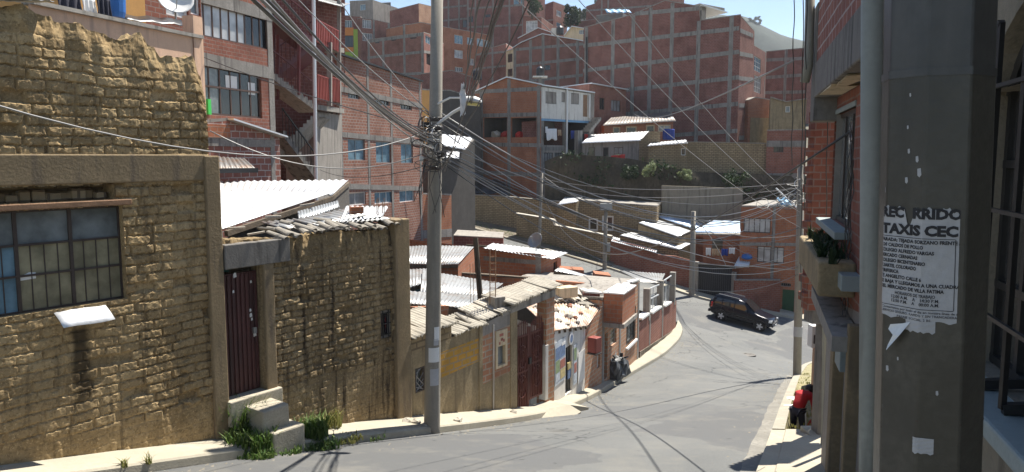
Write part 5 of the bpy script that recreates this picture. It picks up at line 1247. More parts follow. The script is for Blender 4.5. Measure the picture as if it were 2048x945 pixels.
mb = MB(); mb.beam(at(545, 330, 30), at(545, -60, 30), .16, .16, up=(1, 0, 0)); mb.beam(at(597, 190, 30.2), at(598, 60, 30.2), .1, .1, up=(1, 0, 0)); mb.beam(at(556, 200, 30), at(556, 70, 30), .1, .1, up=(1, 0, 0)); mb.build('posts', 'wine_metal', root)
mb = MB(); a, b = at(545, 152, 29.4), at(634, 216, 32.6)
for px0, py0, px1, py1, Y0 in ((628, 214, 682, 226, 32.0), (628, 92, 682, 104, 32.0)):
    a, b = at(px0, py0, Y0), at(px1, py0 + 8, Y0 + 3.2); mb = MB(); mb.beam(a + V((-.3, .3, 0)), b + V((-.3, .3, 0)), .8, .22); mb.build('landing', 'concrete', root)
mb = MB(); mb.poly(at(540, -80, 33.5), at(690, -80, 36.5), at(690, 480, 36.5), at(540, 480, 33.5)); mb.build('wall', 'brick_dark', root)
mb = MB(); 
for x0, y0, x1, y1 in ((634, 226, 684, 360),): 
    a, b, c, d = at(x0, y0 - 2, 32.6), at(x1, y0 + 5, 35.8), at(x1, y1 + 60, 35.8), at(x0, y1 + 60, 32.6); mb.poly(a, b, c, d)
a, b, c, d = at(572, 300, 33.0), at(634, 232, 33.1), at(634, 460, 33.1), at(572, 460, 33.0); mb.poly(a, b, c, d)
mb.build('stair_wall', 'grey_plaster', root)
mb = MB()
for x in (643, 655, 664, 674): mb.beam(at(x, 226, 32.7 + (x - 634) * .064), at(x, 360, 32.7 + (x - 634) * .064), .09, .09, up=(1, 0, 0))
mb.build('wall_posts', 'dark_frame', root)
mb = MB()
def ribs(x0, y0, x1, y1, Y0, Y1, n):
    A_, B_ = at(x0, (y0 + y1) / 2, Y0), at(x1, (y0 + y1) / 2, Y1); F = Face(A_, B_); z1, z0 = F.hit(x0, y0)[1], F.hit(x0, y1)[1]
    fbox(mb, F, 0, F.L, z0, z1, -.03, 0)
    for i in range(n): u = F.L * (i + .5) / n; fbox(mb, F, u - .03, u + .03, z0, z1, 0, .025)
    fbox(mb, F, 0, F.L, z1, z1 + .05, -.04, .03)
ribs(632, 40, 677, 84, 31.6, 34.6, 14); ribs(634, 151, 658, 199, 31.6, 33.2, 8); ribs(663, 156, 680, 202, 33.6, 34.8, 6)
mb.build('balcony_panels', 'red_metal', root)
mb = MB(); mb.beam(at(659, 212, 33.3), at(659, 85, 33.3), .2, .2, up=(1, 0, 0)); mb.beam(at(678, 212, 34.9), at(678, -60, 34.9), .16, .16, up=(1, 0, 0)); mb.build('column', 'concrete', root)
o = sheet('roof_sheet', None, None, (at(640, -6, 36), at(700, 8, 38), at(684, 14, 34.5), at(636, 2, 31.5)), 'tin', parent=root)
mb = MB(); mb.tube([at(632, 365, 30.6) + V((0, 0, -2)), at(632, 365, 30.6), at(626, -80, 30.4)], .075, 8); tag(mb.build('steel_pipe', 'white_metal'), 'tall thin white steel pipe standing before the zigzag stair', 'pipe')
# ---------------------------------------------------------------- small brick hut in front
h = House('brick_hut', 'small brick hut with slanting roof edge and orange blocks at its end', mat='brick_upper')
F = h.face(560, 24.4, [(412, 247), (455, 242), (560, 277)], -4.5, pL=412, YL=21.6, py=300, cols=[545], beams=[(412, 284, 548, 288)], bh=.24, cw=.18)
r = h.done(back=V((-3, 4)))
mb = MB(); u0, u1, z0, z1 = F.rect(414, 250, 458, 276); fbox(mb, F, u0, u1, z0, z1, .0, .05); mb.build('block_infill', 'brick_orange', r)
mb = MB(); a, b = F.hit(455, 241), F.hit(564, 276); mb.beam(F.p(a[0], a[1] + .03, .1), F.p(b[0], b[1] + .03, .1), .3, .05); mb.build('eave', 'white_metal', r)
sheet('awning', 'dark rusty sheet awning under the brick hut', 'awning', (at(428, 314, 20.6), at(488, 318, 21.4), at(512, 340, 19.8), at(428, 342, 18.8)), 'tin_dark')
mb = MB(); mb.beam(at(431, 318, 19.2), at(431, 352, 19.2), .06, .06, up=(1, 0, 0)); mb.beam(at(430, 342, 18.9), at(510, 341, 19.8), .3, .12); tag(mb.build('timber_support', 'plastic_black'), 'dark timber support carrying the awning under the brick hut', 'timber')
# ---------------------------------------------------------------- peach house with the terrace
h = House('peach_house', 'peach plastered house with white coped terrace wall behind the ragged adobe', mat='peach_plaster')
F1 = h.face(243, 14.6, [(60, 8), (243, 46)], -2, pL=60, YL=12.6, py=50)
F2 = h.face(402, 16.8, [(243, 46), (402, 78)], -2, py=60)
r = h.done(back=V((-3, 4.5)), roof=None)
mb = MB()
for F, a, b in ((F1, (60, 8), (243, 46)), (F2, (243, 46), (402, 78))): (ua, za), (ub, zb_) = F.hit(*a), F.hit(*b); mb.beam(F.p(ua, za + .03, -.05), F.p(ub, zb_ + .03, -.05), .26, .07)
mb.build('coping', 'concrete', r)
mb = MB(); u, z = F2.hit(392, 60); fbox(mb, F2, u - .12, F2.L + .02, -1.8, F2.hit(392, 33)[1], -.25, .03); mb.build('pillar', 'peach_plaster', r)
h = House('peach_house', 'upper storey in peach plaster and brick with white window behind the terrace', mat='ochre_plaster')
h.face(290, 18.8, [(120, -130), (290, -80)], 1.0, pL=120, YL=16.5, py=10)
h.face(402, 20.6, [(290, -80), (402, -60)], 1.0, py=10, mat='brick_red', holes=[W_(331, -40, 376, 34, nx=2, pane='pane_curtain', fm='white_paint'), W_(380, -40, 400, 30, nx=1, pane='pane_grey', fm='white_paint')])
h.done(back=V((-5, 4)))
sheet('tarp_roof', 'black sagging tarp sheet over the peach terrace', 'tarp', (at(240, 30, 17.5), at(362, 40, 18.4), at(370, 52, 17.2), at(246, 40, 15.8)), 'plastic_black', wl_=.5, amp=.02)
mb = MB(); p = at(230, 36, 14.9); mb.lathe(p, [(.17, 0), (.2, .1), (.22, .6), (.2, .62)], 14); tag(mb.build('barrel', 'plastic_blue'), 'bright blue plastic barrel on the peach terrace', 'barrel')
def cloth(name, label, cat, a, b, drop, mat, group=None, folds=6, amp=.04, taper=0):
    a, b = V(a), V(b); d = (b - a); n = V((d.y, -d.x, 0)).normalized(); P = np.zeros((25, 7, 3))
    for i in range(25):
        s = i / 24
        for j in range(7):
            t = j / 6; q = a.lerp(b, .5 + (s - .5) * (1 - taper * t)) + V((0, 0, -drop * t * (1 + .08 * math.sin(s * 9)))) + n * (amp * math.sin(s * folds * 3.1 + t * 1.5) * (.3 + t)); P[i, j] = q
    mb = MB(); mb.grid(P); o = mb.build(name, mat, smooth=True); solidify(o, .01); return tag(o, label, cat, group)
cloth('towel', 'pale lilac towel hung on the peach terrace rail', 'laundry', at(163, -6, 14.0), at(190, 0, 14.3), .28, 'cloth_white')
cloth('blanket', 'dark blue blanket hung beside the lilac towel', 'laundry', at(192, -8, 14.2), at(220, -2, 14.5), .38, 'cloth_dark')
cloth('blanket', 'dark clothes bundle hung at the left of the lilac towel', 'laundry', at(112, -16, 13.4), at(160, -6, 13.9), .3, 'cloth_dark')
dish(at(352, 44, 18.6), .42, (.5, -.8, .4), 'white and orange satellite dish in front of the peach house window')
# ---------------------------------------------------------------- big dark red block
BG = []
h = House('apartment_block', 'very large windowless dark red brick block with grey concrete grid', 'apartment block', mat='brick_dark')
F = h.face(1478, 75, [(1166, 92), (1168, 56), (1266, 30), (1330, 2), (1398, 14), (1400, 42), (1478, 31)], -4, pL=1166, YL=85, py=150, cols=[1172, 1225, 1265, 1299, 1342, 1395, 1460], cw=.42, bh=.42,
       beams=[(1166, 92, 1478, 57), (1166, 142, 1478, 104), (1166, 190, 1478, 155), (1166, 237, 1478, 208), (1166, 283, 1478, 262), (1270, 28, 1398, 17)])
F2 = h.face(1506, 80, [(1479, 31), (1506, 62)], -4, py=150, beams=[(1478, 60, 1506, 72), (1478, 107, 1506, 113), (1478, 157, 1506, 160), (1478, 211, 1506, 213), (1478, 276, 1506, 276)], bh=.42, mat='brick_red2')
r = h.done(back=V((2.5, 10)))
mb = MB(); mb.tube([at(1173, 75, 84.4), at(1173, 166, 84.4)], .1, 6); mb.build('downpipe', 'plastic_black', r)
h = House('roof_room', 'pale grey penthouse with a white roof edge on the large dark red block', mat='grey_plaster')
h.face(1449, 82, [(1399, 12), (1449, 27)], 16, pL=1399, YL=79.5, py=30, holes=[W_(1403, 21, 1412, 40, nx=1, fm='white_paint', pane='pane_blue')])
h.done(back=V((-3, 6)), over=.4, roof_mat='white_metal')
h = House('brick_house', 'narrow brick house with two tall white framed windows right of the large block', mat='brick_red2')
h.face(1532, 91, [(1500, 84), (1505, 90), (1532, 106)], -2, pL=1500, YL=83, py=140, cols=[1530], holes=[W_(1508, 115, 1522, 144, nx=3, ny=3, fm='white_paint', pane='pane_blue'), W_(1508, 153, 1522, 186, nx=3, ny=3, fm='white_paint', pane='pane_curtain_grey'), W_(1501, 92, 1505, 107, nx=1, fm='white_paint', pane='pane_curtain'), W_(1500, 126, 1504, 147, nx=1, fm='white_paint', pane='pane_curtain')])
h.done(depth=7)
h = House('brick_house', 'red brick block with three grey beams at the far right of the hillside', mat='brick_dark')
h.face(1612, 93, [(1526, 105), (1612, 97)], -2, pL=1526, YL=98, py=140, cols=[1527, 1571], beams=[(1526, 121, 1612, 117), (1526, 156, 1612, 150), (1526, 186, 1612, 184)], cw=.4, bh=.4)
h.done(depth=8)
h = House('brick_house', 'orange brick and plaster annex below the large dark red block', mat='brick_orange')
h.face(1543, 78, [(1496, 202), (1511, 196), (1543, 201)], -2, pL=1496, YL=77, py=230); F = h.faces[0]['F']; r = h.done(depth=4)
panel(F, 1500, 236, 1543, 290, 'mud_plaster', 'lower_wall', r, out=.05, t=.06)
h = House('plaster_house', 'tan plaster house with one small white window far right', mat='mud_plaster')
h.face(1612, 72, [(1540, 196), (1572, 205), (1612, 199)], -2, pL=1540, YL=73, py=230, holes=[W_(1571, 213, 1580, 225, nx=1, fm='white_paint', pane='pane_grey')]); h.done(depth=4, over=.3)
h = House('brick_house', 'brick house with small dark vents and grey base on the embankment', mat='brick_red')
h.face(1612, 60, [(1533, 262), (1612, 261)], -6, pL=1533, YL=61, py=300, beams=[(1533, 288, 1612, 288), (1533, 353, 1612, 353)], bh=.5, holes=[W_(1547, 292, 1567, 305, nx=4, fm='dark_frame', pane='pane_dark', fw=.04)]); h.done(depth=5)
# ---------------------------------------------------------------- gabled mid house
h = House('brick_house', 'gabled red brick house with grey concrete grid and cream corner strip', mat='brick_red2')
h.face(1027, 100, [(1012, 104), (1027, 99)], 3, pL=1012, YL=101.5, py=125, mat='cream_plaster', holes=[W_(1015, 108, 1025, 125, nx=1, pane='pane_dark'), W_(1015, 138, 1025, 153, nx=1, pane='pane_dark')])
F = h.face(1170, 96, [(1027, 97), (1044, 86), (1086, 69), (1162, 82), (1170, 84)], 3, py=120, cols=[1029, 1061, 1086, 1116, 1155], cw=.4, bh=.36, beams=[(1027, 100, 1170, 88), (1027, 132, 1170, 117), (1027, 166, 1170, 150)], holes=[W_(1089, 130, 1101, 141, nx=1, pane='pane_dark', fw=.06)])
h.done(back=V((1, 9)), roof_mat='white_metal', over=.25)
h = House('brick_house', 'small brick gable with grey beams left of the gabled house', mat='brick_red2')
h.face(1012, 104, [(952, 112), (985, 96), (1012, 88)], 3, pL=952, YL=105, py=130, cols=[985], beams=[(952, 110, 1012, 104), (952, 138, 1012, 132)]); h.done(depth=6)
# black water tank on its post
root = thing('water_tank', 'black water tank on a little slab over the white fronted house', 'water tank', at(1081, 172, 78)); mb = MB(); c = at(1080, 153, 78); mb.lathe(c, [(.36, 0), (.4, .06), (.4, .3), (.42, .34), (.4, .38), (.4, .62), (.42, .66), (.4, .7), (.38, .8), (.2, .95), (.12, .96), (.12, 1.04), (.02, 1.05)], 18); mb.build('tank', 'plastic_black', root, smooth=True)
mb = MB(); mb.box(c + V((0, 0, -.08)), 1.5, 1.1, .14); mb.build('slab', 'white_plaster', root); mb = MB(); mb.box(c + V((0, 0, -.75)), .3, .3, 1.2); mb.build('post', 'concrete', root)
# ---------------------------------------------------------------- white fronted house
h = House('brick_house', 'three level brick house with open middle storey and white front upstairs', mat='brick_orange')
Fa = h.face(1082, 64, [(950, 184), (1012, 156), (1082, 171)], -6.5, pL=950, YL=68, py=270, cols=[963, 1018, 1077], cw=.34, bh=.34, beams=[(950, 184, 1082, 178), (950, 232, 1082, 229), (950, 289, 1082, 291), (950, 345, 1082, 350)],
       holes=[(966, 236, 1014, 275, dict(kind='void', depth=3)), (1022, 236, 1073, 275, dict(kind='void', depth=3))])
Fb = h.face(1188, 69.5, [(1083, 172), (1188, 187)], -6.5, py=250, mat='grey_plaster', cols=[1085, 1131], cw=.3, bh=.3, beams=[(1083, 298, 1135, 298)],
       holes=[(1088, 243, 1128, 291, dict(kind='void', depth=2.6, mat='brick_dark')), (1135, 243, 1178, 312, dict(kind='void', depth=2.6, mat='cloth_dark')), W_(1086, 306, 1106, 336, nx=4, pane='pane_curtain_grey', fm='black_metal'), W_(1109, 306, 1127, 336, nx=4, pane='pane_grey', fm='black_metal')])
r = h.done(back=V((1, 9)), roof_mat='white_metal', over=.3)
mb = MB(); F3 = Face(Fb.p(.02, 0, .05), Fb.p(Fb.hit(1180, 210)[0], 0, .05)); z0, z1 = F3.hit(1100, 238)[1], F3.hit(1100, 176)[1]
hs = [F3.rect(*q) for q in ((1091, 184, 1113, 208), (1123, 185, 1130, 205), (1142, 187, 1158, 209), (1166, 190, 1175, 234))]
wall(mb, F3, [(0, z0), (F3.L, z0)], [(0, z1), (F3.L, F3.hit(1180, 188)[1])], hs, .25); mb.poly(F3.p(0, z0), F3.p(0, z1), F3.p(0, z1, -.06), F3.p(0, z0, -.06)); mb.build('upper_front', 'white_plaster', r)
for q, pm_, nx in zip(hs[:3], ('pane_curtain_grey', 'pane_dark', 'pane_dark'), (2, 1, 2)): window(F3, q, r, nx=nx, pane=pm_, fm='dark_frame', deep=.08)
mb = MB(); fbox(mb, F3, hs[3][0], hs[3][1], hs[3][2], hs[3][3], -.12, -.04); mb.build('door', 'rust_beam', r)
mb = MB(); fbox(mb, F3, 0, F3.L, z0 - .2, z0 - .01, -.1, .03); mb.build('blue_band', 'tarp_blue', r)
mb = MB()
for x, y0, y1 in ((1131, 176, 312), (1176, 190, 236)): u = Fb.hit(x, 230)[0]; mb.tube([Fb.p(u, Fb.hit(x, y0)[1], .16), Fb.p(u, Fb.hit(x, y1)[1], .16)], .09, 6)
mb.build('downpipe', 'white_paint', r)
mb = MB(); fbox(mb, Fb, Fb.hit(1140, 280)[0], Fb.hit(1149, 280)[0], -4, Fb.hit(1144, 262)[1], .5, .9); mb.build('pillar', 'concrete', r)
flight(Fb.p(Fb.hit(1182, 235)[0], Fb.hit(1182, 236)[1], .3), Fb.p(Fb.hit(1158, 262)[0], Fb.hit(1158, 264)[1], .3), .9, 7, 'concrete', r, name='steps')
for k, (x0, x1, y, dr, m, lab) in enumerate([(1088, 1109, 258, .95, 'cloth_white', 'white checked blanket on the line of the open middle storey'), (1086, 1091, 254, .5, 'cloth_white', 'small white cloth at the corner of the open middle storey'), (1111, 1118, 260, .5, 'cloth_tan', 'tan garment beside the white checked blanket'), (1137, 1145, 262, .7, 'cloth_blue', 'blue garment hanging under the concrete steps'), (1152, 1160, 268, .8, 'cloth_white', 'pale striped garment hanging under the concrete steps'), (1164, 1171, 266, .7, 'cloth_red', 'dark red garment hanging right of the concrete steps')]):
    cloth('laundry', lab, 'laundry', Fb.p(Fb.hit(x0, y)[0], Fb.hit(x0, y)[1], .25), Fb.p(Fb.hit(x1, y)[0], Fb.hit(x1, y)[1], .25), dr, m)
for x, m, lab in ((1003, 'cloth_red', 'red bundle in the left opening of the middle storey'), (1030, 'cloth_red', 'red bundle in the right opening of the middle storey'), (985, 'tile_white', 'pale carton in the left opening of the middle storey')):
    mb = MB(); u, z = Fa.hit(x, 272); mb.lathe(Fa.p(u, z - .1, -.6), [(.3, 0), (.42, .15), (.36, .4), (.12, .5)], 9); mb.v = [(x_ + RND.uniform(-.13, .13), y_ + RND.uniform(-.13, .13), z_ + RND.uniform(-.1, .1)) for x_, y_, z_ in mb.v]; tag(mb.build('bundle', m), lab, 'bundle')
h = House('brick_house', 'brick house with two dark windows behind the white fronted house', mat='brick_red')
h.face(1252, 78, [(1178, 168), (1252, 181)], -4, pL=1178, YL=73, py=210, holes=[W_(1199, 196, 1209, 220, nx=2, pane='pane_dark'), W_(1222, 201, 1241, 223, nx=3, pane='pane_curtain_grey')]); h.done(back=V((-4, 6)), roof_mat='white_metal', over=.3)
h = House('brick_house', 'low brick house with dark sheet roof and four cream framed windows', mat='brick_orange')
F = h.face(1346, 72, [(1208, 250), (1346, 243)], -4, pL=1208, YL=71, py=258, holes=[W_(1226, 254, 1241, 268, nx=1, fm='cream_plaster', fw=.12), W_(1252, 253, 1274, 268, nx=1, fm='cream_plaster', fw=.12), W_(1292, 250, 1310, 266, nx=1, fm='cream_plaster', fw=.12), W_(1316, 250, 1342, 264, nx=2, fm='cream_plaster', fw=.12, pane='pane_curtain_grey')])
r = h.done(back=V((0, 3)), roof=None); sheet('roof_sheet', None, None, (at(1222, 236, 74.5), at(1340, 224, 75), at(1352, 243, 71.4), at(1204, 252, 70.4)), 'tin_dark', parent=r, wl_=.3)
mb = MB(); mb.lathe(at(1337, 280, 70), [(.5, 0), (.55, .1), (.55, .9), (.5, 1)], 14); tag(mb.build('barrel', 'cloth_blue'), 'dark blue drum beside the cream framed windows', 'barrel')
h = House('plaster_hut', 'low grey plaster hut with a glaring white roof sheet', mat='grey_plaster')
h.face(1278, 65, [(1165, 286), (1278, 281)], -4, pL=1165, YL=65.5, py=295, holes=[W_(1177, 295, 1190, 313, nx=1, pane='pane_dark'), W_(1206, 295, 1217, 314, nx=1, pane='pane_dark'), W_(1228, 295, 1246, 309, nx=2, pane='pane_curtain_grey')])
h.face(1320, 64.5, [(1279, 281), (1300, 265), (1302, 262), (1320, 264)], -4, py=295, mat='brick_mud')
r = h.done(back=V((0, 3)), roof=None); sheet('roof_sheet', None, None, (at(1182, 270, 68.5), at(1298, 263, 68.5), at(1281, 282, 64.6), at(1162, 287, 65)), 'tin_bright', parent=r, wl_=.3)
h = House('adobe_hut', 'small mud brick hut with thin white roof edge above the bushes', mat='brick_mud')
h.face(1373, 61.5, [(1297, 291), (1373, 285)], -5, pL=1297, YL=62.5, py=310, holes=[W_(1362, 297, 1371, 311, nx=1, pane='pane_dark', fm='white_paint')]); r = h.done(depth=2.5, roof=None)
sheet('roof_sheet', None, None, (at(1302, 286, 65), at(1372, 280, 65), at(1376, 287, 61.2), at(1294, 293, 62.2)), 'tin_bright', parent=r, wl_=.3)
lowwall('long mud brick wall on top of the embankment', [at(1373, 285, 62), at(1450, 286, 61.6), at(1534, 288, 61.2)], 4.5, .35, 'brick_mud', name='adobe_wall', cap='tile_grey')
lowwall('dark balustrade wall at the terrace under the grey plaster hut', [at(1128, 314, 64), at(1200, 316, 63.6), at(1258, 318, 63.4)], 1.2, .3, 'grey_wall', name='terrace_wall', cap='concrete')
cloth('blanket', 'red and tan blanket airing on the terrace wall', 'laundry', at(1222, 312, 63.1), at(1250, 309, 63), .65, 'cloth_red')
sheet('tarp_roof', 'dark sagging scrap roof behind the long mud brick wall', 'roof', (at(898, 356, 66), at(1012, 362, 65), at(1016, 390, 61), at(902, 384, 62.6)), 'plastic_black', wl_=1.3, amp=.14, jit=.4)
# ---------------------------------------------------------------- hillside houses, from the left
def hill(label, mat, pL, YL, pR, YR, top, bot, holes=(), cols=(), beams=(), side=None, depth=8, over=0, roof_mat='concrete', name='brick_house', cw=.36, bh=.34, roof='slab'):
    h = House(name, label, 'house', mat=mat); zb = at((pL + pR) / 2, bot, max(YL, YR)).z - 3
    F = h.face(pR, YR, top, zb, pL=pL, YL=YL, py=(top[0][1] + bot) / 2, holes=holes, cols=cols, beams=beams, cw=cw, bh=bh)
    if side: h.face(side['pR'], side['YR'], side['top'], zb, py=(top[0][1] + bot) / 2, holes=side.get('holes', ()), mat=side.get('mat'), cols=side.get('cols', ()), beams=side.get('beams', ()), cw=cw, bh=bh)
    r = h.done(depth=depth, over=over, roof_mat=roof_mat, roof=roof); return r, F
hill('red brick block with grey grid and small high vents left of the street pole', 'brick_red2', 735, 103, 848, 98, [(735, 81), (848, 66)], 165, cols=[738, 767, 809, 845], beams=[(735, 84, 848, 69), (735, 116, 848, 104), (735, 152, 848, 147)],
     holes=[W_(749, 84, 759, 87, nx=1), W_(782, 79, 792, 82, nx=1), W_(820, 75, 833, 78, nx=1)], side=dict(pR=864, YR=102, top=[(848, 66), (864, 71)], holes=[W_(851, 73, 861, 88, nx=2, fm='white_paint', pane='pane_blue'), W_(853, 108, 861, 130, nx=1)], cols=[863], beams=[(848, 104, 864, 106)]))
hill('orange brick apartment house with two rows of white windows behind the street pole', 'brick_orange', 842, 110, 984, 121, [(842, 46), (896, 56), (984, 72)], 185, cols=[984],
     holes=[W_(909, 71, 926, 88, nx=3, fm='white_paint', pane='pane_blue'), W_(934, 76, 947, 90, nx=2, fm='white_paint', pane='pane_blue'), W_(954, 78, 967, 93, nx=2, fm='white_paint', pane='pane_blue'), W_(969, 81, 980, 95, nx=2, fm='white_paint', pane='pane_blue'), W_(909, 101, 926, 117, nx=3, fm='white_paint', pane='pane_curtain'), W_(939, 118, 948, 131, nx=1, fm='white_paint', pane='pane_curtain'), W_(957, 109, 975, 124, nx=3, fm='white_paint', pane='pane_curtain'), W_(910, 135, 926, 144, nx=4, fm='white_paint', pane='pane_grey')])
hill('low dark brick shed roofline behind the street pole', 'brick_dark', 842, 92, 953, 92, [(842, 149), (904, 142), (953, 158)], 205)
hill('dark grey rendered house below the street lamp', 'grey_wall', 862, 62, 962, 66, [(862, 183), (900, 182), (962, 200)], 400, depth=5, name='grey_house')
hill('ochre plaster house front beside the street pole', 'ochre_plaster', 838, 50, 864, 51, [(838, 180), (864, 182)], 240, depth=4, name='ochre_house', side=None)
sheet('roof_sheet', 'white tin roof glaring right of the street pole clutter', 'roof', (at(876, 268, 49), at(946, 276, 50), at(930, 300, 46), at(874, 290, 45.5)), 'tin_bright', wl_=.3)
sheet('roof_sheet', 'smaller white tin roof just under the larger glaring one', 'roof', (at(894, 302, 46), at(919, 302, 46), at(918, 318, 44), at(890, 316, 43.8)), 'tin_bright', wl_=.3)
hill('dark stone house wall under the white tin roofs by the pole', 'grey_wall', 872, 46.5, 950, 51, [(872, 292), (932, 300), (950, 280)], 400, depth=4, name='grey_house')
r, F = hill('brick house painted orange and lime green with black window', 'brick_dark', 676, 118, 722, 118, [(676, 31), (722, 34)], 130, holes=[W_(684, 41, 704, 56, nx=4, fm='white_paint', pane='pane_grey'), W_(681, 72, 706, 94, nx=4, fm='black_metal', pane='pane_dark')])
for i, (x0, y0, x1, y1, m) in enumerate([(681, 55.5, 707, 71.5, 'orange_plaster'), (707.5, 59, 719, 120, 'green_plaster'), (676.5, 55, 680.5, 120, 'cream_plaster'), (681, 95, 707, 104, 'orange_plaster'), (681, 104.5, 707, 120, 'green_plaster')]): panel(F, x0, y0, x1, y1, m, 'painted_panel', r, out=.05, t=.06)
hill('brick house with two pale window bands next to the orange and green one', 'brick_red2', 722, 117, 782, 120, [(722, 37), (755, 42), (782, 48)], 130, holes=[W_(725, 40, 743, 57, nx=4, fm='white_paint', pane='pane_curtain_grey'), W_(725, 67, 745, 83, nx=4, fm='white_paint', pane='pane_curtain_grey')], cols=[748, 778])
hill('grey concrete house with small white window at the top left of the hill', 'grey_plaster', 700, 135, 746, 133, [(700, 3), (746, 1)], 60, holes=[W_(720, 9, 731, 21, nx=3, fm='white_paint', pane='pane_blue')], name='grey_house')
hill('dark metal sided shed at the top left of the hill', 'tin_dark', 746, 138, 782, 140, [(746, 8), (782, 6)], 60, name='metal_shed')
hill('big windowless dark brick house with pale side wall near the hilltop', 'brick_dark', 780, 128, 838, 124, [(780, 23), (838, 8)], 90, side=dict(pR=868, YR=129, top=[(838, 8), (868, 15)], mat='brick_street'))
hill('unfinished brick rooftop with posts and orange blocks', 'brick_orange', 806, 112, 828, 112, [(806, 50), (828, 49)], 75, cols=[807, 827], depth=3, name='roof_room')
hill('wide brick house with grey grid left of the overhead wires on the hilltop', 'brick_dark', 862, 150, 950, 146, [(862, -30), (950, -34)], 75, cols=[897, 918], beams=[(862, 18, 950, 10), (862, 44, 950, 36)], holes=[W_(870, 30, 880, 42, nx=2), W_(925, 40, 940, 55, nx=2)])
hill('dark brick house with bay window behind the overhead wires on the hilltop', 'brick_dark', 934, 140, 1048, 134, [(934, -24), (1048, -30)], 110, cols=[936, 951, 986, 1019, 1046], beams=[(934, 18, 1048, 10), (934, 55, 1048, 50)], holes=[W_(970, 29, 981, 35, nx=1), W_(1002, 50, 1010, 55, nx=1), W_(936, 33, 946, 45, nx=1), W_(1027, -6, 1038, 10, nx=1, fm='white_paint', pane='pane_blue'), W_(1041, -6, 1052, 10, nx=1, fm='white_paint', pane='pane_blue')])
hill('house corner with a large white gridded window on the hilltop', 'brick_red2', 1046, 131, 1083, 130, [(1046, 32), (1083, 36)], 100, holes=[W_(1052, 42, 1075, 66, nx=4, ny=3, fm='white_paint', pane='pane_curtain')])
hill('brick house with small pale side windows beside the dark tree', 'brick_dark', 1053, 150, 1106, 146, [(1053, 24), (1106, 4)], 95, cols=[1089], beams=[(1053, 48, 1106, 40)], side=dict(pR=1134, YR=152, top=[(1106, 4), (1134, 14)], mat='brick_red2', holes=[W_(1113, 22, 1123, 34, nx=2, fm='white_paint', pane='pane_curtain'), W_(1113, 46, 1122, 55, nx=1, fm='white_paint', pane='pane_blue')]))
hill('low brick gable with white roof edge left of the yellow house', 'brick_dark', 1036, 118, 1108, 116, [(1036, 78), (1077, 57), (1108, 68)], 110, roof_mat='white_metal', over=.3)
hill('yellow plastered house with a pale roof under the dark tree', 'cream_plaster', 1128, 120, 1184, 119, [(1128, 73), (1144, 54), (1184, 61)], 105, roof_mat='white_metal', over=.4, holes=[W_(1158, 60, 1172, 69, nx=4, fm='white_paint', pane='pane_grey')], name='yellow_house')
hill('low brick wall house between the dark tree and the metal roofs', 'brick_red2', 1146, 140, 1208, 138, [(1146, 45), (1208, 37)], 90)
hill('long dark metal roofed house on the ridge', 'tin_dark', 1192, 132, 1245, 130, [(1192, 32), (1245, 27)], 60, name='metal_shed')
hill('brick house with a pale wall and clutter above the large dark block', 'brick_dark', 1172, 152, 1334, 142, [(1172, 14), (1190, 8), (1204, -14), (1334, -18)], 70, cols=[1203, 1216], beams=[(1172, 22, 1334, 10)])
hill('row of small pale sheds above the large dark block', 'grey_plaster', 1196, 126, 1260, 124, [(1196, 46), (1260, 40)], 75, holes=[W_(1200, 49, 1206, 56, nx=1), W_(1222, 46, 1232, 54, nx=2, fm='white_paint', pane='pane_curtain')], name='shed_row')
hill('hazy grey house far behind the dark tree', 'grey_plaster', 1146, 210, 1178, 208, [(1146, 24), (1178, 21)], 60, name='grey_house')
for x, y, Y, lab in ((1120, 70, 112, 'black water tank beside the yellow house'), (955, 160, 88, 'dark blue water tank under the orange apartment house')):
    mb = MB(); mb.lathe(at(x, y, Y), [(.5, 0), (.55, .1), (.55, 1.0), (.3, 1.25), (.2, 1.3)], 14); tag(mb.build('water_tank', 'plastic_black' if x > 1000 else 'cloth_dark'), lab, 'water tank')
mb = MB(); mb.box(at(1110, 66, 113), 1.1, 1.1, 1.2); tag(mb.build('stair_box', 'white_plaster', bevel=.03), 'small white rooftop box beside the black water tank', 'roof box')
tp = at(1236, 28, 128); sheet('tarp', 'turquoise tarp on the ridge above the large dark block', 'tarp', (tp + V((-2.2, 0, .7)), tp + V((2, 1, .9)), tp + V((2.2, -1, 0)), tp + V((-2, -1, -.1))), 'tarp_blue', wl_=1.1, amp=.1)
# filler houses further right and left so that the slope stays built up beyond the frame
for i, (x, Y, wd, ht) in enumerate([(600, 150, 12, 8), (520, 125, 10, 7)]):
    p = at(x, 60, Y); z = float(ground_z(p.x, p.y)); mb = MB(); mb.box((p.x, p.y, z + ht / 2 - 1), wd, 8, ht + 2, .2 * math.sin(i)); o = mb.build('brick_house', 'brick_red2' if i % 2 else 'brick_dark'); tag(o, ['plain dark brick house high on the left slope', 'plain brick house left of the hillside behind the long windows'][i], 'house')
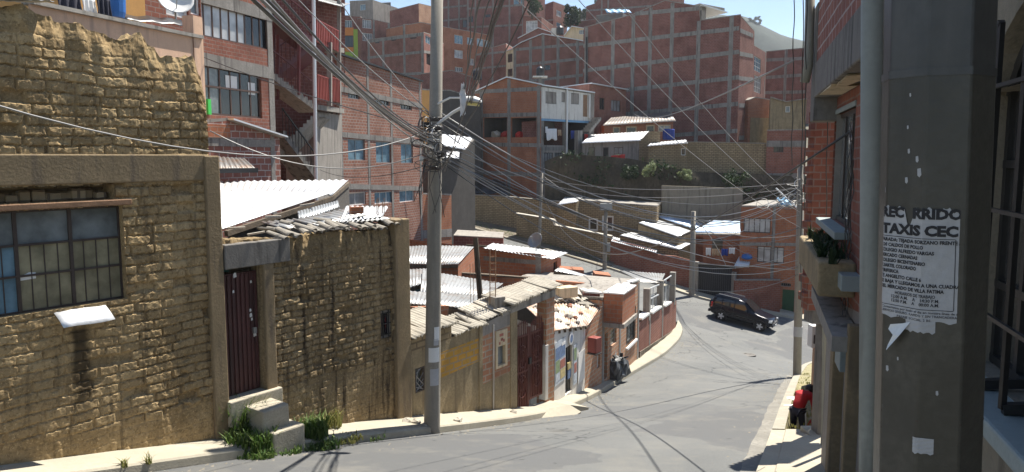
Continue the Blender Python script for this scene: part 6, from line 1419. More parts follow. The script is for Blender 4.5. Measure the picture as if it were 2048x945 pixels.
# ---------------------------------------------------------------- trees
def tree(label, base, H_, rad, n, mat, size, shape=1.0, seed=1, name='tree', trunk=.25):
    rnd = random.Random(seed); root = thing(name, label, 'tree', base); base = V(base); mb = MB(); mb.tube([base + V((0, 0, -.5)), base + V((.1, 0, H_ * .35)), base + V((0, .1, H_ * .75))], [trunk, trunk * .7, trunk * .25], 7); clumps = []
    for k in range(14):
        t = rnd.uniform(.25, 1); a = rnd.uniform(0, 6.283); rr = rad * rnd.uniform(.2, .85) * (1 - abs(t - .55) * .9); c = base + V((math.cos(a) * rr, math.sin(a) * rr, H_ * t * .95)); clumps.append((c, rad * rnd.uniform(.28, .5)))
        mb.tube([base + V((0, 0, H_ * t * .6)), c], [trunk * .3, trunk * .08], 5)
    mb.build('trunk', 'bark', root); mb = MB()
    pts = []
    for _ in range(n):
        c, r_ = rnd.choice(clumps); d = V((rnd.gauss(0, 1), rnd.gauss(0, 1), rnd.gauss(0, 1) * shape)).normalized() * r_ * rnd.random() ** .4; pts.append(c + d)
    leaves(mb, pts, size, rnd); mb.build('crown', mat, root); return root
tree('dense dark tree on the skyline between brick houses', at(1141, 72, 136), 5.4, 1.7, 2200, 'leaf_dark', .22, 1.6, 3)
tree('dark tree on the ridge at the top of the picture', at(1215, 30, 160), 5.4, 3.4, 2200, 'leaf_dark', .26, 1, 4)
tree('small dark tree right of the bay window house', at(1064, 32, 128), 3.6, 1.9, 1500, 'leaf_dark', .2, 1, 5)
for i, x in enumerate((1160, 1168)): tree(['thin cypress on the far ridge, left one', 'thin cypress on the far ridge, right one'][i], at(x, 44, 190), 3.2, .9, 500, 'leaf_dark', .22, 1.8, 20 + i)
for i, x in enumerate((1501, 1510, 1518)):
    p = at(x, 52, 640); tree(['lone tree on the distant mountain ridge, left', 'lone tree on the distant mountain ridge, middle', 'lone tree on the distant mountain ridge, right'][i], p, 6 + i, 2.4, 500, 'leaf_dark', .6, 1, 30 + i)
# ---------------------------------------------------------------- embankment with bushes
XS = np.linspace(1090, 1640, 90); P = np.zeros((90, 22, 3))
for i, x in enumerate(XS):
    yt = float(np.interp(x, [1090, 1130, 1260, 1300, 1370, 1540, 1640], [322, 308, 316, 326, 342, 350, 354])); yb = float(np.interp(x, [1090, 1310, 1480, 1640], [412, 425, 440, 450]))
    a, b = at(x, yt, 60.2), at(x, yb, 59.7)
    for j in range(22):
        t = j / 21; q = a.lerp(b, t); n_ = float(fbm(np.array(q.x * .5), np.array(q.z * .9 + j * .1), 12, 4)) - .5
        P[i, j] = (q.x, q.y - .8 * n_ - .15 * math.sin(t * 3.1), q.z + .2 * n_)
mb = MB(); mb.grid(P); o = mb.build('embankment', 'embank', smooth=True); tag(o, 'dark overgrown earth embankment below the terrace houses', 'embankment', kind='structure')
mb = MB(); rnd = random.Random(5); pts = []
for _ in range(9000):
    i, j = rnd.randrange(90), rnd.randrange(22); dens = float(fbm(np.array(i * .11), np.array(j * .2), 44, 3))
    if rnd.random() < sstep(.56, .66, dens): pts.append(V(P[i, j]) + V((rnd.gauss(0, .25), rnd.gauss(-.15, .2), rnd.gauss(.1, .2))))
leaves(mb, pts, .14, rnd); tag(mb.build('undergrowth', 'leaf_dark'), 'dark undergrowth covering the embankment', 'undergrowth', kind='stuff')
def shrub(label, c, r_, n, mat, size, seed):
    rnd = random.Random(seed); root = thing('shrub', label, 'shrub', c); c = V(c); mb = MB()
    for k in range(8): a = rnd.uniform(0, 6.28); mb.tube([c, c + V((math.cos(a) * r_ * .6, math.sin(a) * r_ * .6, r_ * rnd.uniform(.6, 1.2)))], [.03, .01], 4)
    mb.build('stems', 'bark', root); mb = MB(); cl = [(c + V((rnd.gauss(0, .45), rnd.gauss(0, .45), rnd.uniform(.2, 1.2))) * 1.0 * r_ - c * (r_ - r_), r_ * .45) for _ in range(0)]
    cl = [(c + V((rnd.gauss(0, .45) * r_, rnd.gauss(0, .45) * r_, rnd.uniform(.2, 1.2) * r_)), r_ * .45) for _ in range(9)]
    leaves(mb, [cl[rnd.randrange(9)][0] + V((rnd.gauss(0, 1), rnd.gauss(0, 1), rnd.gauss(0, 1))).normalized() * r_ * .45 * rnd.random() ** .4 for _ in range(n)], size, rnd); mb.build('foliage', mat, root)
for k, (x, y, Y, r_, m, lab) in enumerate([(1300, 352, 59.5, .75, 'leaf_pale', 'pale flowering bush on the dark embankment under the white roof'), (1372, 360, 59.3, .55, 'leaf_pale', 'smaller pale bush on the embankment under the mud hut'), (1262, 360, 59.4, .8, 'leaf_dark', 'dark bush left of the pale flowering one'), (1470, 374, 59, .9, 'leaf_dark', 'dark bush near the right end of the mud wall')]): shrub(lab, at(x, y, Y), r_, 900, m, .1, 60 + k)
lowwall('stained grey retaining wall below the embankment bushes', [at(1325, 372, 58.2), at(1400, 374, 57.8), at(1486, 378, 57.4)], 3, .4, 'near_plaster', name='retaining_wall')
# ---------------------------------------------------------------- far side of the cross street
lowwall('long mud brick wall along the upper part of the cross street', [at(893, 387, 62.4), at(950, 391, 61.2), at(1008, 394, 60.0), at(1060, 399, 59.2), at(1125, 405, 58.4)], 3.2, .35, 'brick_mud', name='adobe_wall', cap='tile_grey')
lowwall('nearer crumbling mud brick wall stepping down along the cross street', [at(1033, 428, 57.2), at(1070, 434, 56.2), at(1108, 441, 55.2), at(1112, 452, 55.1), at(1165, 462, 53.9), at(1224, 474, 52.8)], 3.0, .35, 'brick_mud', name='adobe_wall', cap='tile_white')
mb = MB(); rnd = random.Random(8)
for k in range(20, 34):
    p = V(FK[k - 14]); 
for k in range(6, 42):
    p = V(FK[k]); grass(mb, p + V((.5, 1.3, .1)), .8, 60, .35, rnd)
tag(mb.build('verge_grass', 'grass_green'), 'green grass verge below the mud brick walls of the cross street', 'grass', kind='stuff')
mb = MB(); mb.loft([[V(p) + V((-.02, .02, .1)), V(p) + V((.6, 1.5, .3)), V(p) + V((1.6, 3.6, .5))] for p in FK[4:44]]); o = mb.build('verge', 'soil', smooth=True); tag(o, 'earth verge along the upper cross street', 'verge', kind='structure')
h = House('adobe_house', 'mud brick house with two cream framed doors above the cross street', mat='brick_mud')
h.face(1313, 55.6, [(1152, 402), (1230, 408), (1313, 414)], -9.5, pL=1152, YL=57.4, py=440, holes=[W_(1177, 437, 1196, 462, nx=1, fm='white_paint', fw=.12), W_(1204, 432, 1227, 462, nx=1, fm='white_paint', fw=.12)]); h.done(depth=4)
h = House('adobe_hut', 'tiny hut with white tin roof above the stepped mud wall', mat='brick_mud')
h.face(1152, 56.6, [(1116, 409), (1152, 403)], -9, pL=1116, YL=57.2, py=430); r = h.done(depth=2, roof=None); sheet('roof_sheet', None, None, (at(1130, 395, 59.4), at(1166, 394, 59.2), at(1152, 405, 56.2), at(1114, 411, 56.8)), 'tin_bright', parent=r)
lowwall('dark red brick wall stepping down to the black gate', [at(1222, 480, 52.6), at(1268, 490, 51.9), at(1313, 503, 51.1), at(1316, 510, 51.05), at(1352, 513, 50.4), at(1388, 523, 49.9)], 3.4, .3, 'brick_red', name='brick_wall', cap=None)
sheet('roof_sheet', 'thin white roof sheet resting on the dark red brick wall', 'roof', (at(1226, 474, 54), at(1318, 497, 52.5), at(1312, 506, 50.8), at(1222, 483, 52.3)), 'tin_bright')
tinhouse('low house with long white tin roof behind the dark red brick wall', 'brick_mud', [at(1262, 465, 55), at(1382, 488, 53.2), at(1357, 500, 50.9), at(1240, 471, 53)], [at(1240, 472, 53.1), at(1357, 501, 51.1), at(1382, 489, 53.0)], 3, 'tin_bright')
tinhouse('house with broad white tin roof in the middle of the roof cluster', 'mud_plaster', [at(1314, 436, 58), at(1386, 464, 55), at(1356, 474, 51.8), at(1277, 446, 54.6)], [at(1277, 447, 54.7), at(1356, 475, 52.0), at(1386, 465, 54.8)], 3, 'tin_bright')
tinhouse('house with bluish tin roof behind the white roof cluster', 'brick_orange', [at(1350, 430, 59), at(1412, 450, 57.5), at(1392, 460, 55), at(1314, 434, 57.4)], [at(1392, 461, 55.1), at(1412, 451, 57.4)], 3, 'tin_blue')
tinhouse('house with blue grey tin roof beside the two storey orange house', 'brick_orange', [at(1420, 441, 56), at(1480, 443, 56), at(1480, 468, 51.6), at(1386, 465, 51.8)], [at(1386, 467, 52), at(1480, 469, 51.8)], 3, 'tin_blue')
h = House('brick_room', 'orange brick back room with dark doorway and laundry line above the black gate', mat='brick_orange')
F = h.face(1481, 50.6, [(1386, 470), (1481, 472)], -11.5, pL=1386, YL=51.6, py=510, holes=[(1388, 474, 1406, 530, dict(kind='void', depth=1.5, mat='plastic_black')), W_(1424, 478, 1446, 501, nx=1, pane='pane_dark', fm='brown_frame')]); h.done(depth=1.0)
for k, (x0, x1, y, dr, m, lab) in enumerate([(1412, 1422, 496, .5, 'cloth_white', 'white cloth leftmost on the line above the gate'), (1424, 1440, 498, .45, 'cloth_tan', 'pale tan cloth on the line above the gate'), (1443, 1456, 498, .45, 'cloth_blue', 'bright blue cloth on the line above the gate'), (1458, 1470, 496, .4, 'cloth_white', 'grey white cloth on the line above the gate'), (1480, 1488, 492, .5, 'cloth_white', 'white shirt right end of the line above the gate'), (1489, 1501, 492, .6, 'cloth_blue', 'dark blue cloth right end of the line above the gate')]):
    cloth('laundry', lab, 'laundry', at(x0, y, 49.6), at(x1, y + .5, 49.5), dr, m)
sheet('awning', 'pale tilted sheet with a blue bag on it beside the orange house', 'awning', (at(1478, 514, 49.8), at(1503, 516, 49.4), at(1497, 535, 48.2), at(1468, 533, 48.6)), 'white_metal')
mb = MB(); mb.lathe(at(1494, 519, 49), [(.2, 0), (.38, .1), (.3, .32), (.05, .4)], 9); tag(mb.build('bag', 'plastic_blue'), 'blue plastic bag on the pale tilted sheet', 'bag')
# black gate
FGt = face_px(1390, 49.6, 1470, 48.4, 560); root = thing('metal_gate', 'wide black metal garage gate between grey posts', 'gate', FGt.p(FGt.L / 2, FGt.hit(1430, 600)[1])); mb = MB()
u0, u1 = FGt.hit(1396, 560)[0], FGt.hit(1463, 560)[0]; z0, z1 = FGt.hit(1430, 604)[1], FGt.hit(1430, 536)[1]
fbox(mb, FGt, u0, u1, z0, z1, -.15, -.1)
for i in range(16): u = u0 + (u1 - u0) * (i + .5) / 16; fbox(mb, FGt, u - .03, u + .03, z0, z1, -.1, -.07)
mb.build('leaf', 'gate_black', root); mb = MB(); fbox(mb, FGt, u0 - .34, u0 - .01, z0 - .5, FGt.hit(1390, 524)[1], -.3, .05); mb.build('post', 'concrete', root); mb = MB(); fbox(mb, FGt, u1 + .01, u1 + .26, z0 - .6, FGt.hit(1466, 545)[1], -.3, .05); mb.build('post', 'concrete', root)
mb = MB(); fbox(mb, FGt, u0 - .3, u1 + .2, z1 + .004, z1 + .18, -.25, -.02); mb.build('lintel', 'black_metal', root)
h = House('brick_house', 'two storey orange brick house with two curtained windows at the junction', mat='brick_orange')
F = h.face(1612, 47.2, [(1479, 414), (1612, 415)], -12.5, pL=1479, YL=49.2, py=520, cols=[1545], beams=[(1479, 488, 1612, 490)], cw=.2, bh=.22, mat=None,
       holes=[W_(1487, 437, 1541, 466, nx=5, pane='pane_curtain', fm='dark_frame', fw=.05), W_(1514, 494, 1568, 526, nx=4, pane='pane_curtain', fm='dark_frame', fw=.05), W_(1564, 580, 1588, 636, nx=1, pane='green_door', fm='green_door', fw=.08, name='door'), W_(1546, 566, 1582, 573, nx=9, pane='pane_dark', fm='concrete', fw=.03)])
h.done(depth=7)
lowwall('dark red brick front wall between the black gate and the green door', [at(1471, 562, 48.0), at(1562, 562, 46.9)], 3.4, .35, 'brick_red', name='brick_wall', cap='concrete')
tp = at(1570, 408, 48); sheet('tarp', 'blue tarp bunched on the roof of the two storey orange house', 'tarp', (tp + V((-.4, .5, .35)), tp + V((.3, .5, .3)), tp + V((.45, -.2, -.1)), tp + V((-.3, -.2, -.1))), 'tarp_blue', wl_=.4, amp=.08)
for k, (a, b) in enumerate([(at(1535, 414, 48.5), at(1600, 410, 48)), (at(1552, 380, 48.5), at(1598, 424, 47.3))]):
    mb = MB(); mb.tube([a + V((0, 0, .1)), b + V((0, 0, .1))], .05, 6); tag(mb.build('plastic_pipe', 'white_paint'), ['white pipe lying along the roof of the orange house', 'white pipe slanting down over the orange house roof'][k], 'pipe')
# ---------------------------------------------------------------- right-hand building, seen along its street wall
RX = lambda Y: 1.4 + .31 * Y
FR = Face((RX(11.3), 11.3), (RX(.6), .6)); HR = FR.hit
root = thing('corner_building', 'tall shaded building on the right with brick overhang and arched barred window', 'building', (RX(7) + 3, 7, -8)); RB = root
yb = 4.75; ub = (V((RX(yb), yb)) - FR.A).length; ue = (V((RX(7.0), 7.0)) - FR.A).length
aw = HR(1958, 400)[0]; zsill = HR(1962, 742)[1]
win_r = FR.rect(1664, 240, 1704, 452)
wz1 = HR(1690, 222)[1]; wz0 = HR(1684, 452)[1]; win_r = (HR(1665, 340)[0], HR(1706, 340)[0], wz0, wz1)
aw1 = aw + 2.0; zarch = HR(1985, 60)[1]
mb = MB(); zlow = -9.0
Fb = Face(FR.p(0, 0)[:2], FR.p(ue, 0)[:2]); wall(mb, Fb, [(0, HR(1660, 600)[1]), (ue, -1.6)], [(0, 1.0), (ue, 1.0)], [win_r], .22)
mb.cur = 1; wall(mb, Fb, [(0, zlow), (ue, zlow)], [(0, HR(1660, 600)[1]), (ue, -1.6)], [(HR(1693, 800)[0], HR(1712, 800)[0], -7.5, HR(1705, 640)[1])], .25)
F3 = Face(FR.p(ue, 0)[:2], FR.p(FR.L, 0)[:2]); mb.cur = 2
zc = zarch - .35
# plaster stretch with the arched opening: rectangle up to the springing, then strips above it
wall(mb, F3, [(0, zlow), (F3.L, zlow)], [(0, zc), (F3.L, zc)], [(aw - ue, aw1 - ue, zsill, zc)], .18)
n = 14
for i in range(n):
    a, b = i / n, (i + 1) / n; f = lambda t: zc + .5 * math.sin(math.pi * t) ** .6; ua, ub_ = aw - ue + (aw1 - aw) * a, aw - ue + (aw1 - aw) * b
    mb.poly(F3.p(ua, f(a)), F3.p(ub_, f(b)), F3.p(ub_, 3.2), F3.p(ua, 3.2)); mb.poly(F3.p(ua, f(a)), F3.p(ua, f(a), -.18), F3.p(ub_, f(b), -.18), F3.p(ub_, f(b)))
for a, b in ((0, aw - ue), (aw1 - ue, F3.L)): mb.poly(F3.p(a, zc), F3.p(b, zc), F3.p(b, 3.2), F3.p(a, 3.2))
# ends and back of the block
e = FR.p(0, 0); mb.cur = 1
mb.poly(FR.p(0, zlow), FR.p(0, 1), FR.p(0, 1, -5), FR.p(0, zlow, -5)); mb.poly(FR.p(0, zlow, -5), FR.p(0, 3.2, -5), FR.p(FR.L, 3.2, -5), FR.p(FR.L, zlow, -5)); mb.poly(FR.p(FR.L, zlow), FR.p(FR.L, 3.2), FR.p(FR.L, 3.2, -5), FR.p(FR.L, zlow, -5)); mb.poly(FR.p(0, 1.0), FR.p(FR.L, 1.0), FR.p(FR.L, 1.0, -5), FR.p(0, 1.0, -5))
mb.build('wall', ['brick_red', 'grey_plaster', 'near_plaster'], root)
wdw = window(FR, win_r, root, nx=3, ny=1, fm='dark_frame', pane='pane_grey', fw=.06, deep=.09)
mb = MB(); fbox(mb, FR, win_r[0] - .03, win_r[1] + .03, win_r[3], win_r[3] + .07, -.05, .02); mb.build('window_head', 'sill_blue', root, bevel=.01); mb = MB(); fbox(mb, FR, win_r[0] - .12, win_r[1] + .15, win_r[2] - .1, win_r[2] - .004, -.1, .2); mb.build('sill', 'sill_blue', root, bevel=.01)
# arched window: frame, reflecting glass, outer grille, sill
mb = MB(); f = lambda u: zc + .5 * math.sin(math.pi * min(max((u - aw) / (aw1 - aw), 0), 1)) ** .6
us = np.linspace(aw, aw1, 25); 
mb.loft([[FR.p(u, zsill, -.14) for u in us], [FR.p(u, max(f(u), zc), -.14) for u in us]]); gl = mb
fr = MB()
for u in (aw + .03, aw + .42, aw + 1.0, aw + 1.5, aw1 - .03): fbox(fr, FR, u - .025, u + .025, zsill, f(u), -.16, -.11)
for z in (zsill + .03, zsill + (zc - zsill) * .30, zsill + (zc - zsill) * .74): fbox(fr, FR, aw, aw1, z - .022, z + .022, -.158, -.108)
pts = [FR.p(u, f(u) - .02, -.13) for u in us]; fr.tube(pts, .03, 5)
aw_w = fr.build('window', 'black_metal', root); gl.build('pane', 'pane_reflect', aw_w)
mb = MB()
for u in (aw + .62, aw + 1.02, aw + 1.42): 
    mb.beam(FR.p(u, zsill + .02, .12), FR.p(u, f(u) - .15, .12), .026, .026, up=(1, 0, 0)); mb.beam(FR.p(u, zsill + .02, .12), FR.p(u, zsill + .05, -.1), .05, .05)
for z in (zsill + .42, zsill + .95, zc - .02): mb.beam(FR.p(aw + .1, z, .135), FR.p(aw1, z, .135), .02, .02)
mb.beam(FR.p(aw + .12, zc - .5, .1), FR.p(aw + .62, f(aw + .62) - .14, .12), .03, .03)
mb.build('grille', 'black_metal', aw_w)
mb = MB(); 
a0 = aw - .25
fbox(mb, FR, a0, aw1 + .2, zsill - .1, zsill - .005, -.14, .22)
mb.build('sill', 'sill_blue', root, bevel=.015)
# brick overhang of the upper floor
OX = lambda Y: 1.05 + .31 * Y
FO = Face((OX(11.4), 11.4), (OX(5.3), 5.3))
mb = MB(); zs0, zs1, zt_ = .90, 1.42, 3.5
fbox(mb, FO, 0, FO.L, zs0, zs1, -1.2, 0); mb.build('floor_slab', 'concrete_dark', root, bevel=.02)
mb = MB(); wall(mb, FO, [(0, zs1), (FO.L, zs1)], [(0, zt_), (FO.L, zt_)], [])
for i in range(len(mb.v)): v = V(mb.v[i]); mb.v[i] = tuple(v + V((-FO.n.x, -FO.n.y, 0)) * .02)
mb.poly(FO.p(0, zs1, -.02), FO.p(0, zt_, -.02), FO.p(0, zt_, -5), FO.p(0, zs1, -5)); mb.poly(FO.p(FO.L, zs1, -.02), FO.p(FO.L, zt_, -.02), FO.p(FO.L, zt_, -5), FO.p(FO.L, zs1, -5)); mb.poly(FO.p(0, zt_, -.02), FO.p(FO.L, zt_, -.02), FO.p(FO.L, zt_, -5), FO.p(0, zt_, -5))
mb.build('upper_wall', 'brick_upper', root)
mb = MB()
for k, (u0, u1, o0, o1) in enumerate(((1.0, 2.2, -.3, -.02), (2.3, 3.4, -.28, -.05))): fbox(mb, FO, u0, u1, zs0 - .035, zs0 - .004, o0, o1)
for i in range(len(mb.v)): v = V(mb.v[i]); mb.v[i] = tuple(v + V((RND.uniform(-.08, .08), RND.uniform(-.08, .08), 0)))
mb.build('peeling_paint', 'cream_plaster', root)
mb = MB(); fbox(mb, FO, -.55, -.02, zs0 - .35, zs1 + .9, -.9, .0); mb.build('corner_pier', 'concrete_dark', root, bevel=.02)
mb = MB(); mb.beam(FO.p(-.7, 3.4, .12), FO.p(FO.L, 3.4, .12), .3, .1); mb.build('gutter', 'steel_grey', root)
mb = MB(); p = at(1609, 165, 11.6); mb.tube([at(1622, -60, 11.6), p + V((.05, 0, .25)), p], .07, 10); mb.build('downpipe', 'pvc', root, smooth=True)
# white PVC pipe from the overhang to the ground
mb = MB(); a, b = at(1745, -60, 5.0), at(1738, 1000, 5.0); mb.tube([a, b, b + V((0, 0, -1.0))], .068, 18); o = mb.build('rain_pipe', 'pvc', smooth=True); tag(o, 'thick white plastic rain pipe beside the large octagonal pole', 'pipe')
# planter with succulents, nearer sill, sloping slab, pilasters and pipes below
pa, pb = HR(1655, 540)[0], HR(1713, 540)[0]; pz1, pz0 = HR(1690, 505)[1], HR(1690, 572)[1]
mb = MB(); fbox(mb, FR, pa - .2, pb, pz0, pz1, .0, .42); 
pt = mb.build('planter', 'mud_plaster', bevel=.03); tag(pt, 'concrete window box with spiky dark plants on the right-hand wall', 'planter')
mb = MB(); rnd = random.Random(4)
for k in range(16): grass(mb, FR.p(pa + (pb - pa) * rnd.random(), pz1 - .02, .08 + .26 * rnd.random()), .05, 14, .26, rnd, lean=.9, w=.016)
mb.build('plants', 'leaf_dark', pt)
mb = MB(); u = HR(1708, 555)[0]; fbox(mb, FR, u - .3, u + .5, HR(1708, 572)[1], HR(1708, 540)[1], -.05, .2); mb.build('sill', 'sill_blue', root, bevel=.01)
mb = MB(); a, b = at(1645, 585, 10.6), at(1692, 690, 8.2); mb.beam(a, b, .3, .18); mb.build('sloping_slab', 'concrete', root)
mb = MB()
for x, w, m in ((1682, .3, 0), (1716, .16, 0)):
    u = HR(x, 800)[0]; fbox(mb, FR, u - w / 2, u + w / 2, -8, HR(x, 640)[1], -.1, .14)
mb.build('pilaster', 'concrete_band', root, bevel=.015)
for x, y0, y1, Y, r_ in ((1649, 590, 848, 12.8, .055), (1662, 592, 850, 12.2, .04)):
    mb = MB(); mb.tube([at(x + 2, y0 - 30, Y), at(x, y1, Y), at(x, y1, Y) + V((0, 0, -.6))], r_, 8); mb.build('wall_pipe', 'pvc', root)
mb = MB(); u = HR(1700, 690)[0]; fbox(mb, FR, u - .22, u + .25, HR(1700, 740)[1], HR(1700, 640)[1], .0, .14); mb.build('meter_box', 'sill_blue', root, bevel=.01)
mb = MB(); u0, u1 = HR(1693, 800)[0], HR(1712, 800)[0]; fbox(mb, FR, u0, u1, -7.5, HR(1705, 640)[1], -.2, -.15); mb.build('door', 'gate_red', root)
# next house: orange brick wing wall facing us
h = House('brick_house', 'narrow toothed orange brick wing wall of the next house on the right', mat='brick_orange')
xa = at(1624, 400, 13.7)
zz1, zz0 = at(1630, 223, 13.7).z, at(1630, 622, 13.7).z
mb = MB(); mb.box(((xa.x + 6.4) / 2, 13.85, (zz0 + zz1) / 2), 6.4 - xa.x, .3, zz1 - zz0); k = 0; z = zz0
while z < zz1 - .2:
    if k % 2: mb.box((xa.x - .035, 13.85, z + .08), .07, .28, .15)
    z += .17; k += 1
o = mb.build('brick_house', 'brick_red', base=(xa.x, 14, zz0)); tag(o, 'narrow toothed orange brick wing wall of the next house on the right', 'house')
mb = MB(); mb.box((xa.x + .42, 13.95, zz0 - 1.6), .16, .3, 3.2); mb.box((xa.x + .35, 13.9, zz0 - .13), .5, .4, .25); mb.build('support', 'concrete_dark', o)
lowwall('low brick garden wall with white boxes below the orange wing wall', [at(1652, 640, 14.6), at(1638, 650, 20), at(1634, 660, 25)], 4, .3, 'brick_street', name='garden_wall')
mb = MB(); p = at(1629, 672, 16.5); mb.box(p, .22, .25, .5); mb.cur = 1; mb.box(p + V((0, -.14, -.05)), .15, .03, .2); o = mb.build('meter_box', ['white_paint', 'dark_frame'], bevel=.01); tag(o, 'white electricity meter box on the garden wall', 'meter box')
mb = MB(); p = at(1627, 892, 14.0); q = at(1627, 862, 14.0); mb.box(((p.x + .15), 13.95, (p.z + q.z) / 2 - .3), .62, .7, q.z - p.z + .6); tag(mb.build('stone_step', 'sidewalk', bevel=.02), 'pale concrete block step in front of the person in red', 'step')
# ---------------------------------------------------------------- octagonal pole close to the camera
A0, B0 = at(1880, -60, 1.95), at(1848, 1010, 1.95); axp = (B0 - A0).normalized(); R8 = .131
root = thing('utility_pole', 'large octagonal dark painted pole with a taxi notice pasted on it', 'pole', B0); OCT = root
vw = V((A0.x, A0.y, 0)).normalized(); sd_ = V((vw.y, -vw.x, 0))
def oct_pt(ang, t, out=0):
    """ang in degrees from the direction facing the camera (positive to the right), t in 0..1 down the pole"""
    c = A0.lerp(B0, t); va = [-190, -145, -100, -55, -10, 35, 80, 125, 170]
    for i in range(8):
        if va[i] <= ang <= va[i + 1]:
            r0, r1 = math.radians(va[i]), math.radians(va[i + 1]); s = (ang - va[i]) / 45
            p0 = sd_ * math.sin(r0) - vw * math.cos(r0); p1 = sd_ * math.sin(r1) - vw * math.cos(r1)
            p = p0.lerp(p1, s); return c + p * R8 + p.normalized() * out
def octring(mb, t0, t1, k0, k1):
    va = [-100, -55, -10, 35, 80, 125, 170, 215]
    rows_ = []
    for t, k in ((t0, k0), (t1, k1)):
        c = A0.lerp(B0, t); rows_.append([c + (sd_ * math.sin(math.radians(a)) - vw * math.cos(math.radians(a))) * R8 * k for a in va])
    mb.loft(rows_, closed=True); mb.poly(*rows_[0]); mb.poly(*rows_[1])
t_of = lambda py: (py + 60) / 1070
mb = MB(); octring(mb, t_of(140), 1.35, 1, 1.02); mb.build('lower_shaft', 'pole_paint', root, bevel=.006)
mb = MB(); octring(mb, -.6, t_of(142), .985, .985); mb.build('upper_shaft', 'pole_upper', root, bevel=.006)
mb = MB(); octring(mb, t_of(132), t_of(147), 1.012, 1.014); mb.build('collar', 'pole_upper', root, bevel=.003)
mb = MB(); octring(mb, t_of(802), t_of(806), 1.006, 1.006); octring(mb, t_of(838), t_of(841), 1.006, 1.006); mb.build('wire_band', 'dark_frame', root)
# notice: a torn sheet wrapped over the faces
def sheet_on(ang0, ang1, py0, py1, mat, name, parent, out=.0015, torn_top=0, torn_bot=0, seed=1, n=60, m=24):
    rnd = random.Random(seed); rows_ = []
    ph = [rnd.uniform(0, 9) for _ in range(4)]
    P = np.zeros((n + 1, m + 1, 3))
    for i in range(n + 1):
        a = ang0 + (ang1 - ang0) * i / n; s = i / n
        tt = torn_top * (abs(math.sin(s * 17 + ph[0])) ** 3 * .5 + abs(math.sin(s * 41 + ph[1])) * .3 + .9 * math.exp(-((s - .42) / .05) ** 2) * 2.2)
        tb = torn_bot * (abs(math.sin(s * 13 + ph[2])) * .6)
        for j in range(m + 1):
            py = py0 + tt + (py1 - tb - py0 - tt) * j / m
            P[i, j] = oct_pt(a, t_of(py), out + .0004 * math.sin(a * .4 + j))
    mb = MB(); mb.grid(P); o = mb.build(name, mat, parent, smooth=False); return o
AN0, AN1 = -62, 27
notice = sheet_on(AN0, AN1, 388, 611, 'paper', 'paper_notice', root, out=.0022, torn_top=16, torn_bot=8)
notice['label'] = 'torn grey taxi route notice'
sheet_on(-26, 6, 590, 632, 'paper', 'paper_scrap', root, out=.003, torn_bot=8, seed=5, n=11); sheet_on(-14, 8, 866 - 30, 866 + 4, 'paper', 'paper_scrap', root, out=.003, torn_bot=7, seed=8, n=7)
mb = MB(); q_ = [oct_pt(a, t_of(y), o) for a, y, o in ((-20, 611, .004), (-29, 640, .02), (-41, 674, .026), (-43, 664, .014), (-37, 642, .016), (-29, 617, .006))]; mb.poly(q_[0], q_[1], q_[4], q_[5]); mb.poly(q_[1], q_[2], q_[3], q_[4]); mb.poly(oct_pt(-29, t_of(617), .006), oct_pt(-37, t_of(642), .016), oct_pt(-46, t_of(634), .006), oct_pt(-44, t_of(624), .005)); mb.build('paper_flap', 'paper_white', root)
for k, (a, y, s) in enumerate([(-50, 800, 8), (-46, 822, 6), (-60, 905, 12), (-30, 340, 5), (-18, 300, 5), (-15, 325, 7), (-30, 240, 3), (-28, 285, 4), (-44, 560, 4), (-48, 715, 5), (-35, 690, 3), (10, 745, 4), (-20, 780, 3), (-5, 905, 4), (-58, 360, 5), (-60, 470, 4), (-28, 180, 3)]):
    mb = MB(); mb.poly(*[oct_pt(a + dx * s * .35, t_of(y + dy * s), .0012) for dx, dy in ((-1, -1), (.6, -1.2), (1, .6), (.1, 1.3), (-.9, .8))]); mb.build('paint_chip', 'paper', root)
def lettering(txt, py, size_px, a0=AN0 + 6, width_px=None, align='LEFT', bold=.0, a1=AN1 - 2):
    cu = bpy.data.curves.new('lettering', 'FONT'); cu.body = txt; cu.size = 1; cu.offset = bold; cu.resolution_u = 2
    ob = bpy.data.objects.new('lettering', cu); COL.objects.link(ob); dg = bpy.context.evaluated_depsgraph_get(); dg.update(); me = bpy.data.meshes.new_from_object(ob.evaluated_get(dg)); bpy.data.objects.remove(ob)
    vs = np.array([v.co[:2] for v in me.vertices]) if len(me.vertices) else np.zeros((0, 2)); fs = [tuple(p.vertices) for p in me.polygons]
    if not len(vs): return
    x0, x1 = vs[:, 0].min(), vs[:, 0].max(); mpx = 1.99 / FOC                       # metres per picture pixel at the pole
    w_m = (width_px or (x1 - x0) * size_px * .72) * mpx; sx = w_m / (x1 - x0)
    # arc length along the octagon to angle
    angs = np.linspace(AN0, AN1, 200); pp = [oct_pt(a, .4) for a in angs]; L = np.r_[0, np.cumsum([(pp[i + 1] - pp[i]).length for i in range(199)])]
    tot = L[-1]; st = np.interp(a0, angs, L) if align == 'LEFT' else tot / 2 - w_m / 2
    import bmesh
    bm = bmesh.new(); bv = [bm.verts.new((st + (x - x0) * sx, y, 0)) for x, y in vs]
    for f_ in fs:
        try: bm.faces.new([bv[i] for i in f_])
        except ValueError: pass
    for ed in (-55, -10):                                                         # split glyphs at the folds of the shaft
        bmesh.ops.bisect_plane(bm, geom=bm.verts[:] + bm.edges[:] + bm.faces[:], plane_co=(np.interp(ed, angs, L), 0, 0), plane_no=(1, 0, 0))
    bm.verts.index_update(); mb = MB()
    for v in bm.verts: mb.v.append(tuple(oct_pt(float(np.interp(v.co.x, L, angs)), t_of(py - v.co.y * size_px), .0034)))
    for f_ in bm.faces: mb.f.append(tuple(v.index for v in f_.verts)); mb.m.append(0)
    bm.free(); mb.build('lettering', 'ink', notice)
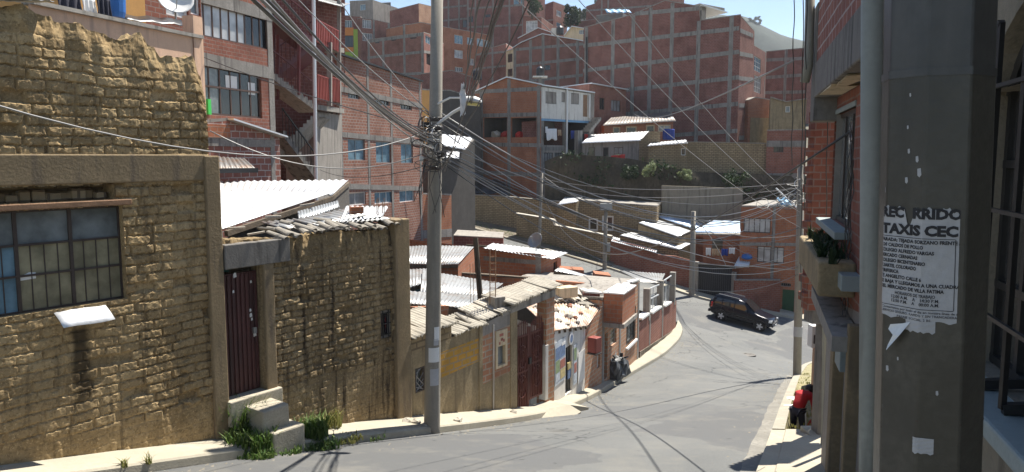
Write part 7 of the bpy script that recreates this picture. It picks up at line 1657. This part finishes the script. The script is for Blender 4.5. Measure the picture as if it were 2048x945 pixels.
lettering('REC', 411, 26, width_px=46, bold=.055, a0=AN0 + 3); lettering('RRIDO', 411, 26, width_px=84, bold=.055, a0=-21)
lettering('TAXIS CEC', 443, 26, width_px=140, bold=.055, a0=AN0 + 3)
for i, (tx, wpx) in enumerate([('PARADA: TEJADA SORZANO FRENTE A', 148), ('LOS CALDOS DE POLLO', 84), ('COLEGIO ALFREDO VARGAS', 102), ('MERCADO CERNADAS', 74), ('COLEGIO BICENTENARIO', 88), ('CUARTEL COLORADO', 72), ('PERIFERICA', 38), ('TE ANGELITO CALLE 6', 82), ('SE BAJA Y LLEGAMOS A UNA CUADRA', 146), ('DEL MERCADO DE VILLA FATIMA', 120)]):
    lettering(tx, 459 + i * 10.3, 9.2, width_px=wpx, bold=.04, a0=AN0 + 3)
lettering('HORARIOS DE TRABAJO', 562, 8.5, width_px=74, align='C', bold=.02); lettering('12:00 A.M.    A    14:30 P.M.', 570, 8.5, width_px=88, align='C', bold=.02); lettering('12:50 P.M.    A    00:00 A.M.', 578, 8.5, width_px=88, align='C', bold=.02)
lettering('Contactenos por todo el dia en nuestra linea de radio', 592, 6.5, width_px=150, bold=.01); lettering('SERVICIO SEGURO, RAPIDO Y SIN TRANCADERAS', 599, 6.5, width_px=140, bold=.01); lettering('PASAJE SOCIAL 2 BS.', 607, 6.5, width_px=64, align='C', bold=.01)
for py in (448.5, 584):
    mb = MB(); mb.loft([[oct_pt(a, t_of(py), .0034) for a in np.linspace(AN0 + 3, AN1 - 4, 30)], [oct_pt(a, t_of(py + 1.1), .0034) for a in np.linspace(AN0 + 3, AN1 - 4, 30)]]); mb.build('ruled_line', 'ink', notice)
mb = MB(); mb.loft([[oct_pt(AN1 - 4, t_of(y), .0034) for y in np.linspace(449, 584, 8)], [oct_pt(AN1 - 3.3, t_of(y), .0034) for y in np.linspace(449, 584, 8)]]); mb.build('ruled_line', 'ink', notice)
# ---------------------------------------------------------------- poles
def pole(label, base, top, r0, r1, mat='pole_concrete', name='utility_pole'):
    root = thing(name, label, 'pole', base); mb = MB(); base, top = V(base), V(top); mb.tube([base + V((0, 0, -.5)), base, base.lerp(top, .5), top], [r0, r0, (r0 + r1) / 2, r1], 18); mb.build('shaft', mat, root, smooth=True); return root
PB, PT = at(864, 850, 14.75), at(876, -160, 14.75)
best = min((V(q) for r_ in LPAVE for q in r_), key=lambda q: (q.x - PB.x) ** 2 + (q.y - PB.y) ** 2); 
LP = pole('tall round concrete utility pole with tangled cables on the left pavement', PB, PT, .166, .105); 
def pole_sheet(x0, x1, y0, y1, mat, name, out=.004):
    P = np.zeros((9, 7, 3))
    for i in range(9):
        for j in range(7):
            py = y0 + (y1 - y0) * j / 6; t = (850 - py) / 1010; c = PB.lerp(PT, t); r_ = .166 + (.105 - .166) * t; cx = 864 + 12 * t; s = ((x0 + (x1 - x0) * i / 8) - cx) / (r_ * 1480 / 15.2); s = max(-.99, min(.99, s)); a = math.asin(s)
            P[i, j] = (c.x + math.sin(a) * (r_ + out), c.y - math.cos(a) * (r_ + out), c.z)
    mb = MB(); mb.grid(P); return mb.build(name, mat, LP)
pole_sheet(859, 879, 683, 713, 'paper_white', 'pasted_paper'); pole_sheet(870, 879, 640, 668, 'paper_white', 'pasted_paper'); pole_sheet(869, 878, 664, 678, 'paper', 'pasted_paper'); pole_sheet(862, 878, 727, 762, 'paper', 'pasted_paper', .003)
for y in (222, 240, 318): 
    t = (850 - y) / 1010; c = PB.lerp(PT, t); mb = MB(); mb.lathe(c, [(.145, -.04), (.15, -.035), (.15, .035), (.145, .04)], 18); mb.build('steel_band', 'dark_frame', LP)
# street lamp on the pole
t = (850 - 235) / 1010; c = PB.lerp(PT, t); root = thing('street_lamp', 'white street lamp head on a bracket off the concrete pole', 'street lamp', c); mb = MB(); hd = at(944, 203, 14.4); mb.tube([c + V((0, -.1, .0)), at(905, 226, 14.6), at(930, 212, 14.4)], .03, 8); mb.tube([c + V((.05, -.1, .42)), at(900, 196, 14.6), at(930, 196, 14.4)], .02, 6); mb.build('bracket', 'white_paint', root)
mb = MB(); ex, ey, ez = V((1, -.1, -.1)).normalized(), V((.1, 1, 0)).normalized(), V((.1, 0, 1)).normalized()
rows_ = []
for s, w, hh in ((-.2, .06, .05), (-.1, .1, .09), (.05, .12, .1), (.15, .09, .07), (.19, .03, .02)): rows_.append([hd + ex * s + ey * (w * math.cos(a)) + ez * (hh * math.sin(a) if math.sin(a) > 0 else hh * .25 * math.sin(a)) for a in np.linspace(0, 6.283, 13)[:-1]])
mb.loft(rows_, closed=True); mb.poly(*rows_[0]); mb.poly(*rows_[-1]); mb.build('head', 'white_paint', root, smooth=True); mb = MB(); rows_ = [[p + V((0, 0, -.035)) for p in [hd + ex * s + ey * (w * k) for k in (-1, -.5, 0, .5, 1)]] for s, w in ((-.14, .06), (0, .09), (.14, .06))]
for i in (0, 1, 2): rows_[i] = [p + V((0, 0, -.05 * (1 - (k - 2) ** 2 / 4))) for k, p in enumerate(rows_[i])]
mb.loft(rows_); mb.build('lens', 'lens_yellow', root, smooth=True)
pole('thin pale pole on the verge of the upper cross street', at(1078, 492, 54.6), at(1084, 346, 54.6), .13, .09)
p2 = pole('grey pole with a meter box before the stepped mud wall', at(1209, 540, 51.0), at(1212, 410, 51.0), .15, .12); mb = MB(); mb.box(at(1217, 495, 50.8), .22, .2, .6); mb.build('meter_box', 'steel_grey', p2); mb = MB(); mb.box(at(1212, 414, 50.9), .8, .5, .45); mb.build('transformer', 'steel_grey', p2)
pole('square grey concrete pole left of the black garage gate', at(1383, 604, 48.4), at(1387, 423, 48.4), .2, .15)
RP = at(1594, 756, 29.0); RT = at(1602, 330, 29.0); rp_ = pole('dark utility pole on the right kerb with cables at its head', RP, RT, .165, .13); mb = MB(); mb.lathe(RP.lerp(RT, .2), [(.168, 0), (.17, .4)], 16); mb.build('paper_band', 'paper', rp_)
# ---------------------------------------------------------------- cables
def cable(label, a, b, sag, r=.012, mat='cable', group='overhead cables', name='overhead_cable', wob=0, n=18):
    a, b = V(a), V(b); pts = []
    for i in range(n + 1):
        t = i / n; p = a.lerp(b, t); p.z -= sag * 4 * t * (1 - t)
        if wob: p += V((math.sin(t * 23 + a.x * 7), 0, math.sin(t * 31 + b.z * 5))) * wob
        pts.append(p)
    mb = MB(); mb.tube(pts, r * .88, 5); return tag(mb.build(name, mat, smooth=True), label, 'cable', group)
J = lambda x, y: at(x, y, 14.62)
g = 'thick black cables from the top left to the concrete pole'
for k, (x, y, ex_, ey_, r_) in enumerate([(360, -140, 872, 292, .02), (375, -150, 874, 286, .017), (392, -150, 876, 280, .015), (410, -160, 873, 300, .013), (440, -150, 878, 272, .012)]): cable('black cable in the thick bundle running from top left to the concrete pole', at(x, y, 4.6), J(ex_, ey_), .16 + .03 * k, r_, group=g, mat='cable' if k % 2 == 0 else 'cable_pale')
for k, (x, y, Y, ex_, ey_, sg, lab, m) in enumerate([(-560, 20, 5.6, 868, 258, .78, 'pale cable sagging across the ragged adobe wall to the concrete pole', 'cable_pale'), (390, 108, 17, 866, 262, .1, 'thin cable crossing before the zigzag stair', 'cable'), (560, -40, 13, 868, 238, .15, 'thin cable over the red balcony panels', 'cable_pale'), (640, -60, 14, 870, 236, .2, 'upper thin cable over the orange and green house', 'cable_pale'), (420, 262, 13, 866, 300, .5, 'low cable sagging in front of the brick hut', 'cable_pale'), (640, 340, 30, 870, 326, .3, 'faint cable from the steel pipe to the pole clutter', 'cable')]): cable(lab, at(x, y, Y), J(ex_, ey_), sg, .011, m, group=None)
g = 'black cables rising from the concrete pole out of the top'
for k, (x0, y0, x1, y1) in enumerate([(928, 178, 968, -60), (934, 186, 992, -70), (938, 205, 1016, -60), (941, 208, 1022, -60), (886, 335, 1092, -60), (930, 180, 950, -60), (890, 342, 1014, -64)]): cable('black cable climbing steeply from the pole to the top edge', at(x0, y0, 14.4), at(x1, y1, 8.5), .05, .017 if k in (0, 2, 3) else .011, group=g, wob=.01)
g = 'cables from the concrete pole across to the right kerb pole'
for k, (x0, y0, x1, y1, sg, r_, m) in enumerate([(884, 228, 1602, 372, 1.6, .016, 'cable_pale'), (884, 236, 1602, 378, 1.75, .014, 'cable_pale'), (886, 250, 1600, 392, 1.6, .013, 'cable'), (884, 318, 1600, 455, 1.0, .018, 'cable'), (886, 314, 1598, 520, 1.0, .013, 'cable_pale'), (886, 322, 1597, 532, 1.1, .013, 'cable_pale'), (884, 306, 1598, 470, 1.0, .012, 'cable'), (886, 300, 1599, 540, .6, .012, 'cable_pale'), (884, 262, 1602, 384, 2.1, .012, 'cable_pale'), (884, 326, 1598, 548, 1.5, .012, 'cable'), (886, 312, 1599, 500, 1.4, .012, 'cable_pale'), (884, 290, 1601, 430, .8, .011, 'cable_pale'), (884, 246, 1603, 366, 1.2, .012, 'cable')]): cable('sagging cable spanning the street between the two kerbside poles', J(x0, y0), at(x1, y1, 29), sg, r_, m, group=g)
g = 'thin wires slanting down over the large dark red block'
for k, (x0, y0, Y0, x1, y1) in enumerate([(1205, -40, 13, 1598, 400), (1130, -30, 12.5, 1600, 425), (990, -40, 12, 1600, 455)]): cable('thin pale wire slanting down in front of the large dark red block', at(x0, y0, Y0), at(x1, y1, 28.8), .35, .009, 'cable_pale', group=g)
cable('pale wire from the right building to the low house with dark roof', at(1586, 122, 11.3), at(1268, 228, 70), .6, .02, 'cable_pale', group=None, n=30)
cable('twisted dark cable from the barred window across to the thin pale pole', at(1700, 262, 10.4), at(1084, 384, 54.6), 3.0, .02, 'cable', group=None, n=30, wob=.02)
cable('straight pale wire along the foot of the embankment', at(1084, 358, 54.6), at(1602, 366, 29), .5, .016, 'cable_pale', group=None)
cable('second straight pale wire along the foot of the embankment', at(1084, 366, 54.6), at(1602, 376, 29), .7, .016, 'cable_pale', group=None)
g = 'cables between the square grey pole and the right kerb pole'
for k, (x0, y0, x1, y1) in enumerate([(1387, 430, 1598, 540), (1387, 432, 1598, 470), (1387, 440, 1598, 500), (1387, 436, 1600, 382)]): cable('cable between the square grey pole and the right kerb pole', at(x0, y0, 48.3), at(x1, y1, 29), .6, .014, 'cable_pale' if k % 2 else 'cable', group=g)
cable('cable from the square grey pole to the pole with the meter box', at(1387, 430, 48.3), at(1212, 416, 50.8), .35, .02, 'cable', group=None)
cable('cable from the pole with the meter box to the thin pale pole', at(1212, 416, 50.8), at(1084, 350, 54.6), .35, .02, 'cable', group=None)
cable('wire from the thin pale pole to the apartment house left of the pole', at(1084, 350, 54.6), at(846, 300, 43), .6, .016, 'cable', group=None)
cable('stay cable slanting from the square pole to the orange room', at(1388, 440, 48.2), at(1452, 532, 48.2), -.4, .03, 'cable_pale', group=None)
g = 'vertical cables down the corner of the right building'
for k, (x, y1) in enumerate([(1583, 330), (1601, 600), (1608, 420), (1652, 470)]): cable('dark cable hanging down the corner of the right building', at(x + 6, -40, 11.2), at(x, y1, 12.2), .05, .009, 'cable', group=g, wob=.01)
for k in range(5): cable('thin loose cable on the brick beside the barred window', FR.p(win_r[1] + .1 + .06 * k, win_r[3] - .2 - .1 * k, .05), FR.p(win_r[1] + .05 + .1 * k, win_r[2] - .4 - .3 * k, .07), .0, .008, 'cable', group='loose cables beside the barred window', wob=.03)
# tangle round the pole
rnd = random.Random(11); root = thing('cable_tangle', 'knot of coiled black and white cables round the concrete pole', 'cables', J(872, 330))
for k in range(26):
    mb = MB(); y = rnd.uniform(228, 335); cx = 866 + rnd.gauss(0, 14); c = at(cx, y, 14.45 + rnd.uniform(-.1, .1)); pts = []; R1, R2 = rnd.uniform(.04, .19), rnd.uniform(.04, .15); ph = rnd.uniform(0, 6.28); tw = rnd.uniform(1, 2.2)
    for i in range(16): a = ph + i * .35 * tw; pts.append(c + V((math.cos(a) * R1, -.12 + math.sin(a * 1.3) * .12, math.sin(a) * R2 - i * .012)))
    mb.tube(pts, rnd.choice([.006, .009, .012]), 5); mb.build('cable_loop', rnd.choice(['cable'] * 7 + ['cable_pale', 'cable_white']), root, smooth=True)
for k in range(8):
    mb = MB(); c = at(850 + rnd.uniform(-6, 40), 325, 14.4); e = c + V((rnd.uniform(-.25, .1), rnd.uniform(-.1, .1), -rnd.uniform(.5, 1.1))); mb.tube([c, c.lerp(e, .5) + V((rnd.uniform(-.15, .15), 0, 0)), e], .007, 5); mb.build('loose_end', 'cable', root, smooth=True)
t2 = thing('cable_tangle', 'bundle of pale and black cable loops at the head of the right kerb pole', 'cables', at(1596, 400, 28.8))
for k in range(16):
    c = at(1590 + rnd.gauss(0, 16), rnd.uniform(362, 412), 28.7); R1, R2 = rnd.uniform(.08, .4), rnd.uniform(.06, .25); ph = rnd.uniform(0, 6.28); mb = MB(); mb.tube([c + V((math.cos(ph + i * .5) * R1, -.1 + .1 * math.sin(i), math.sin(ph + i * .5) * R2)) for i in range(12)], .014, 4); mb.build('cable_loop', rnd.choice(['cable', 'cable', 'cable_pale', 'cable_white']), t2, smooth=True)
mb = MB(); mb.tube([at(862, 245, 14.4), at(870, 290, 14.38), at(874, 322, 14.4)], .014, 5); mb.build('loose_end', 'cable_white', root)
for x, y, w, hh, m in ((846, 270, .14, .26, 'rust_beam'), (852, 250, .16, .1, 'plastic_black'), (880, 312, .12, .12, 'plastic_black'), (843, 318, .08, .1, 'white_paint')): mb = MB(); mb.box(at(x, y, 14.5), w, .1, hh, .2); mb.build('junction_box', m, root, bevel=.01)
mb = MB(); rows_ = []; c = at(925, 172, 14.3)
for z, r_ in ((0, .01), (-.07, .03), (-.16, .035), (-.25, .055), (-.36, .04), (-.45, .055), (-.53, .03)): rows_.append([c + V((math.cos(a) * r_ * (1 + .45 * math.sin(3 * a + z * 19)), math.sin(a) * r_ * .7, z + .05 * math.sin(a * 4 + z * 7))) for a in np.linspace(0, 6.283, 15)[:-1]])
rows_ = [[p + V((rnd.uniform(-.03, .03), rnd.uniform(-.03, .03), rnd.uniform(-.03, .03))) for p in q] for q in rows_]
mb.loft(rows_, closed=True); tag(mb.build('plastic_bag', 'cloth_white'), 'white plastic bag caught on the cables by the street lamp', 'plastic bag')
# ---------------------------------------------------------------- black car
Pr, nr = onroad(1441, 641); Pf, nf = onroad(1522, 664)
fx = (Pf - Pr); WB = fx.length; sc = .95 * WB / 2.64; fx.normalize(); nn = ((nr + nf) / 2).normalized(); 
if nn.z < 0: nn = -nn
nn = (nn - fx * nn.dot(fx)).normalized(); fy = nn.cross(fx)
print('CAR', Pr, Pf, WB, sc)
root = thing('car', 'black five door off-road car with silver wheels crossing the junction', 'car', (0, 0, 0))
CM = Matrix((( *[fx[0] * sc, fy[0] * sc, nn[0] * sc], 0), (*[fx[1] * sc, fy[1] * sc, nn[1] * sc], 0), (*[fx[2] * sc, fy[2] * sc, nn[2] * sc], 0), (0, 0, 0, 1)))
org = Pr + fy * .78 * sc                       # our side is the car's right (-y)
root.matrix_world = Matrix.Translation(org) @ CM
def cm(mb, name, mat, par=None, **k): return mb.build(name, mat, par or root, local=True, **k)
# local frame: x forward from the rear axle, y left, z up
xs_ = [-.86, -.82, -.66, -.3, .5, 1.25, 1.72, 2.15, 2.9, 3.2, 3.33, 3.38]
zb_ = [.42, .36, .3, .28, .26, .26, .26, .28, .32, .36, .42, .48]
zw_ = [1.06, 1.08, 1.1, 1.1, 1.08, 1.06, 1.05, 1.04, .98, .92, .84, .74]      # waist
zr_ = [1.1, 1.42, 1.66, 1.72, 1.74, 1.70, 1.40, 1.09, 1.02, .95, .86, .75]      # roof or bonnet
yw_ = [.74, .82, .87, .89, .9, .9, .9, .89, .87, .82, .74, .66]
yr_ = [.66, .66, .66, .66, .67, .67, .7, .74, .72, .66, .58, .5]
mb = MB(); rows_ = []
for x, b, w_, r_, y, yr in zip(xs_, zb_, zw_, zr_, yw_, yr_):
    hs = [(y * .9, b), (y, b + .1), (y * 1.005, (b + w_) / 2), (y * .975, w_), (yr + .03, max(w_ + .005, r_ - .09)), (yr - .08, r_ - .015), (yr * .5, r_ + .01)]
    rows_.append([V((x, -p, q)) for p, q in hs] + [V((x, 0, r_ + .015))] + [V((x, p, q)) for p, q in reversed(hs)])
mb.loft(rows_, closed=True); mb.poly(*rows_[0]); mb.poly(*rows_[-1]); body = cm(mb, 'body', 'car_black', smooth=True)
body.data.polygons.foreach_set('use_smooth', [True] * len(body.data.polygons)); m_ = body.modifiers.new('s', 'SUBSURF'); m_.levels = 1; m_.render_levels = 2
def glasspoly(pts, name='side_window', mat='car_glass'): mb = MB(); mb.poly(*pts); return cm(mb, name, mat)
for s in (-1, 1):
    yy = lambda x, z: s * (.885 - (z - 1.05) * .31 + .012)
    for a, b, c, d in (((-.62, 1.12), (-.12, 1.12), (-.12, 1.52), (-.5, 1.52)), ((-.04, 1.12), (.72, 1.12), (.72, 1.56), (-.04, 1.55)), ((.8, 1.11), (1.72, 1.1), (1.30, 1.56), (.8, 1.58))): glasspoly([(x, yy(x, z), z) for x, z in (a, b, c, d)])
    for x0 in (.76, -.08, 1.76):
        mb = MB(); mb.beam((x0, s * .902, .42), (x0, s * .9, 1.04), .012, .012, up=(1, 0, 0)); cm(mb, 'door_seam', 'plastic_black')
    for x0 in (.6, -.22): mb = MB(); mb.beam((x0 - .1, s * .915, .98), (x0 + .08, s * .915, .98), .02, .03); cm(mb, 'door_handle', 'car_black')
    mb = MB(); mb.box((1.62, s * 1.0, 1.14), .12, .2, .15); cm(mb, 'side_mirror', 'car_black', bevel=.03)
    mb = MB(); mb.beam((-.5, s * .56, 1.735), (.95, s * .56, 1.745), .035, .035); cm(mb, 'roof_rail', 'steel_grey')
    mb = MB(); mb.boxax((3.22, s * .66, .80), (.1, -s * .06, 0), (.03, s * .14, 0), (0, 0, .08)); cm(mb, 'headlight', 'lamp_clear', bevel=.02)
    mb = MB(); mb.boxax((-.78, s * .78, .95), (.06, 0, 0), (0, .07, 0), (0, 0, .17)); cm(mb, 'tail_light', 'lamp_red', bevel=.02)
    mb = MB(); mb.box((3.3, s * .55, .5), .08, .16, .1); cm(mb, 'fog_light', 'lamp_clear')
    mb = MB(); mb.beam((.1, s * .915, .6), (2.2, s * .915, .6), .03, .09); cm(mb, 'side_moulding', 'plastic_black')
    for x0 in (0, 2.64):
        mb = MB(); mb.lathe((x0, s * .69, .345), [(.345 * k, z_) for k, z_ in ((.62, 0), (.94, 0), (1, .03), (1, .19), (.94, .225), (.66, .225))], 24, ax=(0, s, 0)); wh = cm(mb, 'wheel', 'rubber')
        mb = MB(); mb.lathe((x0, s * .69, .345), [(.225, .1), (.236, .222), (.2, .222), (.19, .19), (.05, .2)], 20, ax=(0, s, 0))
        for k in range(5):
            a = k * 1.2566; dxy = V((math.cos(a), 0, math.sin(a))); mb.beam(V((x0, s * .90, .345)), V((x0, s * .895, .345)) + dxy * .215, .10, .05, up=(0, 1, 0))
        cm(mb, 'rim', 'alloy', wh)
        mb = MB(); mb.lathe((x0, s * .66, .36), [(.395, 0), (.405, .255), (.37, .26), (.36, 0)], 24, ax=(0, s, 0)); cm(mb, 'wheel_arch', 'plastic_black')
glasspoly([(1.32, -.6, 1.67), (1.32, .6, 1.67), (2.1, .72, 1.13), (2.1, -.72, 1.13)], 'windscreen')
for i, o_ in enumerate([o for o in root.children if o.name.startswith('windscreen')]): 
    for v in o_.data.vertices: v.co += V((.03, 0, .035))
glasspoly([(-.84, -.6, 1.14), (-.84, .6, 1.14), (-.7, .56, 1.58), (-.7, -.56, 1.58)], 'rear_window')
for o_ in [o for o in root.children if o.name.startswith('rear_window')]:
    for v in o_.data.vertices: v.co += V((-.03, 0, 0))
mb = MB(); mb.lathe((-.88, -.08, .86), [(.12, 0), (.33, .01), (.35, .05), (.35, .2), (.3, .23), (.1, .24)], 22, ax=(-1, 0, 0)); cm(mb, 'spare_wheel', 'car_black')
mb = MB(); mb.box((-.92, 0, .5), .14, 1.6, .2); mb.box((3.38, 0, .5), .1, 1.3, .16); cm(mb, 'bumper', 'car_black', bevel=.04)
mb = MB(); mb.box((3.37, 0, .76), .05, .6, .14); cm(mb, 'grille', 'chrome', bevel=.01)
mb = MB(); mb.box((3.44, 0, .52), .02, .34, .12); cm(mb, 'number_plate', 'white_paint')
# ---------------------------------------------------------------- person in red bending over
def skinned(verts, edges, radii, name, mat, parent, levels=2):
    me = bpy.data.meshes.new(name); me.from_pydata(verts, edges, []); me.materials.append(MAT[mat]); o = bpy.data.objects.new(name, me); COL.objects.link(o); o.parent = parent
    m = o.modifiers.new('skin', 'SKIN'); 
    if not me.skin_vertices: me.attributes
    for i, r_ in enumerate(radii):
        sv = me.skin_vertices[0].data[i]; sv.radius = (r_, r_) if not isinstance(r_, tuple) else r_; sv.use_root = (i == 0)
    m.use_smooth_shade = True; s = o.modifiers.new('sub', 'SUBSURF'); s.levels = 1; s.render_levels = levels; return o
pp = at(1600, 880, 16.3); hipz = at(1598, 814, 16.3).z; pz = hipz - .90
root = thing('person', 'person in red jacket and dark striped trousers bending over by the right-hand wall', 'person', (pp.x - .08, 16.3, pz), rz=math.radians(38))
Vt = [(0, 0, .84), (.07, 0, .97), (.17, 0, 1.09), (.28, 0, 1.16), (.36, 0, 1.17), (.43, 0, 1.19),      # pelvis..neck..head base
      (-.01, .1, .79), (.03, .11, .44), (-.03, .11, .07), (.13, .12, .03), (-.01, -.1, .79), (.05, -.11, .44), (-.01, -.11, .07), (.15, -.12, .03),
      (.28, .18, 1.11), (.33, .22, .86), (.42, .16, .66), (.28, -.18, 1.11), (.32, -.22, .86), (.40, -.16, .66)]
Ed = [(0, 1), (1, 2), (2, 3), (3, 4), (4, 5), (0, 6), (6, 7), (7, 8), (8, 9), (0, 10), (10, 11), (11, 12), (12, 13), (3, 14), (14, 15), (15, 16), (3, 17), (17, 18), (18, 19)]
Rd = [.085, .085, .09, .08, .05, .06, .075, .06, .042, .035, .075, .06, .042, .035, .045, .04, .032, .045, .04, .032]
body = skinned(Vt, Ed, Rd, 'body', 'skin', root)
mb = MB(); hc = V((.50, 0, 1.2)); rows_ = []
for s, r_ in ((-.1, .045), (-.06, .08), (0, .098), (.05, .09), (.09, .065), (.115, .03)): rows_.append([hc + V((s * .55 + math.sin(a) * 0, 0, -s)) + V((.35 * math.cos(a) * r_ * 2.2 * .9, math.sin(a) * r_ * .85, math.cos(a) * r_ * .35)) for a in np.linspace(0, 6.283, 15)[:-1]])
mb.loft(rows_, closed=True); mb.poly(*rows_[0]); mb.poly(*rows_[-1])
mb.lathe(hc + V((.1, 0, -.02)), [(.02, 0), (.012, .03), (.003, .04)], 6, ax=(1, 0, -.3)); mb.box(hc + V((.0, .085, -.01)), .04, .02, .06); mb.box(hc + V((0, -.085, -.01)), .04, .02, .06); mb.build('head', 'skin', root, local=True, smooth=True)
mb = MB(); mb.lathe(hc + V((-.01, 0, .01)), [(.104, -.02), (.108, .03), (.09, .08), (.04, .115), (.005, .12)], 14, ax=(-.35, 0, 1)); mb.build('hair', 'hair', root, local=True, smooth=True)
jv = [0, 1, 2, 3, 4, 14, 15, 16, 17, 18, 19]; mp = {k: i for i, k in enumerate(jv)}; V2 = [Vt[k] for k in jv]; V2[mp[0]] = (-.02, 0, .84); V2[mp[4]] = (.33, 0, 1.165); V2[mp[16]] = (.405, .17, .72); V2[mp[19]] = (.385, -.17, .72)
skinned(V2, [(mp[a], mp[b]) for a, b in Ed if a in mp and b in mp], [.15, .15, .155, .135, .075, .08, .062, .05, .08, .062, .05], 'jacket', 'jacket', root)
jv = [0, 6, 7, 8, 10, 11, 12]; mp = {k: i for i, k in enumerate(jv)}
skinned([Vt[k] for k in jv], [(mp[a], mp[b]) for a, b in Ed if a in mp and b in mp], [.115, .09, .075, .06, .09, .075, .06], 'trousers', 'cloth_dark', root)
mb = MB(); mb.tube([(-.02, -.205, .8), (.05, -.188, .44), (-.01, -.172, .1)], .014, 5); mb.build('trouser_stripe', 'cloth_white', root, local=True)
for s in (-1, 1):
    mb = MB(); mb.boxax((.06, .115 * s, .035), (.13, 0, 0), (0, .045, 0), (0, 0, .035)); mb.build('shoe', 'plastic_black', root, local=True, bevel=.02)
    hnd = V((.42, .16 * s, .63)); mb = MB()
    for k in range(4): mb.tube([hnd + V((.02 * (k - 1.5), 0, .02)), hnd + V((.022 * (k - 1.5), -.01 * s, -.05 - .01 * (k in (1, 2)))), hnd + V((.02 * (k - 1.5), -.035 * s, -.075))], [.011, .01, .008], 5)
    mb.tube([hnd + V((-.03, 0, .03)), hnd + V((-.05, -.03 * s, -.02))], [.012, .009], 5); mb.build('fingers', 'skin', root, local=True)
gp = V((pp.x, 16.3, pz)) + Matrix.Rotation(math.radians(38), 3, 'Z') @ V((.38, -.12, .15)); mb = MB(); rows_ = []
for z, r_ in ((0, .12), (.1, .17), (.25, .16), (.38, .09), (.45, .03)): rows_.append([gp + V((math.cos(a) * r_ * (1 + .15 * math.sin(3 * a)), math.sin(a) * r_ * .7, z)) for a in np.linspace(0, 6.283, 13)[:-1]])
mb.loft(rows_, closed=True); mb.poly(*rows_[0]); mb.poly(*rows_[-1]); tag(mb.build('bag', 'cloth_red'), 'red bag held low in the hands of the bending person', 'bag')
# weeds and litter on the right pavers
rnd = random.Random(3); mb = MB()
for _ in range(70):
    k = rnd.choice([k for k in idx2 if KR[k][1] < 30]); p = V(KR[k]) + V((rnd.uniform(.3, 1.4), 0, .06)); grass(mb, p, .12, 10, .1, rnd)
tag(mb.build('paver_weeds', 'grass_dry'), 'short dry weeds between the right-hand pavers', 'weeds', kind='stuff')
for k, (x, y, Y) in enumerate([(1577, 825, 18.4), (1583, 808, 20)]):
    p = at(x, y, Y); mb = MB(); mb.poly(*[p + V(q) for q in ((-.14, -.05, .12), (.12, -.1, .14), (.15, .06, .2), (-.1, .1, .16))]); tag(mb.build('litter', 'paper_white'), ['crumpled white litter on the weedy pavers, nearer piece', 'crumpled white litter on the weedy pavers, farther piece'][k], 'litter')
